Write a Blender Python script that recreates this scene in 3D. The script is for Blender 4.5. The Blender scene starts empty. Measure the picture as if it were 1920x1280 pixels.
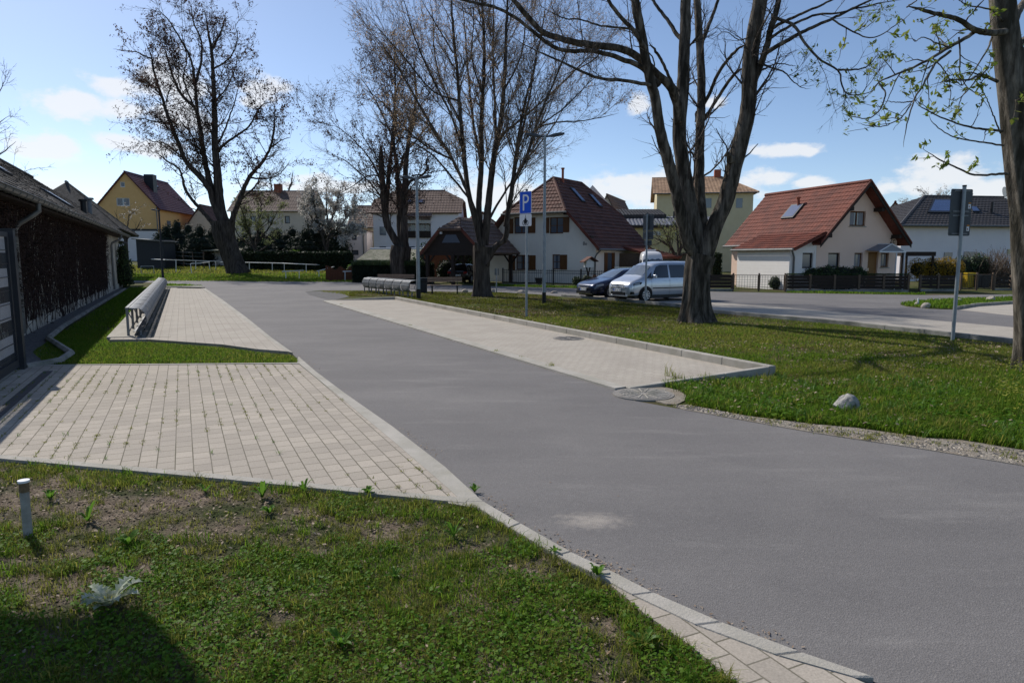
import bpy, bmesh, math, random
import numpy as np
from mathutils import Vector, Matrix
from mathutils.geometry import tessellate_polygon
random.seed(7); RNG = np.random.default_rng(7)
SC = bpy.context.scene; COL = SC.collection
# ------------------------------------------------------------------ camera
H = 1.75; FPX = 1280.0; PIT = math.atan(158/1280)
cam = bpy.data.cameras.new('camera'); cam.lens = 24.0; cam.sensor_width = 36.0
cam.clip_start = 0.05; cam.clip_end = 3000
co = bpy.data.objects.new('camera', cam); COL.objects.link(co)
co.location = (0, 0, H); co.rotation_euler = (math.pi/2-PIT, 0, 0); SC.camera = co
# ------------------------------------------------------------------ light
SUN_AZ = math.radians(-44.0); SUN_EL = math.radians(42.5)      # azimuth from +Y, negative = towards -X
sdir = Vector((math.sin(SUN_AZ)*math.cos(SUN_EL), math.cos(SUN_AZ)*math.cos(SUN_EL), math.sin(SUN_EL)))
sl = bpy.data.lights.new('sun', 'SUN'); sl.energy = 3.3; sl.angle = math.radians(0.5); sl.color = (1, .95, .88)
so = bpy.data.objects.new('sun', sl); COL.objects.link(so)
so.rotation_euler = sdir.to_track_quat('Z', 'Y').to_euler(); so.location = (0, 0, 60)
SC.view_settings.view_transform = 'Standard'; SC.view_settings.look = 'None'
SC.view_settings.exposure = 0.42; SC.view_settings.gamma = 1
SC.cycles.max_bounces = 6; SC.cycles.diffuse_bounces = 3; SC.cycles.transparent_max_bounces = 6

def ray(px, py):
    x = (px-960)/FPX; y = (640-py)/FPX
    return Vector((x, y*math.sin(PIT)+math.cos(PIT), y*math.cos(PIT)-math.sin(PIT)))
def sstep(a, b, x):
    t = np.clip((x-a)/(b-a), 0, 1); return t*t*(3-2*t)
def hz(x, y):                                   # gentle rise of the meadow behind the far street
    return .03*np.clip(y-55, 0, 40)*sstep(6, -2, np.asarray(x, float))
def G(px, py, z=0.0):
    d = ray(px, py); t = (z-H)/d.z; return (d.x*t, d.y*t)
def Gz(px, py):                                 # ground point on the risen meadow
    d = ray(px, py); t = 2.0
    while t < 400:
        if H+d.z*t <= float(hz(d.x*t, d.y*t)): break
        t += .05
    return Vector((d.x*t, d.y*t, float(hz(d.x*t, d.y*t))))
def at(px, py, Y):
    d = ray(px, py); t = Y/d.y; return Vector((d.x*t, Y, H+d.z*t))
U = Vector((-.4333, .9013, 0)); V = Vector((.9013, .4333, 0))   # along / across the lane
UANG = math.atan2(.9013, -.4333)
def W(u, v, z=0.0): p = U*u+V*v; return Vector((p.x, p.y, z))

# ------------------------------------------------------------------ sky
def build_world():
    w = bpy.data.worlds.new('World'); SC.world = w; w.use_nodes = True
    nt = w.node_tree; N = nt.nodes; L = nt.links; N.clear()
    out = N.new('ShaderNodeOutputWorld'); bg = N.new('ShaderNodeBackground'); bg.inputs[1].default_value = .103
    L.new(bg.outputs[0], out.inputs[0])
    sky = N.new('ShaderNodeTexSky'); sky.sky_type = 'NISHITA'; sky.sun_disc = False
    sky.sun_elevation = SUN_EL; sky.sun_rotation = SUN_AZ
    sky.air_density = .72; sky.dust_density = .42; sky.ozone_density = 1.9
    tc = N.new('ShaderNodeTexCoord'); nz = N.new('ShaderNodeVectorMath'); nz.operation = 'NORMALIZE'
    L.new(tc.outputs['Generated'], nz.inputs[0])
    sp = N.new('ShaderNodeSeparateXYZ'); L.new(nz.outputs[0], sp.inputs[0])
    def mth(op, a, b=None, c=None):
        n = N.new('ShaderNodeMath'); n.operation = op
        for i, s in enumerate((a, b, c)):
            if s is None: continue
            if isinstance(s, (int, float)): n.inputs[i].default_value = s
            else: L.new(s, n.inputs[i])
        return n.outputs[0]
    az = mth('ARCTAN2', sp.outputs[0], sp.outputs[1]); el = mth('ARCSINE', sp.outputs[2])
    no = N.new('ShaderNodeTexNoise'); no.inputs['Scale'].default_value = 26; no.inputs['Detail'].default_value = 7
    no.inputs['Roughness'].default_value = .6
    sq = N.new('ShaderNodeMapping'); sq.inputs['Scale'].default_value = (1, 1, 1.9); L.new(nz.outputs[0], sq.inputs[0]); L.new(sq.outputs[0], no.inputs[0])
    nb = N.new('ShaderNodeTexNoise'); nb.inputs['Scale'].default_value = 7; nb.inputs['Detail'].default_value = 3; L.new(sq.outputs[0], nb.inputs[0])
    clouds = [(150, 195, 75, 24), (215, 165, 60, 22), (225, 205, 70, 24), (318, 155, 75, 42), (330, 215, 70, 30), (495, 168, 45, 26), (478, 190, 30, 14), (75, 275, 85, 26), (222, 268, 62, 14),
              (290, 278, 50, 16), (585, 338, 50, 14), (60, 350, 150, 18), (920, 365, 95, 42), (1190, 352, 100, 32), (1199, 194, 24, 18), (1335, 192, 24, 10), (1465, 280, 68, 12),
              (1440, 335, 60, 18), (1520, 345, 50, 12), (1665, 352, 42, 14), (1780, 325, 80, 34), (1720, 350, 60, 18), (1515, 283, 20, 8), (620, 350, 150, 12), (1300, 360, 130, 16), (1850, 355, 90, 22),
              (2300, 300, 160, 40), (-300, 250, 160, 40), (2100, 120, 110, 26), (-200, 60, 90, 26)]
    tot = None
    for (px, py, rx, ry) in clouds:
        d = ray(px, py).normalized(); a0 = math.atan2(d.x, d.y); e0 = math.asin(d.z)
        k = math.cos(a0)
        dx = mth('MULTIPLY', mth('SUBTRACT', az, a0), FPX/rx/max(k*k, .3)*.98)
        dy = mth('MULTIPLY', mth('SUBTRACT', el, e0), FPX/ry)
        r2 = mth('ADD', mth('MULTIPLY', dx, dx), mth('MULTIPLY', dy, dy))
        g = mth('POWER', 2.718, mth('MULTIPLY', r2, -.8))
        tot = g if tot is None else mth('MAXIMUM', tot, g)
    m = mth('ADD', mth('MULTIPLY', tot, 1.25), mth('MULTIPLY', mth('SUBTRACT', no.outputs[0], .5), 2.1))
    m = mth('ADD', m, mth('MULTIPLY', mth('SUBTRACT', nb.outputs[0], .5), .5))
    mr = N.new('ShaderNodeMapRange'); mr.interpolation_type = 'SMOOTHSTEP'
    mr.inputs['From Min'].default_value = .42; mr.inputs['From Max'].default_value = 1.05; mr.inputs['To Max'].default_value = .80
    L.new(m, mr.inputs[0])
    mk = mth('MULTIPLY', mr.outputs[0], mth('MINIMUM', 1.0, mth('MULTIPLY', tot, 3.0)))
    mix = N.new('ShaderNodeMix'); mix.data_type = 'RGBA'
    L.new(mk, mix.inputs[0]); L.new(sky.outputs[0], mix.inputs[6]); mix.inputs[7].default_value = (6.7, 6.75, 6.85, 1)
    L.new(mix.outputs[2], bg.inputs[0])
build_world()

# ------------------------------------------------------------------ materials
def pmat(name, c1, c2=None, scale=6., rough=.85, bump=0., bscale=None, metal=0., spec=.3, stretch=None, c3=None, s3=1.2, trans=0., island=None, detail=6, coat=0.):
    m = bpy.data.materials.new(name); m.use_nodes = True; nt = m.node_tree; N = nt.nodes; L = nt.links
    b = N['Principled BSDF']; b.inputs['Roughness'].default_value = rough; b.inputs['Metallic'].default_value = metal
    b.inputs['Specular IOR Level'].default_value = spec; b.inputs['Coat Weight'].default_value = coat
    if coat: b.inputs['Coat Roughness'].default_value = .05
    g = N.new('ShaderNodeNewGeometry'); src = g.outputs['Position']
    if stretch:
        mp = N.new('ShaderNodeMapping'); mp.inputs['Scale'].default_value = stretch; L.new(src, mp.inputs[0]); src = mp.outputs[0]
    def noise(s, det=detail):
        n = N.new('ShaderNodeTexNoise'); n.inputs['Scale'].default_value = s; n.inputs['Detail'].default_value = det
        n.inputs['Roughness'].default_value = .65; L.new(src, n.inputs[0]); return n.outputs[0]
    col = None
    def mixc(f, a, b_):
        mx = N.new('ShaderNodeMix'); mx.data_type = 'RGBA'
        L.new(f, mx.inputs[0])
        for i, s in ((6, a), (7, b_)):
            if isinstance(s, tuple): mx.inputs[i].default_value = (*s, 1)
            else: L.new(s, mx.inputs[i])
        return mx.outputs[2]
    def contrast(o, lo=.35, hi=.65):
        r = N.new('ShaderNodeMapRange'); r.inputs[1].default_value = lo; r.inputs[2].default_value = hi; L.new(o, r.inputs[0]); return r.outputs[0]
    b.inputs['Base Color'].default_value = (*c1, 1)
    if c2 is not None:
        f = g.outputs['Random Per Island'] if island else contrast(noise(scale))
        col = mixc(f, c1, c2)
        if c3 is not None: col = mixc(contrast(noise(s3, 4), .42, .62), col, c3)
        L.new(col, b.inputs['Base Color'])
    if bump:
        bp = N.new('ShaderNodeBump'); bp.inputs['Strength'].default_value = bump; bp.inputs['Distance'].default_value = .05
        L.new(noise(bscale or scale*3), bp.inputs['Height']); L.new(bp.outputs[0], b.inputs['Normal'])
    if trans:
        t = N.new('ShaderNodeBsdfTranslucent'); ms = N.new('ShaderNodeMixShader'); ms.inputs[0].default_value = trans
        if col is not None: L.new(col, t.inputs[0])
        else: t.inputs[0].default_value = (*c1, 1)
        o = N['Material Output']; L.new(b.outputs[0], ms.inputs[1]); L.new(t.outputs[0], ms.inputs[2]); L.new(ms.outputs[0], o.inputs[0])
    return m

def paver_mat(name, bw, rh, c1, c2, mortar=(.07, .06, .045), ang=UANG, off=.5, ms=.010, tint=(.30, .265, .225)):
    m = bpy.data.materials.new(name); m.use_nodes = True; nt = m.node_tree; N = nt.nodes; L = nt.links
    b = N['Principled BSDF']; b.inputs['Roughness'].default_value = .9; b.inputs['Specular IOR Level'].default_value = .2
    g = N.new('ShaderNodeNewGeometry'); mp = N.new('ShaderNodeMapping'); mp.inputs['Rotation'].default_value = (0, 0, -ang)
    L.new(g.outputs['Position'], mp.inputs[0])
    br = N.new('ShaderNodeTexBrick'); br.offset = off; br.inputs['Scale'].default_value = 1
    br.inputs['Brick Width'].default_value = bw; br.inputs['Row Height'].default_value = rh; br.inputs['Mortar Size'].default_value = ms*.45
    br.inputs['Mortar Smooth'].default_value = .1; br.inputs['Bias'].default_value = 0
    br.inputs['Color1'].default_value = (*c1, 1); br.inputs['Color2'].default_value = (*c2, 1); br.inputs['Mortar'].default_value = (*mortar, 1)
    L.new(mp.outputs[0], br.inputs[0])
    n = N.new('ShaderNodeTexNoise'); n.inputs['Scale'].default_value = 1.3; n.inputs['Detail'].default_value = 8; L.new(g.outputs['Position'], n.inputs[0])
    n2 = N.new('ShaderNodeTexNoise'); n2.inputs['Scale'].default_value = 90; n2.inputs['Detail'].default_value = 4; L.new(g.outputs['Position'], n2.inputs[0])
    r = N.new('ShaderNodeMapRange'); r.inputs[1].default_value = .4; r.inputs[2].default_value = .7; r.inputs[4].default_value = .45; L.new(n.outputs[0], r.inputs[0])
    mx = N.new('ShaderNodeMix'); mx.data_type = 'RGBA'; L.new(r.outputs[0], mx.inputs[0]); L.new(br.outputs[0], mx.inputs[6]); mx.inputs[7].default_value = (*tint, 1)
    ml = N.new('ShaderNodeMix'); ml.data_type = 'RGBA'; ml.blend_type = 'MULTIPLY'; ml.inputs[0].default_value = .5
    cr = N.new('ShaderNodeMapRange'); cr.inputs[1].default_value = .25; cr.inputs[2].default_value = .75; cr.inputs[3].default_value = .6; cr.inputs[4].default_value = 1.25; L.new(n2.outputs[0], cr.inputs[0])
    L.new(mx.outputs[2], ml.inputs[6]); L.new(cr.outputs[0], ml.inputs[7]); L.new(ml.outputs[2], b.inputs['Base Color'])
    bp = N.new('ShaderNodeBump'); bp.inputs['Strength'].default_value = .5; bp.inputs['Distance'].default_value = .008; bp.invert = True
    ad = N.new('ShaderNodeMath'); ad.operation = 'MULTIPLY_ADD'; L.new(n2.outputs[0], ad.inputs[0]); ad.inputs[1].default_value = .25; L.new(br.outputs['Fac'], ad.inputs[2])
    L.new(ad.outputs[0], bp.inputs['Height']); L.new(bp.outputs[0], b.inputs['Normal'])
    return m

def asphalt_mat():
    m = bpy.data.materials.new('asphalt'); m.use_nodes = True; nt = m.node_tree; N = nt.nodes; L = nt.links
    b = N['Principled BSDF']; b.inputs['Roughness'].default_value = .85; b.inputs['Specular IOR Level'].default_value = .25
    g = N.new('ShaderNodeNewGeometry'); P = g.outputs['Position']
    mp = N.new('ShaderNodeMapping'); mp.inputs['Rotation'].default_value = (0, 0, -UANG); mp.inputs['Scale'].default_value = (.22, 1, 1); L.new(P, mp.inputs[0])
    def noise(s, v=P, d=5):
        n = N.new('ShaderNodeTexNoise'); n.inputs['Scale'].default_value = s; n.inputs['Detail'].default_value = d; n.inputs['Roughness'].default_value = .6; L.new(v, n.inputs[0]); return n.outputs[0]
    def rng(o, a, b_, lo=0., hi=1.):
        r = N.new('ShaderNodeMapRange'); r.inputs[1].default_value = a; r.inputs[2].default_value = b_; r.inputs[3].default_value = lo; r.inputs[4].default_value = hi; L.new(o, r.inputs[0]); return r.outputs[0]
    def mix(f, a, b_, bl='MIX'):
        x = N.new('ShaderNodeMix'); x.data_type = 'RGBA'; x.blend_type = bl
        if isinstance(f, float): x.inputs[0].default_value = f
        else: L.new(f, x.inputs[0])
        for i, s in ((6, a), (7, b_)):
            if isinstance(s, tuple): x.inputs[i].default_value = (*s, 1)
            else: L.new(s, x.inputs[i])
        return x.outputs[2]
    c = mix(rng(noise(1.1, mp.outputs[0]), .35, .7), (.142, .134, .130), (.170, .160, .154))
    c = mix(rng(noise(.45, P, 9), .46, .72, 0, .85), c, (.20, .188, .178))
    c = mix(rng(noise(.9, P, 9), .58, .74, 0, .55), c, (.105, .10, .10))
    c = mix(rng(noise(3.0, mp.outputs[0], 9), .56, .74, 0, .7), c, (.225, .212, .20))
    vo = N.new('ShaderNodeTexVoronoi'); vo.inputs['Scale'].default_value = 120; L.new(P, vo.inputs[0])
    vs = N.new('ShaderNodeSeparateColor'); L.new(vo.outputs['Color'], vs.inputs[0])
    c = mix(rng(vs.outputs[0], .0, 1., .68, 1.32), (0., 0., 0.), c) if False else c
    sp = rng(vs.outputs[0], 0., 1., .87, 1.13)
    c = mix(1.0, c, sp, 'MULTIPLY')
    c = mix(rng(vs.outputs[1], .955, .99, 0, .25), c, (.32, .30, .28))
    # pale sand stain on the lane
    s0 = G(1110, 977); d = N.new('ShaderNodeVectorMath'); d.operation = 'SUBTRACT'; L.new(P, d.inputs[0]); d.inputs[1].default_value = (s0[0], s0[1], 0)
    sc = N.new('ShaderNodeMapping'); sc.inputs['Rotation'].default_value = (0, 0, .35); sc.inputs['Scale'].default_value = (5.5, 8.5, 0); L.new(d.outputs[0], sc.inputs[0])
    ln = N.new('ShaderNodeVectorMath'); ln.operation = 'LENGTH'; L.new(sc.outputs[0], ln.inputs[0])
    ad = N.new('ShaderNodeMath'); ad.operation = 'MULTIPLY_ADD'; L.new(noise(14), ad.inputs[0]); ad.inputs[1].default_value = 2.4; L.new(ln.outputs['Value'], ad.inputs[2])
    c = mix(rng(ad.outputs[0], 1.2, 2.7, .6, 0.), c, (.45, .40, .34))
    L.new(c, b.inputs['Base Color'])
    bp = N.new('ShaderNodeBump'); bp.inputs['Strength'].default_value = .45; bp.inputs['Distance'].default_value = .006; L.new(vo.outputs['Distance'], bp.inputs['Height']); L.new(bp.outputs[0], b.inputs['Normal'])
    return m

def tile_glass(name, c=(.02, .025, .03), rough=.04): return pmat(name, c, rough=rough, spec=.8)
M = {}
M['asphalt'] = asphalt_mat()
M['soil'] = pmat('soil', (.15, .113, .083), (.31, .245, .185), 9, .95, .9, 45, c3=(.05, .065, .02), s3=1.6, spec=.1)
M['lawn'] = pmat('lawn_soil', (.040, .068, .012), (.085, .10, .024), 3, .95, .8, 40, c3=(.11, .085, .045), s3=.7, spec=.1)
M['drive'] = paver_mat('drive_pavers', .192, .1385, (.455, .40, .33), (.365, .322, .266), mortar=(.13, .118, .08))
M['bay'] = paver_mat('bay_pavers', .17, .17, (.445, .402, .34), (.41, .37, .312), mortar=(.27, .245, .205), off=0.0, ms=.009)
M['bay2'] = paver_mat('bay_pavers_across', .17, .11, (.445, .402, .34), (.41, .37, .312), mortar=(.26, .235, .20), ang=UANG+math.pi/2, ms=.010)
M['setts'] = paver_mat('granite_setts', .13, .11, (.30, .27, .23), (.17, .155, .135), mortar=(.035, .045, .018), ms=.04)
M['kerb'] = pmat('kerb_concrete', (.37, .345, .30), (.44, .41, .36), 3, .9, .3, 60, c3=(.33, .31, .26), s3=2)
M['kerbd'] = pmat('kerb_concrete_weathered', (.27, .26, .235), (.34, .32, .28), 3, .9, .3, 60, c3=(.17, .17, .14), s3=2)
M['gravel'] = pmat('gravel', (.42, .37, .30), (.25, .225, .19), 30, .95, .8, 60, c3=(.30, .25, .19), s3=3)
M['dgravel'] = pmat('dark_gravel', (.20, .19, .18), (.09, .09, .09), 30, .95, .8, 60)
M['galv'] = pmat('galvanised_steel', (.165, .172, .178), (.21, .218, .222), 8, .6, 0, metal=.25, spec=.35)
M['galvd'] = pmat('dull_galvanised_pole', (.25, .28, .30), (.32, .35, .36), 6, .5, 0, metal=.4)
M['black'] = pmat('black_paint', (.012, .012, .013), rough=.45)
M['anth'] = pmat('anthracite_powder_coat', (.018, .021, .027), (.024, .027, .033), 5, .5)
M['whitep'] = pmat('white_plastic_strip', (.62, .62, .64), (.55, .55, .57), 4, .6)
M['bark'] = pmat('rough_grey_bark', (.030, .024, .019), (.20, .172, .14), 8, .95, 1.0, 10, stretch=(1, 1, .16), c3=(.03, .026, .02), s3=7, spec=.1)
M['bark2'] = pmat('dark_bark', (.026, .021, .018), (.11, .09, .074), 7, .95, 1.0, 9, stretch=(1, 1, .16), spec=.1)
M['bark3'] = pmat('grey_chestnut_bark', (.05, .042, .033), (.25, .22, .18), 9, .95, 1.0, 11, stretch=(1, 1, .2), c3=(.045, .04, .03), s3=6, spec=.1)
M['twig'] = pmat('twig_bark', (.05, .038, .03), (.075, .058, .046), 10, .9)
M['twigl'] = pmat('pale_twig', (.16, .125, .095), (.10, .08, .06), 10, .9)
M['bud'] = pmat('tan_buds', (.48, .35, .225), (.30, .21, .13), island=True, trans=.55)
M['dryleaf'] = pmat('dry_brown_seed', (.06, .032, .024), (.11, .06, .042), island=True, trans=.35)
M['newleaf'] = pmat('young_leaf', (.13, .21, .03), (.26, .28, .06), island=True, trans=.5)
M['rosebud'] = pmat('pinkish_bud', (.25, .15, .10), (.18, .10, .06), island=True, trans=.3)
M['blossom'] = pmat('white_blossom', (.62, .59, .54), (.42, .40, .36), island=True, trans=.4)
M['grass'] = pmat('grass_blade', (.062, .16, .010), (.19, .27, .03), island=True, rough=.6, trans=.58, spec=.1)
M['grassy'] = pmat('yellowish_grass_blade', (.14, .19, .022), (.27, .255, .055), island=True, rough=.6, trans=.58, spec=.15)
M['drygrass'] = pmat('dry_grass', (.22, .16, .075), (.14, .09, .045), island=True, rough=.8, trans=.3)
M['clover'] = pmat('clover_leaf', (.05, .15, .008), (.17, .29, .025), island=True, rough=.55, trans=.5, spec=.13)
M['weed'] = pmat('weed_leaf', (.13, .25, .03), (.08, .18, .02), island=True, rough=.5, trans=.5, spec=.25)
M['silver'] = pmat('silvery_leaf', (.66, .67, .56), (.28, .34, .21), 40, .85, trans=.4, spec=.05)
M['litter'] = pmat('dry_leaf_litter', (.20, .135, .085), (.38, .30, .22), island=True, rough=.9)
M['hedge'] = pmat('dark_hedge_leaf', (.012, .024, .008), (.028, .045, .014), island=True, rough=.6, trans=.15)
M['conif'] = pmat('conifer_leaf', (.010, .020, .010), (.022, .036, .016), island=True, rough=.7, trans=.1)
M['lime'] = pmat('bright_green_leaf', (.17, .27, .02), (.11, .20, .02), island=True, rough=.6, trans=.3)
M['shrub'] = pmat('shrub_leaf', (.035, .06, .02), (.07, .105, .035), island=True, rough=.5, trans=.2)
M['pale_green'] = pmat('pale_new_leaf', (.24, .27, .11), (.16, .18, .07), island=True, rough=.7, trans=.5)
M['forsy'] = pmat('forsythia_flower', (.42, .27, .015), (.22, .14, .02), island=True, rough=.7, trans=.3)
M['yellowfl'] = pmat('yellow_green_flower', (.30, .30, .03), (.18, .2, .03), island=True, rough=.7, trans=.3)
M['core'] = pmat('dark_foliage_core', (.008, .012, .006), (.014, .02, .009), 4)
M['stone'] = pmat('granite_boulder', (.46, .44, .41), (.16, .16, .16), 26, .9, .9, 20, c3=(.42, .40, .36), s3=9)
M['stonel'] = pmat('pale_stone', (.48, .43, .36), (.34, .29, .23), 12, .9, .6, 20)
M['iron'] = pmat('cast_iron', (.27, .25, .225), (.19, .178, .162), 20, .8)
M['plast'] = pmat('cream_plaster', (.70, .64, .52), (.58, .52, .42), 2, .95, .3, 50, c3=(.36, .31, .24), s3=1.2)
M['wwall'] = pmat('white_render', (.86, .79, .69), (.89, .82, .72), 1.2, .95, .2, 60, c3=(.80, .735, .645), s3=.6)
M['pwall'] = pmat('pinkish_beige_render', (.80, .585, .455), (.83, .61, .48), 1.2, .95, .2, 60)
M['lwall'] = pmat('lilac_white_render', (.76, .71, .71), (.80, .75, .74), 1, .95, .2, 60)
M['owall'] = pmat('olive_yellow_render', (.52, .43, .22), (.58, .49, .27), 1.5, .95, .2, 60)
M['cwall'] = pmat('pale_yellow_render', (.58, .50, .31), (.62, .54, .35), 1.5, .95, .2, 60)
M['ywall'] = pmat('ochre_render', (.70, .42, .17), (.74, .45, .19), 1.5, .95, .2, 60)
M['bwall'] = pmat('beige_render', (.60, .51, .39), (.66, .56, .44), 1.5, .95, .2, 60)
M['gwall'] = pmat('grey_white_render', (.68, .64, .62), (.72, .68, .66), 1.5, .95, .2, 60)
M['siding'] = pmat('white_weatherboard', (.78, .74, .69), (.82, .78, .73), 3, .7)
M['rtile'] = pmat('red_roof_tile', (.14, .041, .026), (.205, .065, .042), 7, .75, .2, 30, c3=(.11, .037, .026), s3=1.3, spec=.2)
M['dtile'] = pmat('dark_red_roof_tile', (.095, .040, .029), (.15, .066, .047), 7, .75, .2, 30, c3=(.075, .034, .026), s3=1.3, spec=.2)
M['btile'] = pmat('brown_roof_tile', (.11, .07, .055), (.21, .145, .115), 8, .8, .2, 30, c3=(.13, .085, .065), s3=.9)
M['otile'] = pmat('ochre_roof_tile', (.36, .22, .13), (.47, .31, .19), 6, .8, .2, 30, c3=(.26, .16, .10), s3=.9)
M['ktile'] = pmat('black_roof_tile', (.035, .032, .032), (.06, .055, .054), 5, .6, .2, 30)
M['gtile'] = pmat('grey_roof_sheet', (.14, .145, .17), (.19, .195, .22), 4, .5)
M['vtile'] = pmat('wine_red_roof_tile', (.075, .018, .022), (.11, .03, .034), 5, .6, .2, 30)
M['slate'] = pmat('old_slate', (.045, .042, .04), (.10, .092, .085), 5, .85, .6, 25, c3=(.03, .03, .03), s3=3)
M['cork'] = pmat('mossy_corrugated_sheet', (.30, .28, .22), (.12, .125, .07), 3, .9, .3, 30)
M['dwood'] = pmat('dark_stained_wood', (.022, .014, .010), (.036, .023, .016), 7, .7, .3, 30, stretch=(1, 1, 6))
M['bwood'] = pmat('brown_shutter_wood', (.15, .062, .018), (.105, .042, .013), 8, .6, stretch=(1, 1, .3))
M['door'] = pmat('honey_brown_door', (.26, .12, .025), (.20, .09, .02), 8, .5, stretch=(1, 1, .3))
M['oldwood'] = pmat('weathered_wood', (.16, .11, .075), (.10, .07, .05), 10, .85, .3, 30)
M['redwood'] = pmat('red_brown_picket', (.17, .06, .028), (.12, .045, .022), 10, .8)
M['seatwood'] = pmat('bench_slat', (.33, .24, .17), (.25, .17, .12), 10, .7)
M['glass'] = tile_glass('window_glass', (.10, .12, .15), .08); M['cglass'] = pmat('car_glass', (.012, .016, .02), rough=.03, spec=.9)  # window glass: pale blue base colour stands in for reflected sky
M['wsglass'] = pmat('windscreen_glass', (.09, .12, .15), rough=.05, spec=1.0, coat=.6)  # bluish base colour imitates sky mirrored in the windscreen
M['curtain'] = pmat('net_curtain', (.30, .30, .31), (.2, .2, .21), 20, .8, stretch=(6, 6, .2))
M['white'] = pmat('white_paint', (.72, .72, .71), rough=.5)
M['railw'] = pmat('white_rail_paint', (.75, .75, .73), rough=.5)
M['silverp'] = pmat('silver_car_paint', (.50, .53, .57), (.53, .56, .60), 1, .28, metal=.55, spec=.5, coat=.6)
M['bluep'] = pmat('dark_blue_car_paint', (.008, .018, .055), (.010, .021, .06), 1, .25, metal=.3, coat=.9)
M['whitev'] = pmat('white_van_paint', (.66, .66, .66), (.70, .70, .70), 1, .35, coat=.4)
M['blackc'] = pmat('black_car_paint', (.008, .008, .01), rough=.2, coat=.6)
M['tyre'] = pmat('tyre_rubber', (.012, .012, .012), rough=.85)
M['rim'] = pmat('alloy_rim', (.42, .43, .45), rough=.35, metal=.7)
M['lens'] = pmat('headlight_lens', (.25, .27, .30), rough=.08, spec=.8)
M['chrome'] = pmat('chrome', (.65, .66, .68), rough=.15, metal=1.)
M['redl'] = pmat('tail_light', (.25, .01, .01), rough=.2)
M['signblue'] = pmat('traffic_blue', (.006, .085, .60), rough=.35, spec=.5)
M['signwhite'] = pmat('sign_white', (.74, .75, .76), rough=.4)
M['signback'] = pmat('sign_back_grey', (.055, .062, .07), (.07, .078, .085), 4, .5)
M['orange'] = pmat('orange_sticker', (.55, .22, .03), rough=.6)
M['bollard'] = pmat('pale_grey_pipe', (.34, .33, .30), (.25, .24, .215), 14, .8)
M['rusty'] = pmat('rusty_collar', (.12, .08, .045), (.2, .14, .08), 40, .8)
M['binyel'] = pmat('yellow_bin_plastic', (.50, .33, .015), (.56, .38, .02), 3, .5)
M['binblk'] = pmat('black_bin_plastic', (.022, .024, .026), rough=.5)
M['solar'] = pmat('solar_collector', (.035, .06, .14), (.045, .075, .165), 2, .25, spec=.5)
M['vine'] = pmat('dead_vine', (.028, .016, .013), (.06, .036, .028), 9, .95)
M['vineleaf'] = pmat('vine_tendril', (.04, .018, .014), (.08, .04, .03), island=True, rough=.95)
M['blind'] = pmat('pale_awning', (.50, .47, .42), rough=.9)
M['zinc'] = pmat('zinc_gutter', (.13, .13, .125), (.19, .19, .18), 5, .5, metal=.5)
M['copperv'] = pmat('clay_vent', (.30, .09, .05), rough=.8)
M['grating'] = pmat('dark_channel', (.03, .03, .034), (.05, .05, .055), 10, .7)

# ------------------------------------------------------------------ mesh helpers
def mesh_obj(name, verts, faces, mat, parent=None, smooth=False, loc=None, rotz=0.0):
    """link one mesh object; verts are world coordinates unless the parent / rotz says local"""
    me = bpy.data.meshes.new(name)
    me.from_pydata([tuple(v) for v in verts], [], faces); me.materials.append(mat)
    if smooth: me.polygons.foreach_set('use_smooth', [True]*len(me.polygons))
    me.update(); o = bpy.data.objects.new(name, me); COL.objects.link(o)
    if parent is not None: o.parent = parent
    if loc is not None: o.location = loc
    o.rotation_euler.z = rotz
    return o
def np_obj(name, V_, F_, mat, parent=None, smooth=False, mats=None, mi=None):
    """V_ (n,3) array, F_ (m,k) array, all faces k-gons"""
    V_ = np.asarray(V_, np.float32); F_ = np.asarray(F_, np.int32); k = F_.shape[1]
    me = bpy.data.meshes.new(name); me.vertices.add(len(V_)); me.vertices.foreach_set('co', V_.ravel())
    me.loops.add(F_.size); me.loops.foreach_set('vertex_index', F_.ravel())
    me.polygons.add(len(F_)); me.polygons.foreach_set('loop_start', np.arange(0, F_.size, k, dtype=np.int32))
    try: me.polygons.foreach_set('loop_total', np.full(len(F_), k, np.int32))
    except Exception: pass
    for mm in (mats or [mat]): me.materials.append(mm)
    if mi is not None: me.polygons.foreach_set('material_index', np.asarray(mi, np.int32))
    if smooth: me.polygons.foreach_set('use_smooth', np.ones(len(F_), bool))
    me.update(calc_edges=True); me.validate()
    o = bpy.data.objects.new(name, me); COL.objects.link(o)
    if parent is not None:
        o.parent = parent
        if parent.location.length: V0 = parent.location; me.transform(Matrix.Translation(-V0))
    return o
def tag(o, label, cat, group=None, kind=None):
    o['label'] = label; o['category'] = cat
    if group: o['group'] = group
    if kind: o['kind'] = kind
    return o
def thing(name, label, cat, loc=(0, 0, 0), rotz=0., group=None, scale=1.):
    o = bpy.data.objects.new(name, None); COL.objects.link(o); o.location = loc; o.rotation_euler.z = rotz; o.scale = (scale,)*3
    return tag(o, label, cat, group)
def copy_tree(o, parent=None):
    c = o.copy(); COL.objects.link(c)
    if parent is not None: c.parent = parent
    for ch in list(o.children): copy_tree(ch, c)
    return c
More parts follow.
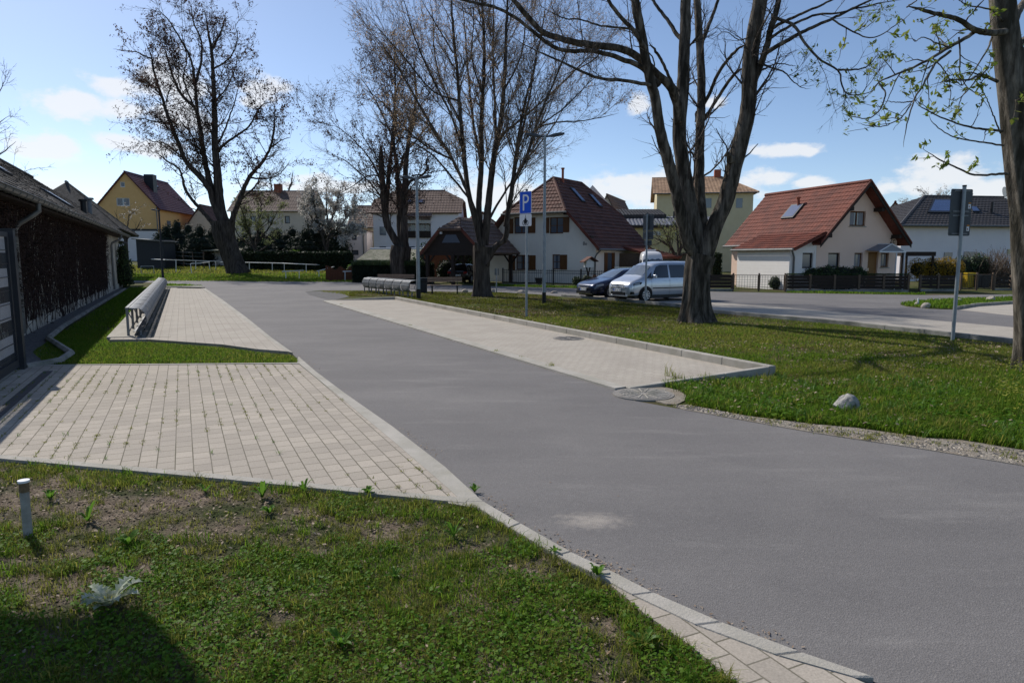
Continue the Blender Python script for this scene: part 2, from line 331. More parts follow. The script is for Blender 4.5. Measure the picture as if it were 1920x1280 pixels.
class MB:
    def __init__(s): s.v = []; s.f = []
    def add(s, vs, fs):
        n = len(s.v); s.v += [Vector(v) for v in vs]; s.f += [tuple(i+n for i in f) for f in fs]; return s
    def box(s, c, d, rz=0., M4=None):
        x, y, z = d[0]/2, d[1]/2, d[2]/2; vs = [Vector((sx*x, sy*y, sz*z)) for sz in (-1, 1) for sx, sy in ((-1, -1), (1, -1), (1, 1), (-1, 1))]
        R = Matrix.Rotation(rz, 3, 'Z') if M4 is None else M4
        return s.add([R @ v+Vector(c) for v in vs], [(3, 2, 1, 0), (4, 5, 6, 7), (0, 1, 5, 4), (1, 2, 6, 5), (2, 3, 7, 6), (3, 0, 4, 7)])
    def bx(s, x0, x1, y0, y1, z0, z1): return s.box(((x0+x1)/2, (y0+y1)/2, (z0+z1)/2), (abs(x1-x0), abs(y1-y0), abs(z1-z0)))
    def prism(s, poly, z0, z1):
        poly = [Vector((p[0], p[1], 0)) for p in poly]; n = len(poly)
        ar = sum(poly[i].x*poly[(i+1) % n].y-poly[(i+1) % n].x*poly[i].y for i in range(n))
        if ar < 0: poly = poly[::-1]
        tris = tessellate_polygon([poly])
        vs = [(p.x, p.y, z1 if not callable(z1) else z1(p)) for p in poly]+[(p.x, p.y, z0) for p in poly]
        fs = []
        for t in tris:
            a, b, c = (poly[i] for i in t)
            fs.append(t if (b-a).cross(c-a).z > 0 else t[::-1])
        fs += [(i, i+n, (i+1) % n+n, (i+1) % n) for i in range(n)]
        return s.add(vs, fs)
    def extrude(s, poly3, d):
        """planar polygon extruded along vector d, closed both ends"""
        poly = [Vector(p) for p in poly3]; d = Vector(d); n = len(poly)
        nn = Vector((0, 0, 0))
        for i in range(n): nn += poly[i].cross(poly[(i+1) % n])
        if nn.dot(d) < 0: poly = poly[::-1]
        vs = poly+[p+d for p in poly]
        tr = tessellate_polygon([poly]); nn = nn if nn.dot(d) > 0 else -nn
        fs = []
        for t in tr:
            a, b, c = (poly[i] for i in t); up = (b-a).cross(c-a).dot(nn) > 0
            t1 = t if up else t[::-1]
            fs.append(tuple(i+n for i in t1)); fs.append(tuple(t1[::-1]))
        fs += [(i, (i+1) % n, (i+1) % n+n, i+n) for i in range(n)]
        return s.add(vs, fs)
    def tube(s, pts, r, n=8, cap=True):
        pts = [Vector(p) for p in pts]; k = len(pts); rr = r if hasattr(r, '__len__') else [r]*k
        vs = []; fs = []; up0 = None
        for i, p in enumerate(pts):
            t = (pts[min(i+1, k-1)]-pts[max(i-1, 0)]).normalized()
            a = t.orthogonal().normalized() if up0 is None else (up0-t*up0.dot(t)).normalized()
            up0 = a; b = t.cross(a)
            vs += [p+(a*math.cos(2*math.pi*j/n)+b*math.sin(2*math.pi*j/n))*rr[i] for j in range(n)]
        for i in range(k-1):
            fs += [(i*n+j, i*n+(j+1) % n, (i+1)*n+(j+1) % n, (i+1)*n+j) for j in range(n)]
        if cap: fs += [tuple(range(n))[::-1], tuple((k-1)*n+j for j in range(n))]
        return s.add(vs, fs)
    def disc(s, c, ax, r, h, n=24):
        a = Vector(ax).normalized(); return s.tube([Vector(c)-a*h/2, Vector(c)+a*h/2], r, n)
    def build(s, name, mat, parent=None, smooth=False, world=False):
        o = mesh_obj(name, s.v, s.f, mat, parent, smooth)
        if world and parent is not None:
            o.data.transform(Matrix.Rotation(-parent.rotation_euler.z, 4, 'Z') @ Matrix.Translation(-parent.location))
        if smooth: autosmooth(o)
        return o
def autosmooth(o, ang=.7):
    bm = bmesh.new(); bm.from_mesh(o.data)
    for e in bm.edges:
        if len(e.link_faces) == 2 and e.calc_face_angle(0) > ang: e.smooth = False
    bm.to_mesh(o.data); bm.free()
def bevel(o, w=.01, seg=2):
    m = o.modifiers.new('bevel', 'BEVEL'); m.width = w; m.segments = seg; m.limit_method = 'ANGLE'; return o
def sheet(name, pts, z, mat, label, cat, kind='structure', thick=.25):
    o = MB().prism(pts, z-thick, z).build(name, mat); return tag(o, label, cat, kind=kind)
def PX(*a): return [G(*p) for p in a]
def text_mesh(name, s, size, mat, parent, loc, rot, ext=.004):
    c = bpy.data.curves.new(name, 'FONT'); c.body = s; c.size = size; c.extrude = ext; c.align_x = 'CENTER'; c.align_y = 'CENTER'
    t = bpy.data.objects.new(name+'_tmp', c); COL.objects.link(t); bpy.context.view_layer.update()
    me = bpy.data.meshes.new_from_object(t.evaluated_get(bpy.context.evaluated_depsgraph_get())); bpy.data.objects.remove(t); bpy.data.curves.remove(c)
    me.name = name; me.materials.clear(); me.materials.append(mat); o = bpy.data.objects.new(name, me); COL.objects.link(o)
    o.parent = parent; o.location = loc; o.rotation_euler = rot; return o
# ================================================================== the ground
def build_ground():
    xs = np.concatenate([np.linspace(-700, -130, 8), np.linspace(-120, 60, 46), np.linspace(70, 700, 8)])
    ys = np.concatenate([np.linspace(-60, 48, 10), np.linspace(50, 130, 33), np.linspace(140, 1500, 8)])
    X, Y = np.meshgrid(xs, ys); Z = hz(X, Y)
    Vv = np.stack([X.ravel(), Y.ravel(), Z.ravel()], 1); nx = len(xs); ny = len(ys)
    i = np.arange(nx-1)[None, :]+nx*np.arange(ny-1)[:, None]; i = i.ravel()
    o = np_obj('ground', Vv, np.stack([i, i+1, i+nx+1, i+nx], 1), M['lawn'], smooth=True)
    tag(o, 'grassy ground with bare earth patches under everything', 'ground', kind='structure')
build_ground()
KL = [(1640, 1280), (1500, 1232), (1350, 1175), (1223, 1119), (1139, 1075), (1069, 1042), (975, 988), (905, 946)]   # lane-side kerb edge, near left
ROADL = KL+[(834, 880), (735, 800), (646, 740), (592, 699), (549, 665), (509, 637), (462, 598), (417, 564), (385, 542), (377, 536), (290, 530), (235, 529), (200, 528.6)]
FARE = [(200, 524.4), (386, 525.6), (480, 528), (584, 527), (687, 528.5), (780, 532), (927, 537), (1088, 541), (1200, 543.5), (1333, 546.5), (1475, 549.5), (1735, 553.5), (2000, 551), (2300, 552)]
LOTN = [(2300, 690), (1920, 645), (1600, 610), (1340, 586), (1278, 575), (1143, 562.5), (1064, 556.5), (1010, 552), (940, 548), (880, 547.5), (760, 546), (687, 544.5), (600, 544.5), (572, 547), (580, 553), (622, 564)]
ROADR = [(1173, 731), (1190, 752), (1284, 769), (1399, 790), (1527, 813), (1741, 845), (1920, 875)]
road = PX(*ROADL, *FARE, *LOTN, *ROADR)+[(7.6, 3.0), (9.5, -6), (4.0, -12), (1.9, -3)]
sheet('road', road, .006, M['asphalt'], 'grey asphalt lane widening into a crossing street and a car park', 'road')
# ---- driveway and bays
DRV = [(-9.2, 10.75), (-7.66, 10.80)]+PX((560, 685), (646, 755), (745, 838), (839, 920), (868, 947))+PX((440, 905), (0, 864))+[(-9.2, 6.86)]
sheet('driveway', DRV, .024, M['drive'], 'grey block paved driveway with weeds in its joints', 'driveway')
def band(name, pxs_in, pxs_out, z, mat, label, cat='kerb', z0=-.2):
    return sheet(name, PX(*pxs_in)+PX(*pxs_out[::-1]), z, mat, label, cat)
band('driveway_edge', [(556, 680), (646, 755), (745, 838), (839, 920), (866, 946)], [(560, 671), (592, 699), (646, 740), (735, 803), (834, 880), (905, 946)], .027, M['kerb'], 'pale flush concrete edge between driveway and asphalt', 'edging')
def strip(p, q, w, z, mat, label, name='kerb_strip', cat='kerb'):
    p, q = Vector((*p, 0)), Vector((*q, 0)); d = (q-p).normalized(); n = Vector((-d.y, d.x, 0))*w
    return sheet(name, [p, q, q+n, p+n], z, mat, label, cat)
g1, g2, g3 = G(0, 865), G(440, 906), G(872, 949)
strip((-9.2, 6.87), g1, .09, .0289, M['kerb'], 'front edging stone of the driveway by the gate')
strip(g1, g2, .09, .0294, M['kerb'], 'front edging stones of the driveway along the worn lawn')
strip(g2, g3, .09, .0285, M['kerb'], 'front edging stones of the driveway ending at the lane')
strip(G(65, 688), G(560, 684), .08, .028, M['kerb'], 'rear edging of the driveway along the grass strip')
strip(G(110, 862), G(430, 893), .0, .0, M['kerb'], 'x') if False else None
# drainage channel and soldier course on the gate side of the driveway
strip(W(13.05, -1.98), W(8.3, -1.98), .11, .044, M['grating'], 'narrow drainage channel crossing the driveway before the gate', 'drain_channel', 'drain') if False else None
# near kerb along the lower left lawn, stones laid end to end
def kerb_line(px_out, px_in, z, mat, name, label, every=1.0):
    a = [Vector((*p, 0)) for p in PX(*px_out)]; b = [Vector((*p, 0)) for p in PX(*px_in)]
    mb = MB()
    for i in range(len(a)-1):
        n = max(1, round((a[i+1]-a[i]).length/every))
        for k in range(n):
            t0, t1 = k/n, (k+1)/n-.004/max((a[i+1]-a[i]).length, .1)
            q = [a[i].lerp(a[i+1], t0), a[i].lerp(a[i+1], t1), b[i].lerp(b[i+1], t1), b[i].lerp(b[i+1], t0)]
            mb.prism(q, -.2, z if not callable(z) else z)
    o = mb.build(name, mat); bevel(o, .006, 1); return tag(o, label, 'kerb', kind='structure')
kerb_line(KL+[], [(1600, 1280+0), (1455, 1238), (1305, 1181), (1186, 1124), (1108, 1081), (1043, 1049), (955, 996), (887, 952)], .03, M['kerb'], 'kerb', 'flush concrete kerb curving along the lower left lawn', .5)
sheet('pavers_strip', PX((1600, 1281), (1455, 1239), (1305, 1182), (1186, 1125), (1140, 1100), (1152, 1110), (1209, 1159), (1294, 1219), (1360, 1274), (1450, 1350), (1750, 1350)), .026, M['drive2'] if 'drive2' in M else M['drive'], 'short row of grey pavers inside the kerb at the lower edge', 'paving')
# left bay with rack
L_NE = [(205.6, 641), (275, 640), (416, 650), (481, 659), (549, 666)]
sheet('corner_stone', PX((840, 935), (905, 946), (912, 953), (887, 957), (840, 949)), .0255, M['kerb'], 'small concrete corner where driveway edge and lane kerb meet', 'kerb')
layL = PX((205.6, 641), (275, 640), (416, 650), (481, 659), (537, 663.5), (500, 637), (455, 600), (410, 566), (378, 542.5))
farL = W(43.2, -1.55); nearL = G(205.6, 641)
lay = layL+[(farL.x, farL.y)]
o = sheet('left_bay', lay, .05, M['bay'], 'pale paved bay beside the curved steel rack', 'paving')
band('bay_edge', [(537, 663.5), (500, 637), (455, 600), (410, 566), (378, 542)], [(549, 666), (509, 637), (462, 598), (417, 564), (385, 542)], .052, M['kerb'], 'pale flush edge between the left bay and the lane', 'edging')
un, uf = 16.75, 42.6
sheet('setts_strip', [W(un-.2, -.98), W(uf, -.98), W(uf, -.62), W(un-.32, -.62)], .056, M['setts'], 'strip of granite setts under the curved rack', 'paving')
sheet('gutter_strip', [W(un-.33, -.612), W(uf, -.612), W(uf, -.30), W(un-.43, -.30)], .054, M['bay'], 'paved strip beside the granite setts of the left bay', 'paving')
sheet('plinth_strip', [W(un-.05, -1.52), W(uf, -1.52), W(uf, -.99), W(un-.2, -.99)], .065, M['kerb'], 'pale concrete strip behind the curved rack', 'paving')
kerb_line([(283, 541.5), (340, 541), (385, 542)], [(283, 540.2), (340, 539.7), (377, 539)], .11, M['kerbd'], 'kerb', 'dark kerb closing the far end of the left bay', 1.)
# right bay
A0, A1 = G(1173, 729), G(619, 564.2); B0, B1 = G(1437, 704), G(740, 563)
sheet('right_bay', [A0, B0, B1, A1], .03, M['bay2'], 'pale paved parking bay between the lane and the green', 'paving')
band('bay_edge', [(1173, 729), (619, 564.2)], [(1153, 732), (605, 565.5)], .034, M['kerb'], 'pale flush edge between the right bay and the lane', 'edging')
def raised(p, q, w, z0, z1, name, label, side=1, step=1.0, mat='kerb'):
    p, q = Vector((*p, 0)), Vector((*q, 0)); L = (q-p).length; d = (q-p)/L; n = Vector((-d.y, d.x, 0))*w*side
    mb = MB(); k = max(1, round(L/step))
    for i in range(k):
        a = p+d*(L*i/k); b = p+d*(L*(i+1)/k-.006); za = z0+(z1-z0)*i/k; zb = z0+(z1-z0)*(i+1)/k
        vs = [a, b, b+n, a+n]; vs = [v+Vector((0, 0, -.15)) for v in vs]+[a+Vector((0, 0, za)), b+Vector((0, 0, zb)), b+n+Vector((0, 0, zb)), a+n+Vector((0, 0, za))]
        fs = [(3, 2, 1, 0), (4, 5, 6, 7), (0, 1, 5, 4), (1, 2, 6, 5), (2, 3, 7, 6), (3, 0, 4, 7)]
        mb.add(vs, fs if side > 0 else [f[::-1] for f in fs])
    o = mb.build(name, M[mat]); bevel(o, .012, 2); return tag(o, label, 'kerb', kind='structure')
bd = (Vector(B1)-Vector(B0)).normalized()
Bs = Vector(B0)-bd*.05
raised(Bs, B1, .13, .15, .15, 'kerb', 'raised kerb of pale stones along the back of the right bay', -1)
raised(A0, Vector(B0).lerp(Vector(A0), .02), .1, .035, .15, 'kerb', 'kerb rising along the near end of the right bay', -1, .8)
raised(A1, B1, .1, .035, .15, 'kerb', 'kerb rising along the far end of the right bay', 1, .8)
# car park bay, its kerb and the far right island
sheet('lot_bay', PX((1920, 645), (1600, 609), (1340, 585.5), (1278, 574.5), (1143, 562), (1066, 556.5), (1110, 554), (1333, 567), (1497, 579), (1908, 615), (2250, 643), (2250, 685)), .012, M['bay'], 'pale paved parking strip along the kerb of the green', 'paving')
KB = PX((1056, 556), (1143, 562.3), (1278, 575), (1340, 586), (1600, 609.5), (1920, 645.5), (2250, 688))
for i in range(len(KB)-1): raised(KB[i], KB[i+1], .12, .10, .10, 'kerb', ['kerb in front of the dark blue car', 'kerb in front of the silver car', 'kerb beside the thick trunk', 'kerb behind the thick trunk', 'kerb behind the leaning sign back', 'kerb running out behind the chestnut'][i], -1, 1., 'kerbd')
sheet('right_lot_bay', PX((1797, 581), (1832, 575.5), (1920, 569.5), (2300, 553), (2300, 622), (1920, 594.5)), .012, M['bay'], 'pale paved bay beyond the leaning sign back', 'paving')
isl = PX((1688, 571.5), (1700, 575), (1740, 579), (1794, 581), (1832, 574), (1920, 568), (2300, 552), (2300, 545), (1920, 558.5), (1800, 562.5), (1730, 566))
sheet('grass_island', isl, .03, M['lawn'], 'small grass island with pale stones in the car park', 'grass island')
KI = PX((1794, 581), (1832, 574.6), (1920, 568.6), (2300, 552.5))
for i in range(3): raised(KI[i], KI[i+1], .12, .11, .11, 'kerb', ['short oblique kerb at the tip of the grass island', 'kerb of the grass island beyond the sign back', 'kerb of the grass island beyond the chestnut'][i], 1, 1., 'kerbd')
# verges and gravel
sheet('gravel_edge', PX((1262, 762), (1284, 769.5), (1399, 790), (1527, 813), (1741, 845), (1920, 875))+[(7.4, 3.0), (8.4, 3.4)]+PX((1920, 846), (1800, 826), (1741, 823), (1600, 803), (1527, 797), (1399, 781), (1290, 760)), .012, M['gravel'], 'pale gravel strip along the right edge of the lane', 'gravel')
sheet('gravel_patch', PX((572, 547), (580, 553), (622, 564), (655, 556.5), (640, 549), (600, 546)), .01, M['dgravel'], 'dark gravel fringe at the road corner', 'gravel')
sheet('concrete_apron', PX((1168, 733), (1190, 728), (1215, 726.5), (1250, 728), (1275, 734), (1286, 742), (1285, 752), (1268, 760), (1250, 759), (1226, 752), (1190, 752), (1160, 745)), .014, M['gravel'], 'pale rough concrete apron around the manhole', 'apron')
sheet('far_pavement', PX((240, 524.0), (386, 525.2), (388, 526.2), (240, 525.2)), .02, M['kerb'], 'pale pavement edge of the far street', 'pavement')
# front patch of worn soil (its own low relief comes from blades and clods)
FL = PX((-330, 850), (0, 868), (440, 909), (868, 951), (887, 953), (955, 997), (1043, 1050), (1108, 1082), (1142, 1104), (1209, 1160), (1294, 1220), (1362, 1276), (1455, 1350))+[(.4, 1.2), (-4.5, 1.2)]
sheet('worn_lawn', FL, .005, M['soil'], 'patchy earth of the lower left lawn', 'ground')

# ================================================================== grass
def vnoise(x, y, s, seed=0):
    x = np.asarray(x)*s+seed*17.3; y = np.asarray(y)*s-seed*9.7
    xi = np.floor(x).astype(np.int64); yi = np.floor(y).astype(np.int64); fx = x-xi; fy = y-yi
    fx = fx*fx*(3-2*fx); fy = fy*fy*(3-2*fy)
    def h(a, b):
        n = (a*374761393+b*668265263+seed*144665) & 0x7fffffff; n = ((n ^ (n >> 13))*1274126177) & 0x7fffffff
        return ((n ^ (n >> 16)) & 0xffff)/65535.
    return (h(xi, yi)*(1-fx)+h(xi+1, yi)*fx)*(1-fy)+(h(xi, yi+1)*(1-fx)+h(xi+1, yi+1)*fx)*fy
def fbm(x, y, s, seed=0): return .55*vnoise(x, y, s, seed)+.3*vnoise(x, y, s*2.1, seed+1)+.15*vnoise(x, y, s*4.3, seed+2)
def inpoly(x, y, poly):
    c = np.zeros(len(x), bool); n = len(poly); j = n-1
    for i in range(n):
        xi, yi = poly[i][0], poly[i][1]; xj, yj = poly[j][0], poly[j][1]
        if yi != yj:
            c ^= ((yi > y) != (yj > y)) & (x < (xj-xi)*(y-yi)/(yj-yi)+xi)
        j = i
    return c
def scatter(poly, n, rng=RNG, ycap=None):
    P = np.array([(p[0], p[1]) for p in poly]); lo, hi = P.min(0), P.max(0); out = []
    got = 0; tries = 0
    while got < n and tries < 60:
        q = rng.random((n, 2))*(hi-lo)+lo; k = inpoly(q[:, 0], q[:, 1], poly); q = q[k]; out.append(q); got += len(q); tries += 1
    return np.concatenate(out)[:n]
def area(poly):
    n = len(poly); return abs(sum(poly[i][0]*poly[(i+1) % n][1]-poly[(i+1) % n][0]*poly[i][1] for i in range(n)))/2
def blades(P, h, w, lean=.5, z=None, rng=RNG):
    """bent two-segment blades: 5 verts -> 3 tris"""
    n = len(P); a = rng.random(n)*2*np.pi; hh = h*(.45+.9*rng.random(n)) if np.isscalar(h) else h*(.6+.7*rng.random(n)); ww = w*(.6+.8*rng.random(n))
    ln = lean*(.3+1.2*rng.random(n)); b = a+np.pi/2+(rng.random(n)-.5)*1.5
    z0 = np.zeros(n) if z is None else z
    base = np.stack([P[:, 0], P[:, 1], z0], 1)
    wd = np.stack([np.cos(a), np.sin(a), np.zeros(n)], 1)*ww[:, None]*.5; ld = np.stack([np.cos(b), np.sin(b), np.zeros(n)], 1)*(ln*hh)[:, None]
    up = np.array([0, 0, 1.])[None]*hh[:, None]
    Vv = np.stack([base-wd, base+wd, base+ld*.3+up*.6-wd*.8, base+ld*.3+up*.6+wd*.8, base+ld+up*(1-.25*np.minimum(ln, 1))[:, None]], 1).reshape(-1, 3)
    i = np.arange(n)[:, None]*5
    F = np.concatenate([i+np.array([[0, 1, 3]]), i+np.array([[0, 3, 2]]), i+np.array([[2, 3, 4]])], 0)
    return Vv, F
def leaves(P, size, tilt=.5, rng=RNG, asp=1.0):
    """diamond leaves: P (n,3)"""
    n = len(P); a = rng.random(n)*2*np.pi; s = size*(.6+.8*rng.random(n)); t = (rng.random(n)-.5)*2*tilt; t2 = (rng.random(n)-.5)*2*tilt
    u = np.stack([np.cos(a)*np.cos(t), np.sin(a)*np.cos(t), np.sin(t)], 1)*s[:, None]
    v = np.stack([-np.sin(a)*np.cos(t2), np.cos(a)*np.cos(t2), np.sin(t2)], 1)*(s*asp*.6)[:, None]
    Vv = np.stack([P-u, P-v+u*.15, P+u, P+v+u*.15], 1).reshape(-1, 3); i = np.arange(n)[:, None]*4
    return Vv, i+np.array([[0, 1, 2, 3]])
def cat(parts):
    vs, fs, n = [], [], 0
    for v, f in parts: vs.append(v); fs.append(f+n); n += len(v)
    return np.concatenate(vs), np.concatenate(fs)
def grass_obj(name, parts, mat, label, cat_='grass'):
    v, f = cat(parts); o = np_obj(name, v, f, M[mat]); return tag(o, label, cat_, kind='stuff')
def tufts(C, nb, spread, rng=RNG):
    k = np.repeat(np.arange(len(C)), nb); return C[k]+rng.normal(0, spread, (len(k), 2))
# ---- foreground lawn
fa = PX((-330, 852), (0, 869), (440, 910), (868, 952), (887, 954), (955, 998), (1043, 1051), (1108, 1083), (1142, 1105), (1209, 1161), (1294, 1221), (1362, 1277), (1455, 1350))+[(.4, 1.5), (-3.6, 1.5)]
def soil_mask(P):      # 1 = bare earth
    x, y = P[:, 0], P[:, 1]
    edge = y-(4.62-.235*(x+.3))            # distance to the driveway edge, negative towards camera
    b = np.exp(-((edge+.55)/.42)**2)*(.42+.35*sstep(-.2, -1.6, x))
    left = sstep(-1.3, -2.2, x)*sstep(2.6, 3.3, y)*.30
    right = np.exp(-((x-.45)/.55)**2)*np.exp(-((y-3.1)/.9)**2)*.30
    return np.clip(b+left+right+.04+.85*(fbm(x, y, 1.7, 3)-.5)+.75*(vnoise(x, y, 5, 9)-.5)+.3*(vnoise(x, y, 13, 19)-.5), 0, 1.2)
def do_lawn_front():
    rng = np.random.default_rng(3)
    P = scatter(fa, 190000, rng); m = soil_mask(P); keep = rng.random(len(P)) > np.clip(m*2.1, 0, .99)
    P = P[keep]; hgt = .020+.026*fbm(P[:, 0], P[:, 1], 2.2, 5); yl = fbm(P[:, 0], P[:, 1], 1.3, 33)+.35*(rng.random(len(P))-.5) > .54
    C = scatter(fa, 1300, rng); C = C[(soil_mask(C) < .6) & (rng.random(len(C)) < .25+.75*sstep(.4, .6, fbm(C[:, 0], C[:, 1], 1.2, 71)))]
    T = tufts(C, 26, .024, rng); yt = np.repeat(rng.random(len(C)) < .45, 26)
    B = scatter(fa, 330, rng); B = B[soil_mask(B) < .8]; TB = tufts(B, 34, .032, rng); yb = np.repeat(rng.random(len(B)) < .5, 34)
    L = scatter(fa, 60000, rng); L = L[(soil_mask(L) < .45) & (rng.random(len(L)) < .2+.8*sstep(.35, .6, fbm(L[:, 0], L[:, 1], 1.5, 61)))]; yL = rng.random(len(L)) < .45
    grass_obj('grass', [blades(P[~yl], hgt[~yl], .0042, .8, rng=rng), blades(T[~yt], .06, .004, .75, rng=rng), blades(TB[~yb], .085, .0045, .8, rng=rng), blades(L[~yL], .048, .0042, .75, rng=rng)], 'grass', 'green grass of the lower left lawn')
    C2 = scatter(fa, 3200, rng); mc = soil_mask(C2); C2 = C2[(mc > .15) & (rng.random(len(C2)) < 1.15-.7*mc)]; T3_ = tufts(C2, 20, .026, rng)
    E = np.array(PX((60, 876), (440, 911), (868, 953), (955, 999), (1043, 1052), (1142, 1106), (1294, 1222))); k = rng.integers(0, len(E)-1, 140); t = rng.random((140, 1))
    T2 = tufts(E[k]*(1-t)+E[k+1]*t+rng.normal(0, .03, (140, 2)), 16, .02, rng)
    T2 = T2[inpoly(T2[:, 0], T2[:, 1], fa)]
    grass_obj('grass', [blades(P[yl], hgt[yl], .0042, .8, rng=rng), blades(T[yt], .06, .004, .75, rng=rng), blades(TB[yb], .085, .0045, .8, rng=rng), blades(L[yL], .045, .0038, .8, rng=rng), blades(T3_, .045, .0036, .9, rng=rng), blades(T2, .055, .004, .8, rng=rng)], 'grassy', 'yellowish grass tufts mixed through the lower left lawn')
    # clover mats
    P = scatter(fa, 62000, rng); n = fbm(P[:, 0], P[:, 1], 1.1, 21); m = soil_mask(P)
    dens = sstep(.46, .62, n+.12*sstep(3.6, 2.6, P[:, 1]))*(m < .42); P = P[rng.random(len(P)) < dens]
    z = .012+.022*rng.random(len(P))+.018*fbm(P[:, 0], P[:, 1], 4, 2)
    v1 = leaves(np.column_stack([P, z]), .0095, .55, rng, 1.5)
    grass_obj('clover', [v1], 'clover', 'clover leaves covering the lower left lawn', 'clover')
    # litter, dry stalks
    P = scatter(fa, 5200, rng); m = soil_mask(P); P = P[rng.random(len(P)) < .14+.6*m]
    grass_obj('leaf_litter', [leaves(np.column_stack([P, .012+.02*rng.random(len(P))]), .013, .5, rng, .9)], 'litter', 'dry leaf scraps and straw on the lower left lawn', 'litter')
    P = scatter(fa, 2200, rng); m = soil_mask(P); P = P[rng.random(len(P)) < .25+.75*m]
    grass_obj('dry_grass', [blades(P, .03, .003, 2.2, rng=rng)], 'drygrass', 'dry straw coloured grass on the lower left lawn', 'dry grass')
    # clods
    P = scatter(fa, 16000, rng); m = soil_mask(P); P = P[m > .35]
    v, f = leaves(np.column_stack([P, .006+.004*rng.random(len(P))]), .011, .5, rng, 1.4)
    grass_obj('soil_clods', [(v, f)], 'soil', 'crumbs of bare earth on the lower left lawn', 'soil')
do_lawn_front()
# ---- broadleaf weeds, each a plant of its own
def rosette(name, x, y, n, L, wid, rise, mat, label, cat_, lobes=0, rng=RNG, group=None, z=.01):
    mb = MB()
    for i in range(n):
        a = 2*math.pi*i/n+rng.random()*.7; l = L*(.65+.55*rng.random()); d = Vector((math.cos(a), math.sin(a), 0)); s = Vector((-d.y, d.x, 0)); k = 13 if lobes else 6
        up = rise*(.5+rng.random()); pts = []
        for j in range(k+1):
            t = j/k; c = d*(l*t)+Vector((0, 0, l*up*math.sin(min(t*1.9, 1.9))))
            w = wid*l*math.sin(math.pi*min(.12+t*.88, 1))**.8
            if lobes: w *= (1.4 if j % 2 else .55)*(.8+.4*rng.random())
            zz = Vector((0, 0, w*.45)); pts.append((c+s*w+zz, c, c-s*w+zz))
        for j in range(k):
            A, B = pts[j], pts[j+1]; mb.add([A[0], A[1], B[1], B[0]], [(0, 1, 2, 3)]); mb.add([A[1], A[2], B[2], B[1]], [(0, 1, 2, 3)])
    o = mb.build(name, M[mat], smooth=False); o.location = (x, y, z); return tag(o, label, cat_, group)
p = G(205, 1140); rosette('thistle', p[0], p[1], 15, .14, .22, .5, 'silver', 'silvery spiny thistle rosette on the lower left lawn', 'thistle', 1)
wp = [(385, 925, .10), (492, 935, .09), (505, 965, .07), (165, 980, .10), (1040, 1040, .06), (1120, 1085, .065), (640, 1215, .09), (890, 925, .06), (690, 930, .07), (570, 925, .08), (1205, 1215, .09), (95, 940, .07), (740, 1085, .07), (850, 1010, .08), (240, 1025, .09)]
for i, (px, py, L) in enumerate(wp):
    g = G(px, py); rosette('weed', g[0], g[1], 7+i % 3, L*.85, .15+.05*(i % 3), .7+.4*(i % 2), 'weed', 'broad leaved green weed growing in the lower left lawn', 'weed', group='weeds in the lower left lawn')
# ---- driveway joints
def joint_weeds(poly, n, row, off, mat, label, h=.022, seed=5, dens=None):
    rng = np.random.default_rng(seed); P = scatter(poly, n*3, rng); u = P @ np.array([U.x, U.y]); v = P @ np.array([V.x, V.y])
    v = np.round((v-off)/row)*row+off; P = u[:, None]*np.array([[U.x, U.y]])+v[:, None]*np.array([[V.x, V.y]])
    d = fbm(P[:, 0], P[:, 1], .6, seed) if dens is None else dens(P); P = P[rng.random(len(P)) < sstep(.35, .65, d)][:n]
    P = P[inpoly(P[:, 0], P[:, 1], poly)]
    T = tufts(P, 7, .012, rng); o = grass_obj('joint_weeds', [blades(T, h, .004, 1.0, z=np.full(len(T), .023), rng=rng)], mat, label, 'weeds')
joint_weeds(DRV, 1150, .1385, 0., 'grassy', 'small weeds growing in the joints of the driveway')
joint_weeds(DRV, 60, .1385, 0., 'weed', 'bigger green weeds in the driveway joints', .045, 11)
joint_weeds(layL, 240, .17, 0., 'grassy', 'weeds in the joints of the left bay', .03, 6, lambda P: np.maximum(np.exp(-((P@np.array([U.x, U.y])-21.5)/1.0)**2), np.exp(-((P@np.array([U.x, U.y])-41)/3)**2))*.75*sstep(-1, -3, P[:, 0]+.48*P[:, 1]-4.6-0))
for (px, py, hh) in [(930, 661, .05), (980, 672, .04), (1033, 689, .07), (770, 612, .04), (640, 572, .05), (1255, 709, .22)]:
    g = np.array([G(px, py)]); T = tufts(g, 26, .035); v, f = blades(T, hh, .006, .8, z=np.full(len(T), .02)); o = np_obj('grass_tuft', v, f, M['grassy']); tag(o, 'grass tufts growing on the edge of the right bay', 'grass', kind='stuff')
def edge_litter():
    rng = np.random.default_rng(91); E = np.array(PX((1500, 1228), (1350, 1171), (1223, 1114), (1139, 1070), (1069, 1037), (975, 982), (907, 940), (836, 874), (737, 797), (648, 737), (594, 696), (551, 662), (511, 634), (464, 595))); n = 900; k = rng.integers(0, len(E)-1, n); t = rng.random((n, 1))
    d = E[k+1]-E[k]; d /= np.linalg.norm(d, axis=1, keepdims=True); nn = np.column_stack([d[:, 1], -d[:, 0]]); P = E[k]*(1-t)+E[k+1]*t+nn*np.abs(rng.normal(0, .05, (n, 1))); P = P[rng.random(n) < sstep(.35, .65, fbm(P[:, 0], P[:, 1], 1.1, 3))]
    grass_obj('leaf_litter', [leaves(np.column_stack([P, np.full(len(P), .012)]), .010, .5, rng, .7)], 'litter', 'dry leaf crumbs gathered along the lane edge', 'litter')
    P = scatter(road[:40], 260, rng); grass_obj('grit', [leaves(np.column_stack([P, np.full(len(P), .010)]), .011, .4, rng, .8)], 'litter', 'scattered grit and leaf bits on the asphalt', 'litter')
edge_litter()
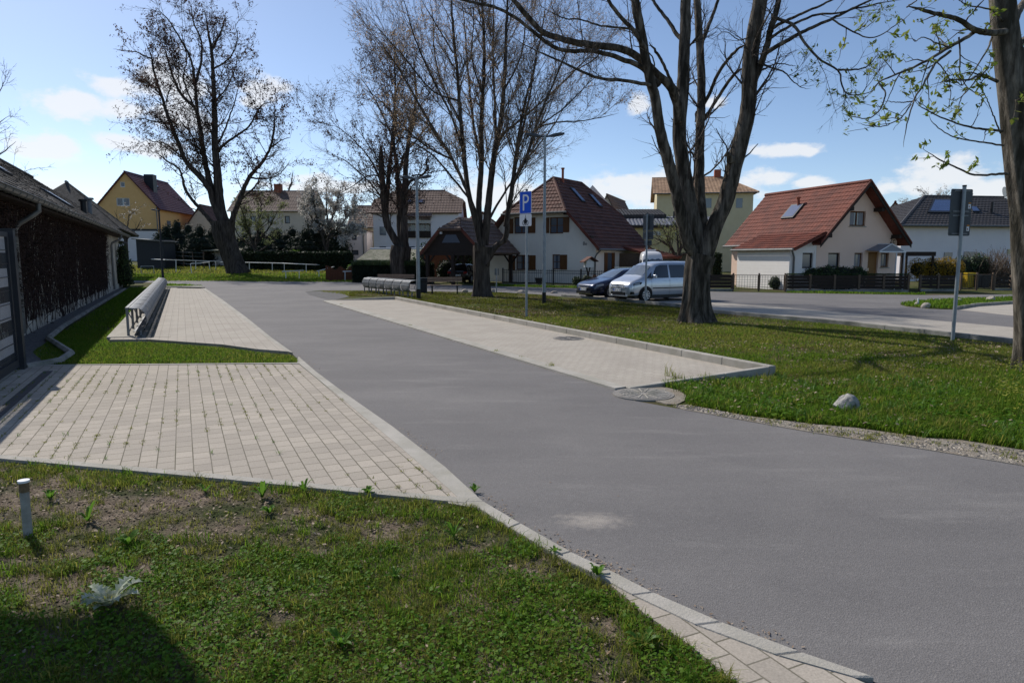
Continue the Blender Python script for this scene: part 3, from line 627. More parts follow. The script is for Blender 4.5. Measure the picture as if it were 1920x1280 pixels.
# ---- the other lawns
def lawn(poly, dens, h, w, mat, label, seed, z=None, thin=.25, lean=.7, name='grass', fade=None):
    rng = np.random.default_rng(seed); n = int(area(poly)*dens); P = scatter(poly, n, rng)
    k = fbm(P[:, 0], P[:, 1], .45, seed); k2 = vnoise(P[:, 0], P[:, 1], 2.3, seed+3); dm = sstep(thin, thin+.3, .65*k+.35*k2); P = P[rng.random(len(P)) < .12+.88*dm]
    if fade: P = P[rng.random(len(P)) < sstep(fade[0], fade[1], P[:, 1]+1.2*(fbm(P[:, 0], P[:, 1], .6, 88)-.5))]
    zz = hz(P[:, 0], P[:, 1]) if z is None else np.full(len(P), z)
    hh = h*(.55+.9*fbm(P[:, 0], P[:, 1], .8, seed+7))
    return grass_obj(name, [blades(P, hh, w, lean, z=zz, rng=rng)], mat, label)
GR = PX((1286, 760), (1399, 780), (1527, 796), (1600, 802), (1741, 822), (1800, 825), (1920, 845), (2300, 930), (2300, 700), (1920, 650), (1600, 613), (1340, 589), (1278, 578), (1143, 565), (1056, 559), (1010, 554), (940, 549), (880, 548.5), (760, 547), (690, 546), (655, 548), (655, 556.5), (740, 556), (1457, 688), (1447, 709), (1260, 714), (1235, 724), (1275, 733), (1288, 744))
def ydiv(poly, y0, y1):      # clip polygon to a y band (Sutherland-Hodgman)
    def clip(p, f, inter):
        out = []
        for i in range(len(p)):
            a, b = p[i-1], p[i]
            if f(b):
                if not f(a): out.append(inter(a, b))
                out.append(b)
            elif f(a): out.append(inter(a, b))
        return out
    def it(yc): return lambda a, b: (a[0]+(b[0]-a[0])*(yc-a[1])/(b[1]-a[1]), yc)
    p = clip([tuple(q[:2]) for q in poly], lambda q: q[1] >= y0, it(y0)); return clip(p, lambda q: q[1] <= y1, it(y1))
for (y0, y1, dn, h, w, m, th, lb) in [(4, 10.4, 5200, .085, .008, 'grass', .20, 'lush green grass around the granite boulder'), (7.6, 13, 2300, .055, .009, 'grass', .46, 'thin green grass on the near part of the green'), (4, 13, 1900, .055, .008, 'grassy', .36, 'yellowish grass on the near part of the green'),
        (13, 20, 850, .05, .013, 'grass', .44, 'green grass around the thick trunk'), (13, 20, 900, .05, .013, 'grassy', .3, 'yellowish grass around the thick trunk'), (20, 36, 420, .06, .02, 'grass', .3, 'green grass at the far end of the green'), (20, 36, 420, .06, .02, 'grassy', .3, 'yellowish grass at the far end of the green')]:
    lawn(ydiv(GR, y0, y1), dn, h, w, m, lb, int(y0*3+dn), thin=th, fade=(10.0, 7.6) if dn == 5200 else None)
lawn(ydiv(GR, 8, 20), 1500, .035, .009, 'drygrass', 'dry straw coloured patches on the green', 207, thin=.48, lean=1.6, name='dry_grass'); lawn(ydiv(GR, 20, 36), 300, .05, .02, 'drygrass', 'dry straw coloured patches at the far end of the green', 208, thin=.48, lean=1.6, name='dry_grass')
def do_green_extras():
    rng = np.random.default_rng(44)
    pl = ydiv(GR, 4, 9.6); P = scatter(pl, 17000, rng); n = fbm(P[:, 0], P[:, 1], .9, 31); e = sstep(9.5, 7.8, P[:, 1]); P = P[rng.random(len(P)) < sstep(.42, .6, n)*e]
    grass_obj('clover', [leaves(np.column_stack([P, .03+.06*rng.random(len(P))]), .022, .5, rng, 1.3)], 'clover', 'broad clover leaves around the granite boulder', 'clover')
    C = scatter(pl, 420, rng); T = tufts(C, 22, .05, rng); q = np.repeat(rng.random(len(C)) < .5, 22); v1 = blades(T[q], .15, .008, .8, rng=rng); v2 = blades(T[~q], .13, .010, .7, rng=rng)
    grass_obj('tall_grass', [v1], 'grassy', 'taller yellowish tufts around the granite boulder'); grass_obj('tall_grass', [v2], 'weed', 'taller bright green tufts around the granite boulder')
    P = scatter(pl, 3000, rng); P = P[rng.random(len(P)) < .1+.9*sstep(.5, .65, fbm(P[:, 0], P[:, 1], .8, 97))]; grass_obj('leaf_litter', [leaves(np.column_stack([P, .03+.05*rng.random(len(P))]), .022, .6, rng, .9)], 'litter', 'brown leaves lying in the grass around the granite boulder', 'litter')
    pl = ydiv(GR, 8, 14); P = scatter(pl, 9000, rng); n = fbm(P[:, 0], P[:, 1], .5, 77); P = P[rng.random(len(P)) < .08+.9*sstep(.45, .65, n)]
    grass_obj('leaf_litter', [leaves(np.column_stack([P, .01+.02*rng.random(len(P))]), .024, .5, rng, .9)], 'litter', 'fallen brown leaves scattered over the green', 'litter')
    pl = ydiv(GR, 12, 24); P = scatter(pl, 6000, rng); n = fbm(P[:, 0], P[:, 1], .5, 78); P = P[rng.random(len(P)) < .05+.6*sstep(.5, .65, n)]
    grass_obj('leaf_litter', [leaves(np.column_stack([P, .01+.02*rng.random(len(P))]), .035, .5, rng, .9)], 'litter', 'fallen brown leaves around the thick trunk', 'litter')
    # gravel stones
    pl = PX((1262, 762), (1284, 768), (1399, 789), (1527, 812), (1741, 844), (1920, 874), (1920, 848), (1741, 825), (1527, 798), (1399, 782), (1290, 761))
    P = scatter(pl, 5200, rng); P = P[rng.random(len(P)) < .18+.75*sstep(3.0, 2.0, P[:, 0])]
    s = .0075*(.5+1.3*rng.random(len(P))**2.2); n = len(P); a = rng.random(n)*6.28
    base = np.column_stack([P, np.full(n, .013)]); ux = np.column_stack([np.cos(a)*s*1.3, np.sin(a)*s*1.3, np.zeros(n)]); uy = np.column_stack([-np.sin(a)*s, np.cos(a)*s, np.zeros(n)]); tz = np.column_stack([np.zeros(n), np.zeros(n), s*1.1])
    Vv = np.stack([base-ux-uy, base+ux-uy*.7, base+ux*.8+uy, base-ux+uy*.8, base+tz], 1).reshape(-1, 3); i = np.arange(n)[:, None]*5
    F = np.concatenate([i+np.array([[0, 1, 4]]), i+np.array([[1, 2, 4]]), i+np.array([[2, 3, 4]]), i+np.array([[3, 0, 4]])])
    tag(np_obj('gravel_stones', Vv, F, M['dgravel'], mats=[M['dgravel'], M['stonel']], mi=np.tile((rng.random(n) < .45).astype(int), 4)), 'loose grey and pale gravel along the right road edge', 'gravel', kind='stuff')
    v, f = blades(tufts(scatter(pl, 60, rng), 14, .03, rng), .05, .006, 1.1, rng=rng); tag(np_obj('grass', v, f, M['grassy']), 'thin grass tufts in the gravel strip', 'grass', kind='stuff')
    # yellow flowering weeds at right edge
    pl = PX((1840, 720), (1925, 700), (2150, 760), (2150, 840), (1925, 790), (1870, 770)); P = scatter(pl, 3000, rng); n = vnoise(P[:, 0], P[:, 1], 2., 5); P = P[rng.random(len(P)) < sstep(.3, .6, n)]
    z = .08+.20*rng.random(len(P)); tag(np_obj('flowering_weeds', *leaves(np.column_stack([P, z]), .016, .7, rng, 1.), M['yellowfl']), 'yellow green flowering weeds below the chestnut', 'weeds', kind='stuff')
    v, f = blades(P[:1500], .24, .005, .4, rng=rng); tag(np_obj('weed_stalks', v, f, M['grass']), 'green stalks of the flowering weeds below the chestnut', 'weeds', kind='stuff')
do_green_extras()
LB = [(-7.6, 11.0)]+PX((560, 681), (546, 668), (481, 662), (416, 654), (275, 644), (205, 645))+[tuple(W(un, -1.54)[:2]), tuple(W(45, -1.54)[:2]), tuple(W(45, -2.75)[:2]), tuple(W(15, -2.55)[:2])]
lawn(ydiv(LB, 10.8, 16), 2600, .06, .009, 'grass', 'bright grass between the driveway and the left bay', 51, thin=.05)
lawn(ydiv(LB, 10.8, 16), 700, .06, .009, 'grassy', 'yellowish grass between the driveway and the left bay', 52, thin=.1)
lawn(ydiv(LB, 16, 42), 420, .07, .016, 'grass', 'grass strip between the barn and the curved rack', 53, thin=.1)
lawn(PX((287, 530.5), (376, 536), (382, 540), (283, 539.5)), 120, .12, .03, 'grass', 'grass patch at the far end of the left bay', 54, thin=0)
lawn(PX((600, 547), (690, 546.5), (655, 556), (640, 552)), 150, .06, .03, 'grassy', 'sparse grass at the road corner', 56, thin=.3)
lawn(PX((927, 536.6), (1088, 540.5), (1200, 543), (1200, 540), (1088, 537), (930, 533.5)), 130, .10, .03, 'grass', 'grass verge in front of the railings', 57, thin=0)
lawn(PX((1475, 549.2), (1735, 553), (1735, 550.8), (1475, 547)), 220, .10, .03, 'grass', 'grass verge in front of the dark board fence', 58, thin=0)
lawn(isl, 260, .12, .025, 'grass', 'grass of the small island in the car park', 59, z=.03, thin=0)
ME = [(-52, 52.5), (-38, 51.8), (-22, 50.2), (-14, 48.6), (-9, 48), (-9, 80), (-62, 80)]
lawn(ydiv(ME, 47, 62), 55, .13, .05, 'grass', 'meadow grass beyond the far street', 61, thin=.1)
lawn(ydiv(ME, 47, 62), 30, .13, .05, 'grassy', 'yellowish meadow grass beyond the far street', 62, thin=.2)
lawn(ydiv(ME, 62, 80), 28, .16, .07, 'grassy', 'bright meadow grass by the white rails', 63, thin=.1)
# ================================================================== trees
def smooth_poly(pts, n):
    P = np.array(pts, float); k = len(P)
    if k == 2: t = np.linspace(0, 1, n)[:, None]; return P[0]*(1-t)+P[1]*t
    Q = np.vstack([2*P[0]-P[1], P, 2*P[-1]-P[-2]]); out = []
    d = np.r_[0, np.cumsum(np.linalg.norm(np.diff(P, axis=0), axis=1))]; s = np.linspace(0, d[-1], n)
    for x in s:
        i = min(np.searchsorted(d, x, 'right')-1, k-2); t = (x-d[i])/max(d[i+1]-d[i], 1e-6)
        a, b, c, e = Q[i], Q[i+1], Q[i+2], Q[i+3]
        out.append(.5*((2*b)+(-a+c)*t+(2*a-5*b+4*c-e)*t*t+(-a+3*b-3*c+e)*t**3))
    return np.array(out)
def tubes_np(P, R, n=3, wob=0., rng=RNG):
    """P (b,k,3), R (b,k) -> verts, quads"""
    b, k, _ = P.shape; T = np.gradient(P, axis=1); T /= np.linalg.norm(T, axis=2, keepdims=True)+1e-9
    ref = np.tile(np.array([.3, .9, .1]), (b, 1)); m = np.abs((T[:, 0]*ref).sum(1)) > .9; ref[m] = (1, 0, 0)
    A = np.cross(T, ref[:, None, :]); A /= np.linalg.norm(A, axis=2, keepdims=True)+1e-9; B = np.cross(T, A)
    th = np.arange(n)*2*np.pi/n
    rr = R[:, :, None]*np.ones(n)
    if wob:                                     # vertical furrows, periodic round the stem
        zz = np.linspace(0, 1, k)[None, :, None]*np.linalg.norm(np.diff(P, axis=1), axis=2).sum(1)[:, None, None]; q = rng.random()*9; f_ = 1.6+n/12
        rd = vnoise(np.cos(th)*f_+zz*.55+q, np.sin(th)*f_+zz*.4, 1.0, 3)+.5*vnoise(np.cos(th)*f_*2+zz*1.6, np.sin(th)*f_*2-zz*1.3+q, 1.0, 5); rr = rr*(1+wob*2.0*(rd-.75))
    Vv = P[:, :, None]+(A[:, :, None]*np.cos(th)[:, None]+B[:, :, None]*np.sin(th)[:, None])*rr[..., None]
    base = (np.arange(b)[:, None, None]*k+np.arange(k-1)[None, :, None])*n; j = np.arange(n)[None, None, :]; j2 = (j+1) % n
    F = np.stack([base+j, base+j2, base+n+j2, base+n+j], -1).reshape(-1, 4)
    return Vv.reshape(-1, 3), F
def sprout(P, R, per, L, ang, rng, up=.25, jit=.18, k=5, t0=.25, rk=.5, rmin=.004, lfall=.55, droop=0., rmax=9.):
    """children of branches P (b,k,3); per = mean number per branch (array or scalar); L length scale array/scalar"""
    b, kk, _ = P.shape; n = rng.poisson(np.broadcast_to(per, (b,))); idx = np.repeat(np.arange(b), n); m = len(idx)
    if m == 0: return np.zeros((0, k, 3)), np.zeros((0, k))
    t = t0+(1-t0)*rng.random(m); x = t*(kk-1); i = np.minimum(x.astype(int), kk-2); f = (x-i)[:, None]
    p = P[idx, i]*(1-f)+P[idx, i+1]*f; r = R[idx, i]*(1-f[:, 0])+R[idx, i+1]*f[:, 0]
    d = P[idx, i+1]-P[idx, i]; d /= np.linalg.norm(d, axis=1, keepdims=True)+1e-9
    q = rng.normal(size=(m, 3)); q -= d*(q*d).sum(1, keepdims=True); q /= np.linalg.norm(q, axis=1, keepdims=True)+1e-9
    a = rng.uniform(ang[0], ang[1], m)[:, None]; c = d*np.cos(a)+q*np.sin(a)
    c[:, 2] += up; c /= np.linalg.norm(c, axis=1, keepdims=True)
    l = (np.broadcast_to(L, (b,))[idx])*(1-lfall*(t-t0)/(1-t0))*rng.uniform(.55, 1.25, m)
    C = np.zeros((m, k, 3)); C[:, 0] = p; cur = c
    for s in range(1, k):
        C[:, s] = C[:, s-1]+cur*(l/(k-1))[:, None]
        cur = cur+rng.normal(0, jit, (m, 3)); cur[:, 2] += (up*.35-droop*s/k); cur /= np.linalg.norm(cur, axis=1, keepdims=True)
    r0 = np.minimum(np.maximum(r*rk, rmin), rmax); RR = r0[:, None]*np.linspace(1, .35, k)[None]; RR = np.maximum(RR, rmin*.6)
    return C, RR
def cut(V0):  # helper: polyline lengths
    return np.linalg.norm(np.diff(V0, axis=1), axis=2).sum(1)
def make_tree(name, label, cat_, base, Y0, trunk, limbs, spec, seed=1, bark='bark', twig='twig', leaf=None, flare=1.5, group=None, zbase=0., wob=.08, stubs=(), lw=1.):
    """trunk: (px points, widths px); limbs: (px pts, w0, w1, depth0, depth1); spec: list of dict for sprout levels"""
    rng = np.random.default_rng(seed); ppm = FPX/Y0
    bx, by = base; bz = float(hz(bx, by)) if zbase is None else zbase
    root = thing(name, label, cat_, (bx, by, bz), group=group)
    parts = []
    TP = np.array([at(*p, Y0) for p in trunk[0]]); TP[0] = (bx, by, bz-.15)
    NS = 48; Tc = smooth_poly(TP, 70); s = np.linspace(0, 1, 70); wd = np.interp(s, np.linspace(0, 1, len(trunk[1])), trunk[1])/ppm/2
    hh = Tc[:, 2]-bz; wd = wd*(1+(flare-1)*np.exp(-np.maximum(hh, 0)/(.45*wd[4]*2)))
    v, f = tubes_np(Tc[None], wd[None], NS, wob, rng)
    # root buttresses: angular flare near the base
    ctr = np.repeat(Tc, NS, 0); dv = v-ctr; an = np.arctan2(dv[:, 1], dv[:, 0]); h = np.repeat(hh, NS)
    v = ctr+dv*(1+.16*np.sin(an*5+seed)*np.exp(-np.maximum(h, 0)/.5)+.045*np.sin(an*7+h*1.3+seed))[:, None]
    parts.append((v, f)); LP = []; LR = []
    for lb in limbs:
        pts, w0, w1, d0, d1 = lb[:5]; n = 44 if lb[1] > 9 else 26
        raw = [at(p[0], p[1], Y0+d0+(d1-d0)*i/(len(pts)-1)) for i, p in enumerate(pts)]
        c = smooth_poly(raw, n); c[2:-1] += rng.normal(0, .012*30/ppm, (n-3, 3)); r = (w1+(w0-w1)*(1-np.linspace(0, 1, n))**1.35)*lw/ppm/2; r[-6:] *= np.linspace(1, .3, 6)
        vv, ff = tubes_np(c[None], r[None], 24 if w0 > 14 else (14 if w0 > 9 else 8), wob, rng); parts.append((vv, ff)); qi = np.linspace(0, n-1, 26).round().astype(int); LP.append(c[qi]); LR.append(r[qi])
    for (px, py, w, dpt, ex) in stubs:
        a = at(px, py, Y0+dpt); b_ = at(px+ex[0], py+ex[1], Y0+dpt-.2); c = np.linspace(np.array(a), np.array(b_), 5); vv, ff = tubes_np(c[None], np.array([[1.15, .85, .7, .62, .04]])*w/ppm/2*.8, 10, .08, rng); parts.append((vv, ff))
    v, f = cat(parts); np_obj('trunk', v, f, M[bark], root, smooth=True)
    P = np.array(LP); R = np.array(LR); allp = []; last = (P, R)
    lens = cut(P)
    for li, sp in enumerate(spec):
        sp = dict(sp); dens = sp.pop('dens'); rel = sp.pop('rel', None); src = sp.pop('src', 'last'); L = sp.pop('L')
        if src == 'all' and allp: P_, R_ = P, R
        else: P_, R_ = (P, R) if li == 0 else last
        ln = cut(P_); per = ln*dens; LL = np.clip(ln*rel, .3*L, L) if rel else L
        C, RR = sprout(P_, R_, per, LL, rng=rng, **sp); allp.append((C, RR)); last = (C, RR)
        if li == 0 and len(C): pass
    tv = [tubes_np(C, RR, 4 if i == 0 else 3) for i, (C, RR) in enumerate(allp) if len(C)]
    v, f = cat(tv); np_obj('branches', v, f, M[twig], root)
    if leaf:
        Cs = np.concatenate([c[:, -4:].reshape(-1, 3) for c, _ in allp[-leaf.get('lv', 1):]])
        n = int(len(Cs)*leaf['frac']); k = rng.integers(0, len(Cs), n)
        if leaf.get('clump'):
            q = Cs[k]; nn = fbm(q[:, 0]+q[:, 2]*.7, q[:, 1]-q[:, 2]*.6, leaf['clump'], seed); k = k[rng.random(n) < sstep(.36, .6, nn)]
        q = Cs[k]+rng.normal(0, leaf['size']*1.1, (len(k), 3)); v, f = leaves(q, leaf['size'], 1.3, rng, leaf.get('asp', .9)); np_obj(leaf.get('name', 'leaves'), v, f, M[leaf['mat']], root)
    return root
def XY(px, py): p = Gz(px, py); return (p.x, p.y)

# --- thick multi-stemmed tree on the green
T4 = [([(1316, 480), (1294, 465), (1279, 412), (1265, 349), (1250, 291), (1238, 247), (1228, 184), (1216, 136), (1204, 73), (1192, 10), (1180, -60)], 26, 16, 0, -1.2),
      ([(1316, 480), (1308, 455), (1294, 387), (1281, 315), (1273, 242), (1280, 170), (1284, 80), (1286, -10), (1290, -90)], 34, 20, 0, .6),
      ([(1322, 480), (1320, 445), (1313, 378), (1311, 310), (1313, 242), (1315, 170), (1313, 97), (1308, 24), (1304, -70)], 24, 14, 0, 1.8),
      ([(1320, 485), (1328, 460), (1342, 420), (1361, 375), (1376, 315), (1391, 257), (1404, 194), (1405, 135), (1412, 73), (1424, 10), (1440, -70)], 36, 26, 0, -.4),
      ([(1400, 185), (1425, 125), (1440, 80), (1446, 50), (1456, 19), (1470, -50)], 15, 10, -.3, -.8),
      ([(1272, 229), (1268, 190), (1255, 160), (1227, 135), (1204, 112), (1165, 92), (1112, 85), (1066, 76), (1020, 62), (988, 30), (963, 0), (930, -40)], 19, 8, .2, -2.2),
      ([(1236, 160), (1204, 128), (1169, 112), (1112, 96), (1066, 96), (1032, 85), (997, 57), (963, 32), (929, 14), (874, 2), (800, -20)], 11, 4, -.6, -3.0),
      ([(1222, 162), (1211, 158), (1169, 151), (1124, 147), (1089, 133), (1055, 117), (1007, 96), (960, 70)], 8, 2.5, -.8, -2.6),
      ([(1212, 95), (1190, 60), (1162, 30), (1140, 0), (1120, -40)], 9, 6, -1, -1.8),
      ([(1200, 62), (1185, 55), (1124, 48), (1089, 37), (1055, 34), (1010, 10)], 5, 2, -1, -2.2),
      ([(1270, 170), (1261, 158), (1238, 110), (1217, 80)], 7, 5, .3, -.4), ([(1280, 75), (1270, 66), (1254, 41), (1227, 5), (1200, -40)], 9, 5, .5, 1.6),
      ([(1316, 200), (1327, 183), (1348, 136), (1374, 101), (1402, 80)], 8, 6, 1.2, .2), ([(1316, 225), (1329, 211), (1355, 169), (1378, 138), (1397, 126)], 8, 6, 1.2, 0),
      ([(1312, 85), (1322, 66), (1334, 35), (1346, 0), (1356, -40)], 9, 6, 1.4, 2.4),
      ([(1425, 118), (1439, 98), (1475, 77), (1514, 56), (1561, 35), (1608, 12), (1660, -12)], 10, 3, -.5, -2.0),
      ([(1440, 60), (1462, 45), (1490, 32), (1540, 10), (1590, -15)], 7, 3, -.6, -1.8), ([(1440, 75), (1480, 50), (1530, 28), (1570, 25), (1640, 8), (1690, 0)], 6, 2, -.6, -2.2),
      ([(1448, 28), (1458, 35), (1489, 49), (1505, 75), (1538, 112), (1571, 131), (1578, 159), (1592, 178), (1632, 173), (1652, 150)], 6.5, 2, -.8, -2.4),
      ([(1571, 131), (1600, 131), (1625, 125), (1645, 105)], 4, 1.5, -1.9, -2.4), ([(1430, 120), (1440, 125), (1470, 135), (1484, 150), (1505, 165), (1520, 166)], 4.5, 1.2, -.5, -1.4),
      ([(1428, 132), (1455, 120), (1480, 122), (1496, 125)], 3.5, 1.2, -.5, -1.1), ([(1378, 137), (1388, 120), (1395, 80), (1370, 60), (1345, 45)], 3, 1, -.2, .8),
      ([(1404, 70), (1385, 75), (1362, 60), (1345, 66)], 3, 1, -.4, .5), ([(1225, 150), (1225, 110), (1200, 90), (1180, 85)], 3.5, 1.2, -.8, -1.8)]
p4 = G(1305, 604)
make_tree('lime_tree', 'massive rough barked tree forking into four stems on the green', 'tree', p4, p4[1], ([(1305, 606), (1304, 585), (1306, 550), (1308, 510), (1316, 478)], [49, 48, 46, 45, 52]), T4,
          [dict(dens=1.1, rel=.4, L=1.9, ang=(.5, 1.2), up=.2, k=6, t0=.2, rk=.22, rmin=.008, rmax=.028), dict(dens=5.5, L=.9, ang=(.4, 1.0), up=.08, k=5, t0=.12, rk=.6, rmin=.0045), dict(dens=6.5, L=.38, ang=(.4, 1.), up=.03, k=4, t0=.1, rk=.7, rmin=.0032)],
          seed=4, lw=.90, leaf=dict(mat='rosebud', size=.013, frac=.12, lv=1, name='buds'), flare=1.35, wob=.07,
          stubs=[(1246, 276, 20, -.1, (-14, -18)), (1310, 226, 16, 1.2, (-5, -18)), (1404, 226, 22, -.2, (10, -18)), (1370, 300, 18, -.3, (-7, -16))])
# --- vase shaped tree with tan buds in the middle
T3 = [([(905, 470), (893, 420), (880, 370), (873, 320), (867, 260), (862, 200), (858, 140), (850, 60), (845, -20)], 15, 5, 0, -1),
      ([(903, 465), (898, 400), (900, 350), (903, 300), (902, 240), (905, 180), (908, 100), (905, 20), (900, -50)], 17, 5, 0, 1.2),
      ([(908, 460), (915, 390), (920, 340), (926, 300), (930, 270), (940, 220), (945, 160), (948, 100), (950, 30), (955, -40)], 19, 5, 0, -.8),
      ([(903, 440), (888, 390), (872, 350), (848, 300), (818, 250), (788, 200), (760, 150), (735, 110), (705, 70)], 10, 3, 0, -2.2),
      ([(915, 485), (930, 462), (946, 450), (951, 430), (951, 410), (956, 380), (961, 345), (968, 290), (980, 213), (990, 170), (1000, 138), (1008, 80)], 15, 4, 0, -1.5),
      ([(948, 425), (955, 380), (964, 340), (987, 295), (1003, 243), (1029, 177), (1056, 112), (1075, 60)], 11, 3, -.4, -2.),
      ([(912, 425), (923, 400), (949, 357), (975, 317), (1003, 280), (1035, 240), (1070, 180)], 7, 2.5, .3, 2.2),
      ([(930, 275), (950, 245), (1000, 205), (1050, 160), (1100, 110), (1125, 85)], 7, 2, -.2, 1.5),
      ([(985, 260), (1010, 240), (1040, 230), (1080, 228), (1130, 220), (1160, 212)], 5, 1.5, -.8, -2.),
      ([(882, 375), (845, 330), (810, 290), (770, 265), (730, 240), (690, 215)], 6, 2, -.1, 2.), ([(873, 300), (845, 215), (812, 150), (785, 90), (765, 30), (750, -30)], 7, 2.5, -.4, -2.4),
      ([(902, 305), (886, 220), (878, 140), (872, 60), (865, -10)], 8, 3, .5, 2.4), ([(930, 275), (928, 200), (925, 120), (925, 40), (926, -30)], 8, 3, -.2, 2.4),
      ([(962, 344), (974, 270), (992, 190), (1005, 110), (1020, 30), (1025, -20)], 7, 2.5, -.7, 1.2), ([(864, 230), (830, 160), (815, 100), (812, 40), (805, -20)], 5, 2, -.6, 1.2),
      ([(862, 190), (810, 170), (760, 110), (715, 60), (690, 30)], 5, 1.8, -.6, -2.8), ([(945, 170), (975, 110), (985, 50), (990, -10)], 5, 2, -.5, 1.6), ([(905, 180), (885, 110), (888, 40), (885, -20)], 5, 2, .8, -1.4),
      ([(850, 300), (800, 275), (755, 235), (715, 190), (680, 165)], 5, 1.5, -.6, -1.5), ([(1003, 243), (1060, 200), (1110, 150), (1145, 135)], 4, 1.2, -1, -2.8),
      ([(850, 100), (820, 50), (790, 0)], 4, 2, -.9, -2), ([(960, 380), (985, 345), (1010, 320), (1035, 335)], 2.5, 1, -.5, -1.6)]
p3 = G(905, 556)
make_tree('vase_shaped_tree', 'vase shaped tree with many slender stems and tan buds beside the slatted bench', 'tree', p3, p3[1], ([(905, 558), (904, 535), (903, 510), (903, 485), (905, 462)], [29, 28, 28, 31, 35]), T3,
          [dict(dens=1.9, rel=.5, L=3.4, ang=(.3, .8), up=.2, k=7, t0=.22, rk=.4, rmin=.009, rmax=.026, jit=.12, lfall=.35), dict(dens=4.2, L=1.4, ang=(.3, .85), up=.1, k=5, t0=.1, rk=.6, rmin=.0055, lfall=.4), dict(dens=5.5, L=.55, ang=(.3, 1.0), up=-.03, k=4, t0=.05, rk=.7, rmin=.004, lfall=.3)],
          seed=3, lw=.78, bark='bark2', twig='twigl', leaf=dict(mat='bud', size=.031, frac=1.0, lv=1, name='buds', clump=.5), flare=1.3,
          stubs=[(897, 468, 14, -.3, (-6, -14)), (915, 498, 8, -.4, (3, -10))])
# --- double stemmed tree behind the bench
T2 = [([(752, 468), (738, 445), (726, 420), (721, 390), (716, 330), (714, 272)], 18, 12, 0, -.6), ([(724, 400), (728, 340), (734, 280), (738, 230), (741, 180), (740, 120), (742, 80)], 12, 3, -.1, .8),
      ([(756, 468), (751, 420), (750, 390), (746, 340), (743, 300), (738, 270), (742, 220), (730, 150)], 20, 3, 0, 1.6), ([(760, 468), (758, 440), (757, 390), (760, 330), (765, 270), (772, 240), (780, 180), (775, 110)], 20, 4, 0, -.8),
      ([(761, 350), (772, 338), (790, 330), (800, 316), (800, 300), (812, 285)], 8, 3, -.3, -1.5), ([(745, 330), (760, 285), (775, 270), (800, 240), (830, 215)], 7, 2, .8, 2), ([(721, 380), (700, 350), (675, 325), (645, 300), (620, 290)], 5, 1.5, -.2, -2),
      ([(718, 350), (695, 300), (665, 265), (635, 240), (618, 235)], 5, 1.5, -.4, 1.5), ([(736, 260), (715, 210), (690, 165), (670, 140)], 5, 1.5, .4, -1.5), ([(768, 255), (800, 270), (830, 290), (850, 300)], 4, 1.2, -.5, -2),
      ([(716, 330), (690, 330), (660, 350), (630, 365)], 4, 1.2, -.4, -1.6), ([(772, 330), (800, 325), (830, 320), (848, 330)], 4, 1.2, -.4, 1.5), ([(740, 180), (760, 120), (765, 80)], 4, 1.5, .6, -1.), ([(725, 410), (700, 400), (680, 402), (660, 395)], 3.5, 1.2, 0, -1.4)]
p2 = G(752, 531)
make_tree('double_trunk_tree', 'dark tree with two parallel stems and dry seed clusters behind the steel rack', 'tree', p2, p2[1], ([(752, 533), (751, 515), (750, 495), (751, 478), (753, 462)], [31, 31, 33, 37, 36]), T2,
          [dict(dens=1.7, rel=.7, L=4.0, ang=(.4, 1.1), up=.16, k=6, t0=.12, rk=.4, rmin=.013, rmax=.04, lfall=.35), dict(dens=3.2, L=1.7, ang=(.4, 1.0), up=.06, k=5, t0=.1, rk=.6, rmin=.0085, lfall=.4), dict(dens=3.2, L=.7, ang=(.4, 1.), up=-.03, k=4, t0=.05, rk=.7, rmin=.0065, lfall=.3)],
          seed=2, lw=.80, bark='bark2', leaf=dict(mat='dryleaf', size=.062, frac=.8, lv=2, name='seed_clusters', clump=.35), flare=1.25)
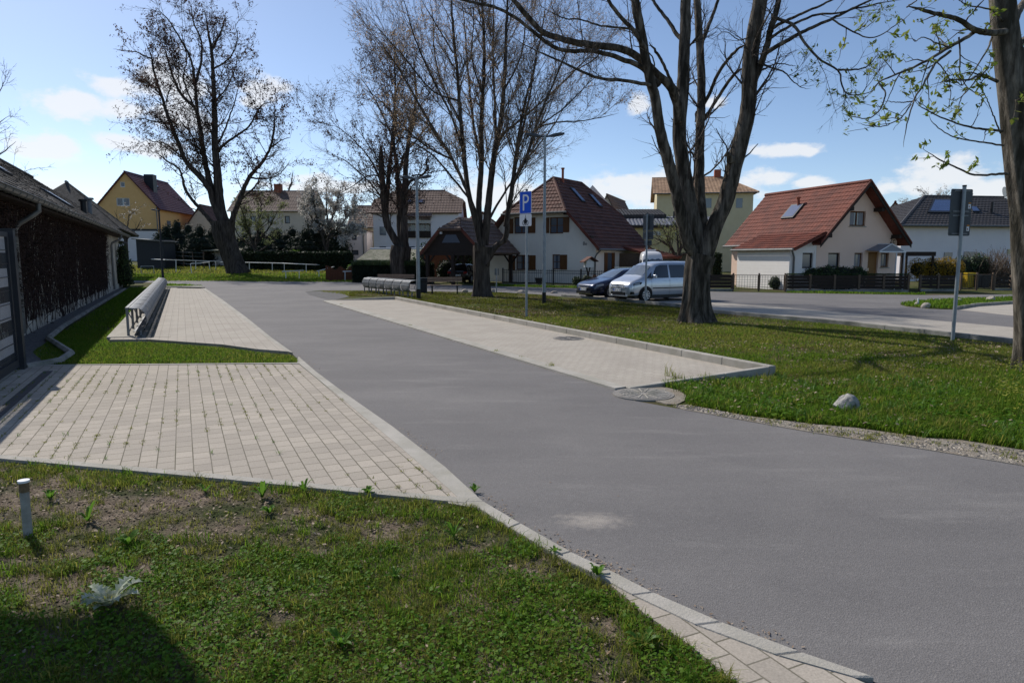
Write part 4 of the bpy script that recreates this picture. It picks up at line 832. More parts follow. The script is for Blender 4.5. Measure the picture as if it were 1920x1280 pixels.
# --- tall tree on the meadow
T1 = [([(418, 425), (400, 380), (390, 350), (347, 300), (337, 273), (320, 233), (303, 180), (290, 140), (283, 103), (273, 80)], 18, 4, 0, -2),
      ([(420, 420), (400, 367), (384, 300), (377, 250), (370, 213), (363, 200), (340, 177), (323, 140), (312, 100), (302, 78)], 19, 4, 0, 1), ([(370, 215), (366, 160), (357, 110), (340, 77), (317, 40), (293, 14)], 9, 3, .6, -1), ([(366, 160), (377, 117), (377, 77), (362, 40), (358, 5)], 7, 3, .4, 2.),
      ([(424, 430), (413, 383), (407, 317), (403, 267), (402, 200), (400, 150), (397, 100), (392, 67), (384, 20)], 27, 5, 0, .5), ([(397, 95), (407, 75), (416, 55), (424, 22)], 7, 3, .5, 1.5),
      ([(432, 435), (438, 405), (450, 373), (467, 333), (493, 303), (507, 277), (513, 247), (517, 205)], 16, 4, 0, -2), ([(406, 288), (422, 270), (440, 257), (467, 237), (480, 213), (495, 195), (520, 190)], 8, 2.5, .2, -2.),
      ([(405, 425), (383, 400), (350, 360), (337, 320), (310, 300), (290, 283)], 12, 3, 0, 2), ([(445, 380), (478, 350), (490, 325), (500, 318)], 7, 2.5, -.4, 2), ([(507, 277), (530, 262), (545, 258)], 4, 1.5, -1.6, -3), ([(283, 110), (255, 98), (230, 95), (212, 92)], 4, 1.5, -1.6, -3),
      ([(303, 180), (285, 160), (265, 150), (250, 145)], 4, 1.5, -1., 1), ([(320, 230), (290, 228), (265, 222), (248, 225)], 4, 1.5, -.8, -2.5), ([(404, 280), (425, 235), (440, 190), (450, 150)], 6, 2, .3, 2.4), ([(402, 190), (425, 165), (440, 130), (448, 95)], 5, 2, .3, 2.2), ([(399, 130), (430, 110), (445, 75), (440, 40)], 5, 2, .3, -2.2),
      ([(467, 333), (500, 335), (525, 325), (545, 300)], 5, 1.8, -.8, 2.), ([(347, 300), (310, 270), (285, 265), (260, 250)], 5, 1.8, -.8, 2.5), ([(384, 300), (360, 255), (335, 225), (300, 205)], 5, 1.8, .3, -2.4), ([(363, 200), (345, 150), (350, 100), (335, 50)], 5, 2, .6, 3)]
p1 = XY(447, 513)
make_tree('tall_alder', 'tall dark tree with brown seed clusters on the meadow edge', 'tree', p1, p1[1], ([(447, 514), (440, 495), (430, 470), (421, 445), (419, 415)], [37, 34, 33, 37, 42]), T1,
          [dict(dens=1.15, rel=.55, L=4.2, ang=(.55, 1.25), up=.12, k=6, t0=.18, rk=.4, rmin=.017, rmax=.05, lfall=.35), dict(dens=2.3, L=2.0, ang=(.4, 1.1), up=.05, k=5, t0=.1, rk=.6, rmin=.011, lfall=.4), dict(dens=2.6, L=.85, ang=(.4, 1.), up=-.03, k=4, t0=.05, rk=.7, rmin=.0085, lfall=.3)],
          seed=1, lw=.72, bark='bark2', zbase=None, leaf=dict(mat='dryleaf', size=.088, frac=1.35, lv=2, name='seed_clusters', clump=.9), flare=1.08)
# --- budding chestnut at the right edge
T5 = [([(1884, 60), (1860, 62), (1828, 56), (1795, 36), (1756, 26), (1703, 12)], 12, 5, -.2, -.9), ([(1832, 56), (1815, 69), (1779, 89), (1749, 108), (1710, 128), (1677, 141), (1648, 154), (1631, 174), (1660, 172)][:8], 7, 2.2, -.3, -1.6),
      ([(1782, 96), (1753, 121), (1730, 161), (1713, 190), (1700, 236), (1694, 276)], 4.5, 1.6, -.8, -1.3), ([(1890, 326), (1876, 326), (1828, 328), (1795, 315), (1762, 299), (1730, 279)], 5, 2, -.2, -1.0),
      ([(1880, 246), (1828, 240), (1779, 226), (1730, 203), (1715, 187)], 4.5, 1.6, -.2, -1.2), ([(1882, 273), (1812, 262), (1779, 253), (1749, 230), (1742, 215)], 3.5, 1.4, -.2, -.9), ([(1870, 153), (1841, 141), (1815, 150), (1780, 150), (1745, 160)], 6, 1.5, -.2, -1.2),
      ([(1860, 70), (1852, 92), (1828, 131), (1812, 152), (1800, 160), (1780, 130)], 3.5, 1.4, -.2, -.6), ([(1648, 156), (1660, 175), (1650, 205), (1628, 222), (1595, 218), (1578, 212)], 2.6, 1.2, -1.5, -1.9), ([(1713, 190), (1690, 192), (1655, 190)], 2.2, 1.1, -1, -1.6), ([(1708, 196), (1690, 220), (1660, 236), (1630, 236), (1605, 230)], 2.2, 1.1, -1, -1.8),
      ([(1690, 135), (1680, 150), (1668, 180), (1652, 210)], 2.2, 1.1, -1.2, -.4), ([(1779, 89), (1755, 80), (1730, 70), (1715, 78), (1706, 62)], 2.5, 1.2, -.7, -1.3), ([(1779, 89), (1750, 60), (1752, 45)], 2.2, 1.1, -.7, .2), ([(1798, 70), (1800, 105), (1800, 140), (1815, 165), (1840, 182), (1855, 205)], 3, 1.2, -.5, -.1),
      ([(1815, 165), (1800, 190), (1798, 215), (1806, 225)], 2.2, 1.1, -.3, -.8), ([(1749, 110), (1765, 125), (1780, 150), (1782, 185), (1778, 212)], 2.4, 1.1, -.9, -.3), ([(1898, 60), (1905, 30), (1930, -10)], 16, 12, .1, .6), ([(1900, 90), (1925, 70), (1960, 30)], 12, 8, .1, 1.2), ([(1908, 130), (1925, 105), (1970, 80)], 9, 6, .2, 1.4),
      ([(1895, 160), (1905, 190), (1900, 225)], 3, 1.5, .1, -.5), ([(1880, 40), (1860, 20), (1810, 8), (1790, -10)], 4, 1.5, -.1, -1), ([(1876, 250), (1862, 215), (1850, 185), (1835, 160)], 3, 1.2, -.2, -.6), ([(1700, 14), (1720, 0), (1740, -20)], 2.5, 1.2, -.9, -1.2), ([(1560, 36), (1600, 60), (1640, 70), (1690, 40), (1712, 20)], 3, 1.2, -1.3, -.9)]
p5 = (8.02, 10.35)
make_tree('chestnut_tree', 'chestnut tree with opening green leaf buds at the right edge', 'tree', p5, 10.2, ([(1950, 705), (1940, 600), (1932, 500), (1926, 410), (1912, 300), (1902, 190), (1888, 80), (1880, 0), (1870, -90)], [62, 60, 58, 54, 50, 48, 44, 40, 34]), T5,
          [dict(dens=2.6, rel=.35, L=.55, ang=(.5, 1.1), up=.12, k=6, t0=.15, rk=.6, rmin=.0045, rmax=.01, jit=.22), dict(dens=2.2, L=.22, ang=(.4, 1.0), up=.35, k=4, t0=.2, rk=.8, rmin=.0045)],
          seed=15, bark='bark3', flare=1.1, wob=.05)
def chestnut_buds():
    root = bpy.data.objects['chestnut_tree']; rng = np.random.default_rng(9); br = next(c for c in root.children if c.name.startswith('branches'))
    co_ = np.empty(len(br.data.vertices)*3, np.float32); br.data.vertices.foreach_get('co', co_); co_ = co_.reshape(-1, 3)
    # last ring of the 3-sided twigs = branch tips
    tips = co_[-(len(co_)//12)*12:].reshape(-1, 4, 3, 3)[:, -1].mean(1); k = rng.random(len(tips)) < .75; tips = tips[k]
    P = np.repeat(tips, 7, 0)+rng.normal(0, .026, (len(tips)*7, 3)); P[:, 2] += .012
    v, f = leaves(P, .040, 1.0, rng, .75); o = np_obj('leaves', v, f, M['newleaf']); o.parent = root
    P = np.repeat(tips[::3], 3, 0)+rng.normal(0, .008, (len(tips[::3])*3, 3)); P[:, 2] += .02
    v, f = leaves(P, .018, 1.3, rng, .6); o = np_obj('buds', v, f, M['rosebud']); o.parent = root
chestnut_buds()
def lime_leaves():
    root = bpy.data.objects['lime_tree']; rng = np.random.default_rng(19); br = next(c for c in root.children if c.name.startswith('branches'))
    q = np.empty(len(br.data.vertices)*3, np.float32); br.data.vertices.foreach_get('co', q); q = q.reshape(-1, 3)[::12]+np.array(root.location)[None]
    q = q[(q[:, 0] > .40*q[:, 1]) & (q[:, 2] < 9)]; q = q[rng.random(len(q)) < .24]; P = np.repeat(q, 6, 0)+rng.normal(0, .035, (len(q)*6, 3)); v, f = leaves(P, .05, 1.1, rng, .7); np_obj('leaves', v, f, M['newleaf'], root)
lime_leaves()
# buds on the outer twigs of the neighbouring crown
# --- thin bare tree behind the barn
p0 = (-47, 56)
make_tree('bare_tree', 'thin bare tree showing above the barn roof at the left edge', 'tree', p0, 56, ([(-80, 500), (-85, 430), (-90, 380), (-90, 330)], [16, 14, 13, 12]), [([(-90, 340), (-60, 290), (-30, 230), (-5, 180), (10, 150)], 8, 2, 0, -1), ([(-90, 330), (-40, 310), (0, 290), (30, 265)], 6, 1.5, 0, 1), ([(-90, 330), (-110, 250), (-100, 150), (-80, 80)], 8, 2, 0, 1), ([(-70, 305), (-20, 260), (0, 230), (20, 215)], 4, 1.2, 0, 2), ([(-80, 400), (-20, 370), (30, 330), (60, 315)], 5, 1.2, 0, 0)],
          [dict(dens=.8, rel=.5, L=3.2, ang=(.4, 1.), up=.15, k=6, t0=.3, rk=.5, rmin=.016, rmax=.04), dict(dens=2.6, L=1.3, ang=(.4, 1.), up=.05, k=4, t0=.1, rk=.6, rmin=.011), dict(dens=2.2, L=.6, ang=(.4, 1.), up=0, k=3, t0=.1, rk=.7, rmin=.009)], seed=8, bark='twig', zbase=None)
# ================================================================== buildings
def tiled(mb, A, B, C, D, row=.36, tw=.28, amp=.022, step=.04, res=4):
    """pantile slope: A-B eave (left to right seen from outside), D-C top edge"""
    A, B, C, D = (np.array(p, float) for p in (A, B, C, D))
    xd = (B-A)/np.linalg.norm(B-A); up = (D-A)-xd*np.dot(D-A, xd); sl = np.linalg.norm(up); up /= sl; nrm = np.cross(xd, up)
    nr = max(1, round(sl/row)); vs = []; fs = []
    for i in range(nr):
        t0, t1 = i/nr, (i+1)/nr
        l0, r0, l1, r1 = A+(D-A)*t0, B+(C-B)*t0, A+(D-A)*t1, B+(C-B)*t1
        wdt = np.linalg.norm(r0-l0); n = max(2, int(wdt/tw*res)+1); f = np.linspace(0, 1, n)[:, None]
        lo = l0+(r0-l0)*f; hi = l1+(r1-l1)*f
        wv = amp*np.abs(np.sin(np.pi*((lo-A)@xd)/tw))[:, None]
        a = lo+nrm*(step+wv); b = hi+nrm*(wv*.9+.004); c = lo+nrm*.0
        k = len(vs); vs += [*map(tuple, a), *map(tuple, b), *map(tuple, c)]
        for j in range(n-1):
            fs.append((k+j, k+j+1, k+n+j+1, k+n+j)); fs.append((k+2*n+j, k+2*n+j+1, k+j+1, k+j))
    mb.add(vs, fs)
def slab(mb, pts, th=.12, off=-.003):
    p = [Vector(q) for q in pts]; n = (p[1]-p[0]).cross(p[-1]-p[0]).normalized(); mb.extrude([q+n*off for q in p], -n*th)
class House:
    """local frame: x along the facade to the right, y away from the viewer, z up; origin = left front corner of the facade"""
    def __init__(s, name, label, cat_, P, ang, zoff=0.):
        s.root = thing(name, label, cat_, (P[0], P[1], zoff), ang); s.P = Vector((P[0], P[1], zoff)); s.ang = ang
        s.gable = (True, True)
        s.a = Vector((math.cos(ang), math.sin(ang), 0)); s.b = Vector((-math.sin(ang), math.cos(ang), 0))
    def hit(s, px, py, y=0., x=None):
        d = ray(px, py); o = Vector((0, 0, H))
        if x is None:
            n = s.b; p0 = s.P+s.b*y
        else: n = s.a; p0 = s.P+s.a*x
        t = (p0-o).dot(n)/d.dot(n); q = o+d*t-s.P; return (q.dot(s.a), q.z) if x is None else (q.dot(s.b), q.z)
    def add(s, mb, name, mat, parent=None, smooth=False): return mb.build(name, M[mat] if isinstance(mat, str) else mat, parent or s.root, smooth)
    def front(s, outline, rects, mat, name='wall', y=0., reveal=.16, th=.0):
        """facade in the plane y with rectangular openings"""
        mb = MB(); hol = [[(x0, z0), (x0, z1), (x1, z1), (x1, z0)] for x0, z0, x1, z1 in rects]
        loops = [[Vector((p[0], p[1], 0)) for p in outline]]+[[Vector((p[0], p[1], 0)) for p in h] for h in hol]
        fl = [p for l in loops for p in l]; fs = []
        for t in tessellate_polygon(loops):
            a, b, c = (fl[i] for i in t); fs.append(t if (b-a).cross(c-a).z > 0 else t[::-1])
        mb.add([(p.x, y, p.y) for p in fl], fs)
        for x0, z0, x1, z1 in rects:
            e = y+reveal; mb.add([(x0, y, z0), (x1, y, z0), (x1, y, z1), (x0, y, z1), (x0, e, z0), (x1, e, z0), (x1, e, z1), (x0, e, z1)],
                                 [(0, 1, 5, 4), (1, 2, 6, 5), (2, 3, 7, 6), (3, 0, 4, 7)])
        return mb, name, mat
    def window(s, rect, y=0., frame='bwood', nx=2, nz=1, fw=.07, inset=.1, curtain=False, sill='kerb', sillw=.06, glass='glass', name='window'):
        x0, z0, x1, z1 = rect; mb = MB(); e = y+inset; d = .07
        mb.bx(x0, x0+fw, e, e+d, z0, z1); mb.bx(x1-fw, x1, e, e+d, z0, z1); mb.bx(x0+fw, x1-fw, e, e+d, z0, z0+fw); mb.bx(x0+fw, x1-fw, e, e+d, z1-fw, z1)
        for i in range(1, nx): xm = x0+(x1-x0)*i/nx; mb.bx(xm-fw*.5, xm+fw*.5, e, e+d, z0+fw, z1-fw)
        for i in range(1, nz):
            zm = z0+(z1-z0)*i/nz
            for k in range(nx):
                xa = x0+(x1-x0)*k/nx+(fw if k == 0 else fw*.5); xb = x0+(x1-x0)*(k+1)/nx-(fw if k == nx-1 else fw*.5); mb.bx(xa, xb, e+.01, e+d-.01, zm-fw*.3, zm+fw*.3)
        w = s.add(mb, name, frame)
        p = MB().bx(x0+fw*.6, x1-fw*.6, e+.03, e+.04, z0+fw*.6, z1-fw*.6); s.add(p, 'pane', glass, w)
        if curtain: s.add(MB().bx(x0+fw, x0+(x1-x0)*.36, e+.018, e+.026, z0+fw, z1-fw), 'curtain', 'curtain', w); s.add(MB().bx(x0+(x1-x0)*.66, x1-fw, e+.018, e+.026, z0+fw, z1-fw), 'curtain', 'curtain', w)
        if sill: s.add(MB().bx(x0-.05, x1+.05, y-sillw, y+inset, z0-.05, z0-.003), 'sill', sill, w)
        return w
    def rect(s, x0, y0, x1, y1, y=0.):
        a = s.hit(x0, (y0+y1)/2, y); b = s.hit(x1, (y0+y1)/2, y); c = s.hit((x0+x1)/2, y0, y); d = s.hit((x0+x1)/2, y1, y); return (a[0], d[1], b[0], c[1])
    def body(s, w, d, ze, zr=None, mat='wwall', ridge='y', name='wall', y0=.0):
        """side and back walls (front left to front())"""
        mb = MB(); zz = -.3
        mb.add([(0, y0, zz), (0, d, zz), (0, d, ze), (0, y0, ze)], [(0, 3, 2, 1)]); mb.add([(w, y0, zz), (w, d, zz), (w, d, ze), (w, y0, ze)], [(0, 1, 2, 3)])
        if ridge == 'y': mb.add([(0, d, zz), (w, d, zz), (w, d, ze), (w/2, d, zr or ze), (0, d, ze)], [(0, 4, 3, 2, 1)])
        else:
            mb.add([(0, d, zz), (w, d, zz), (w, d, ze), (0, d, ze)], [(0, 3, 2, 1)])
            if zr and s.gable[0]: mb.add([(0, y0, ze), (0, d, ze), (0, (y0+d)/2, zr)], [(0, 1, 2)])
            if zr and s.gable[1]: mb.add([(w, y0, ze), (w, d, ze), (w, (y0+d)/2, zr)], [(0, 2, 1)])
        return mb
    def merge_wall(s, mbs, name, mat):
        m = MB()
        for q in mbs: m.add(q.v, q.f)
        return s.add(m, name, mat)
def skylight(hs, A, B, C, D, roof, u0, v0, u1, v1, frame='anth', glass='solar', name='skylight', lift=.07):
    """window lying in the slope A B C D; u along eave, v up slope (0..1)"""
    A, B, C, D = (Vector(p) for p in (A, B, C, D)); n = (B-A).cross(D-A).normalized()
    P = lambda u, v: (A.lerp(B, u)).lerp(D.lerp(C, u), v)
    q = [P(u0, v0), P(u1, v0), P(u1, v1), P(u0, v1)]; o = hs.add(MB().extrude([p+n*.01 for p in q], n*(lift+.05)), name, frame, roof)
    c = sum(q, Vector())/4; g = [c+(p-c)*.82 for p in q]; hs.add(MB().extrude([p+n*(lift+.058) for p in g], n*.012), name+'_pane', glass, o)
    return o
GUT = .07
def gutter(hs, p, q, mat='zinc', r=GUT, name='gutter'): return hs.add(MB().tube([p, q], r, 8), name, mat)

# ---------------- main white house with shutters
a5 = math.atan2(-.552, .834); C5 = G(1117, 532); w5 = 9.0; d5 = 8.2; P5 = (C5[0]-w5*math.cos(a5), C5[1]-w5*math.sin(a5))
h5 = House('house', 'white house with brown shutters and a dark red half hipped roof behind railings', 'house', P5, a5)
ze, zr, zh = 2.75, 7.35, 4.85; cx = w5/2; sl5 = (zr-ze)/(w5/2); hw = (zr-zh)/sl5
R5 = [h5.rect(963, 407, 991, 438), h5.rect(1030, 407, 1056, 438), h5.rect(967, 478, 992, 506), h5.rect(1035, 477, 1050, 505)]
f5 = h5.front([(0, -.3), (w5, -.3), (w5, ze), (cx+hw, zh), (cx-hw, zh), (0, ze)], R5, 'wwall')[0]
h5.merge_wall([f5, h5.body(w5, d5, ze, zr, ridge='y')], 'wall', 'wwall')
for i, r in enumerate(R5): h5.window(r, nx=2 if i != 3 else 1, nz=2, curtain=i > 1, sill='wwall')
for (x0, y0, x1, y1) in [(953, 410, 963, 438), (991.5, 408, 1004, 437), (1022, 408, 1030, 437), (1056.5, 406.5, 1067.5, 435.5), (954, 479, 966, 506.5), (992.5, 478.5, 1004.5, 506), (1050.5, 477.5, 1063.5, 505.5)]:
    r = h5.rect(x0, y0, x1, y1); m = MB().bx(r[0], r[2], -.045, -.004, r[1], r[3])
    for k in range(9): z = r[1]+.1+(r[3]-r[1]-.2)*k/8; m.bx(r[0]+.06, r[2]-.06, -.058, -.046, z-.03, z+.02)
    h5.add(m, 'shutter', 'bwood')
ov, fo, bo = .45, .5, .4; k5 = sl5; zl = ze-ov*k5; q5 = 2.1
rf = MB(); L0, L1, Lr0, Lr1 = (-ov, -fo, zl), (-ov, d5+bo, zl), (cx, -fo, zr), (cx, d5+bo, zr)
hl, hr_ = (cx-hw, -fo, zh), (cx+hw, -fo, zh); apx, apb = (cx, q5, zr), (cx, d5-q5+.2, zr); hb = (cx+hw, d5+bo, zh); hbl = (cx-hw, d5+bo, zh)
# right slope below and above the hip eave
tiled(rf, (w5+ov, -fo, zl), (w5+ov, d5+bo, zl), hb, hr_); tiled(rf, hr_, hb, apb, apx)
tiled(rf, (-ov, d5+bo, zl), (-ov, -fo, zl), hl, hbl); tiled(rf, hbl, hl, apx, apb)
tiled(rf, (hl[0]-.05, -fo-.12, zh-.1), (hr_[0]+.05, -fo-.12, zh-.1), apx, apx); tiled(rf, hb, hbl, apb, apb)
for pts in ([(w5+ov, -fo, zl), (w5+ov, d5+bo, zl), hb, hr_], [hr_, hb, apb, apx], [(-ov, d5+bo, zl), (-ov, -fo, zl), hl, hbl], [hbl, hl, apx, apb], [(hl[0]-.05, -fo-.12, zh-.1), (hr_[0]+.05, -fo-.12, zh-.1), apx]): slab(rf, pts)
roof5 = h5.add(rf, 'roof', 'dtile')
h5.add(MB().tube([(hl[0]-.05, -fo-.1, zh-.05), apx], .1, 6).tube([(hr_[0]+.05, -fo-.1, zh-.05), apx], .1, 6).tube([apx, apb], .1, 6).tube([apb, hb], .1, 6), 'ridge', 'dtile', roof5, True)
h5.add(MB().tube([(hl[0]-.15, -fo-.2, zh-.14), (hr_[0]+.15, -fo-.2, zh-.14)], .07, 8).tube([(w5+ov+.05, -fo, zl-.05), (w5+ov+.05, d5+bo, zl-.05)], .07, 8), 'gutter', 'zinc', smooth=True)
for s_ in (1, -1):
    vb = MB()
    xA, xB = (w5+ov, cx+hw) if s_ > 0 else (-ov, cx-hw); A = Vector((xA, -fo-.02, zl)); B = Vector((xB, -fo-.02, zh)); vb.extrude([A+Vector((0, 0, .1)), B+Vector((0, 0, .1)), B+Vector((0, 0, -.16)), A+Vector((0, 0, -.16))], (0, -.035, 0)); h5.add(vb, 'verge_board', 'rtile', roof5)
pb = MB()
for xx, zz in ((w5-.25, 3.05), (.25, 3.05), (cx+hw-.1, zh-.2), (cx-hw+.1, zh-.2)): pb.bx(xx-.08, xx+.08, -fo+.02, -.002, zz-.1, zz+.08)
h5.add(pb, 'purlin_end', 'dwood')
SA, SB, SC_, SD = (hr_[0]+(w5+ov-hr_[0])*0+0, -fo, zh), (hr_[0], d5+bo, zh), apb, apx
skylight(h5, hr_, hb, (cx, d5+bo, zr), (cx, -fo, zr), roof5, .40, .30, .46, .72); skylight(h5, hr_, hb, (cx, d5+bo, zr), (cx, -fo, zr), roof5, .66, .22, .72, .6)
h5.add(MB().tube([(cx+.25, q5+.9, zr-.4), (cx+.25, q5+.9, zr+.65)], .09, 10).tube([(cx+.25, q5+.9, zr+.65), (cx+.25, q5+.9, zr+.75)], .13, 10), 'chimney', 'copperv', roof5, True)
h5.add(MB().tube([(w5+ov+.02, -fo+.25, zl-.08), (w5+.1, -.12, zl-.35), (w5-.03, -.09, zl-.55), (w5-.03, -.09, 0)], .05, 8), 'downpipe', 'zinc', smooth=True)
r = h5.hit(1097, 457); text_mesh('house_number', '8e', .34, M['black'], h5.root, (r[0], -.012, r[1]), (math.pi/2, 0, 0))
# side face towards the cars: window with shutters, lean-to
rs = (*h5.hit(1126, 492, x=w5), *h5.hit(1136, 492, x=w5))
h5.add(MB().bx(w5+.004, w5+.05, 1.2, 1.65, .75, 2.05), 'side_shutter', 'bwood'); h5.add(MB().bx(w5+.004, w5+.05, 2.35, 2.8, .75, 2.05), 'side_shutter', 'bwood')
h5.add(MB().bx(w5+.004, w5+.03, 1.68, 2.32, .75, 2.05), 'side_window', 'glass')
m = MB(); y0, y1 = 3.4, 7.6; tiled(m, (w5+3.1, y0, 1.75), (w5+3.1, y1, 1.75), (w5+.02, y1, 2.55), (w5+.02, y0, 2.55)); slab(m, [(w5+3.1, y0, 1.75), (w5+3.1, y1, 1.75), (w5+.02, y1, 2.55), (w5+.02, y0, 2.55)]); h5.add(m, 'lean_to_roof', 'rtile')
m = MB().bx(w5+.01, w5+1.9, y0+.2, y0+.3, 0, 2.0); h5.add(m, 'lean_to_screen', 'oldwood'); m = MB().bx(w5+2.6, w5+2.75, y0+.15, y0+.3, 0, 1.75).bx(w5+2.6, w5+2.75, y1-.3, y1-.15, 0, 1.75); m.tube([(w5+2.68, y0+.22, 1.0), (w5+3.05, y0+.22, 1.7)], .05, 4); h5.add(m, 'lean_to_post', 'dwood')
# ---------------- carport with dark gable beside it
Pc = Vector((*G(797, 533), 0)); Pc = at(800, 500, 44.5); Pc = (Pc.x, Pc.y); aC = math.atan2(-.40, .917)
hc = House('carport', 'open carport with dark boarded gable and mossy tile hip', 'carport', Pc, aC)
wC = 3.95; eC = 2.0; zC = 3.55; rC = 4.3; dC = 5.5; f = (zC-eC)/(rC-eC); ra = MB()
A, B = (-.2, -.4, eC), (wC+.3, -.4, eC); xm = wC/2; hl_, hr2 = (-.2+(xm+.2)*f, -.4, zC), (wC+.3-(wC+.3-xm)*f, -.4, zC); ap = (xm, .9, rC); ab = (xm, dC, rC)
tiled(ra, B, (wC+.3, dC, eC), ab, ap) if False else None
tiled(ra, B, (wC+.3, dC, eC), (hr2[0], dC, zC), hr2); tiled(ra, hr2, (hr2[0], dC, zC), ab, ap); tiled(ra, (-.2, dC, eC), A, hl_, (hl_[0], dC, zC)); tiled(ra, (hl_[0], dC, zC), hl_, ap, ab); tiled(ra, (hl_[0]-.1, -.55, zC-.06), (hr2[0]+.1, -.55, zC-.06), ap, ap)
for pts in ([B, (wC+.3, dC, eC), (hr2[0], dC, zC), hr2], [hr2, (hr2[0], dC, zC), ab, ap], [(-.2, dC, eC), A, hl_, (hl_[0], dC, zC)], [(hl_[0], dC, zC), hl_, ap, ab], [(hl_[0]-.1, -.55, zC-.06), (hr2[0]+.1, -.55, zC-.06), ap]): slab(ra, pts)
rc = hc.add(ra, 'roof', 'btile')
for X, Y in ((A, hl_), (B, hr2)): X, Y = Vector(X), Vector(Y); m = MB().extrude([X+Vector((0, -.03, .1)), Y+Vector((0, -.03, .1)), Y+Vector((0, -.03, -.15)), X+Vector((0, -.03, -.15))], (0, -.03, 0)); hc.add(m, 'verge_board', 'rtile', rc)
hc.add(MB().extrude([(0, -.25, eC+.02), (wC+.1, -.25, eC+.02), (hr2[0]-.1, -.25, zC-.1), (hl_[0]+.1, -.25, zC-.1)], (0, .06, 0)), 'gable_boarding', 'dwood')
hc.add(MB().extrude([(1.3, -.27, 2.65), (2.6, -.27, 2.65), (2.3, -.27, 3.15), (1.6, -.27, 3.15)], (0, .012, 0)), 'gable_pane', 'glass'); hc.add(MB().bx(1.2, 1.34, -.38, -.26, 3.2, 3.34), 'lamp_box', 'white')
for x, y in ((.2, -.2), (2.05, -.2), (wC-.1, -.2), (.2, 4.8), (2.05, 4.8), (wC-.1, 4.8)):
    hc.add(MB().bx(x-.1, x+.1, y-.1, y+.1, -.1, eC).tube([(x, y, eC-.75), (x-.55, y, eC-.03)], .06, 4).tube([(x, y, eC-.75), (x+.55, y, eC-.03)], .06, 4), 'post', 'dwood')
hc.add(MB().bx(0, wC, -.28, -.12, eC-.14, eC+.015).bx(0, wC, 4.7, 4.86, eC-.14, eC+.015), 'beam', 'dwood')
# ---------------- red roofed house 2c
P2r = at(1676, 540, 38.0); a2 = math.atan2(.284, .959); tmp = House('x', 'x', 'x', (P2r.x, P2r.y), a2); xl = tmp.hit(1531, 470)[0]; bpy.data.objects.remove(tmp.root)
w2 = -xl; h2 = House('house', 'beige house with red tile roof, honey brown door and a porch canopy', 'house', (P2r.x-w2*math.cos(a2), P2r.y-w2*math.sin(a2)), a2)
e2 = h2.hit(1676, 446)[1]; r2 = h2.hit(1603, 346, )[1]+.1; d2 = 7.6; c2 = w2/2; k2 = (r2-e2)/c2
R2 = [h2.rect(1593.5, 396, 1623, 424), h2.rect(1552.5, 474, 1574.5, 501.5), h2.rect(1601.5, 474, 1617, 502), h2.rect(1651.5, 474, 1666, 501), ]
dr = h2.rect(1626, 473, 1645, 541); dr = (dr[0], .12, dr[2], dr[3])
f2 = h2.front([(0, -.3), (w2, -.3), (w2, e2), (c2, r2), (0, e2)], R2+[dr], 'pwall')[0]
h2.merge_wall([f2, h2.body(w2, d2, e2, r2, ridge='y')], 'wall', 'pwall')
for i, r in enumerate(R2): h2.window(r, nx=2 if i == 0 else 1, frame='bwood' if i != 1 else 'dwood', curtain=i in (0, 2, 3), sill='kerb')
h2.add(MB().bx(dr[0], dr[2], .1, .15, dr[1], dr[3]), 'door', 'door'); h2.add(MB().tube([(dr[0]+.1, .06, 1.0), (dr[0]+.1, .06, 1.15)], .02, 6), 'door_handle', 'chrome', h2.root.children[-1])
ov2, fo2 = .32, .62; zl2 = e2-ov2*k2; rf = MB(); RI0, RI1 = (c2, -fo2, r2), (c2, d2+.4, r2)
tiled(rf, (-ov2, d2+.4, zl2), (-ov2, -fo2, zl2), RI0, RI1, .31, .26, .026, .026); tiled(rf, (w2+ov2, -fo2, zl2), (w2+ov2, d2+.4, zl2), RI1, RI0, .31, .26, .026, .026)
slab(rf, [(-ov2, d2+.4, zl2), (-ov2, -fo2, zl2), RI0, RI1]); slab(rf, [(w2+ov2, -fo2, zl2), (w2+ov2, d2+.4, zl2), RI1, RI0])
roof2 = h2.add(rf, 'roof', 'rtile'); h2.add(MB().tube([(c2, -fo2-.03, r2+.03), (c2, d2+.43, r2+.03)], .11, 8), 'ridge', 'rtile', roof2, True)
m = MB()
for X in (-ov2, w2+ov2): X = Vector((X, -fo2-.01, zl2)); Y = Vector((c2, -fo2-.01, r2)); m.extrude([X+Vector((0, 0, .09)), Y+Vector((0, 0, .09)), Y+Vector((0, 0, -.2)), X+Vector((0, 0, -.2))], (0, -.04, 0))
h2.add(m, 'verge_board', 'dwood', roof2); m = MB()
for X in (-ov2, w2+ov2): X = Vector((X, -fo2-.055, zl2)); Y = Vector((c2, -fo2-.055, r2)); m.extrude([X+Vector((0, 0, .11)), Y+Vector((0, 0, .11)), Y+Vector((0, 0, .0)), X+Vector((0, 0, .0))], (0, -.04, 0))
h2.add(m, 'verge_tile', 'rtile', roof2)
m = MB()
for xx in (.35, c2-1.0, c2+1.0, w2-.35): z = e2+(min(xx, w2-xx))*k2-.42; m.bx(xx-.09, xx+.09, -fo2+.03, -.003, z, z+.2)
h2.add(m, 'purlin_end', 'dwood')
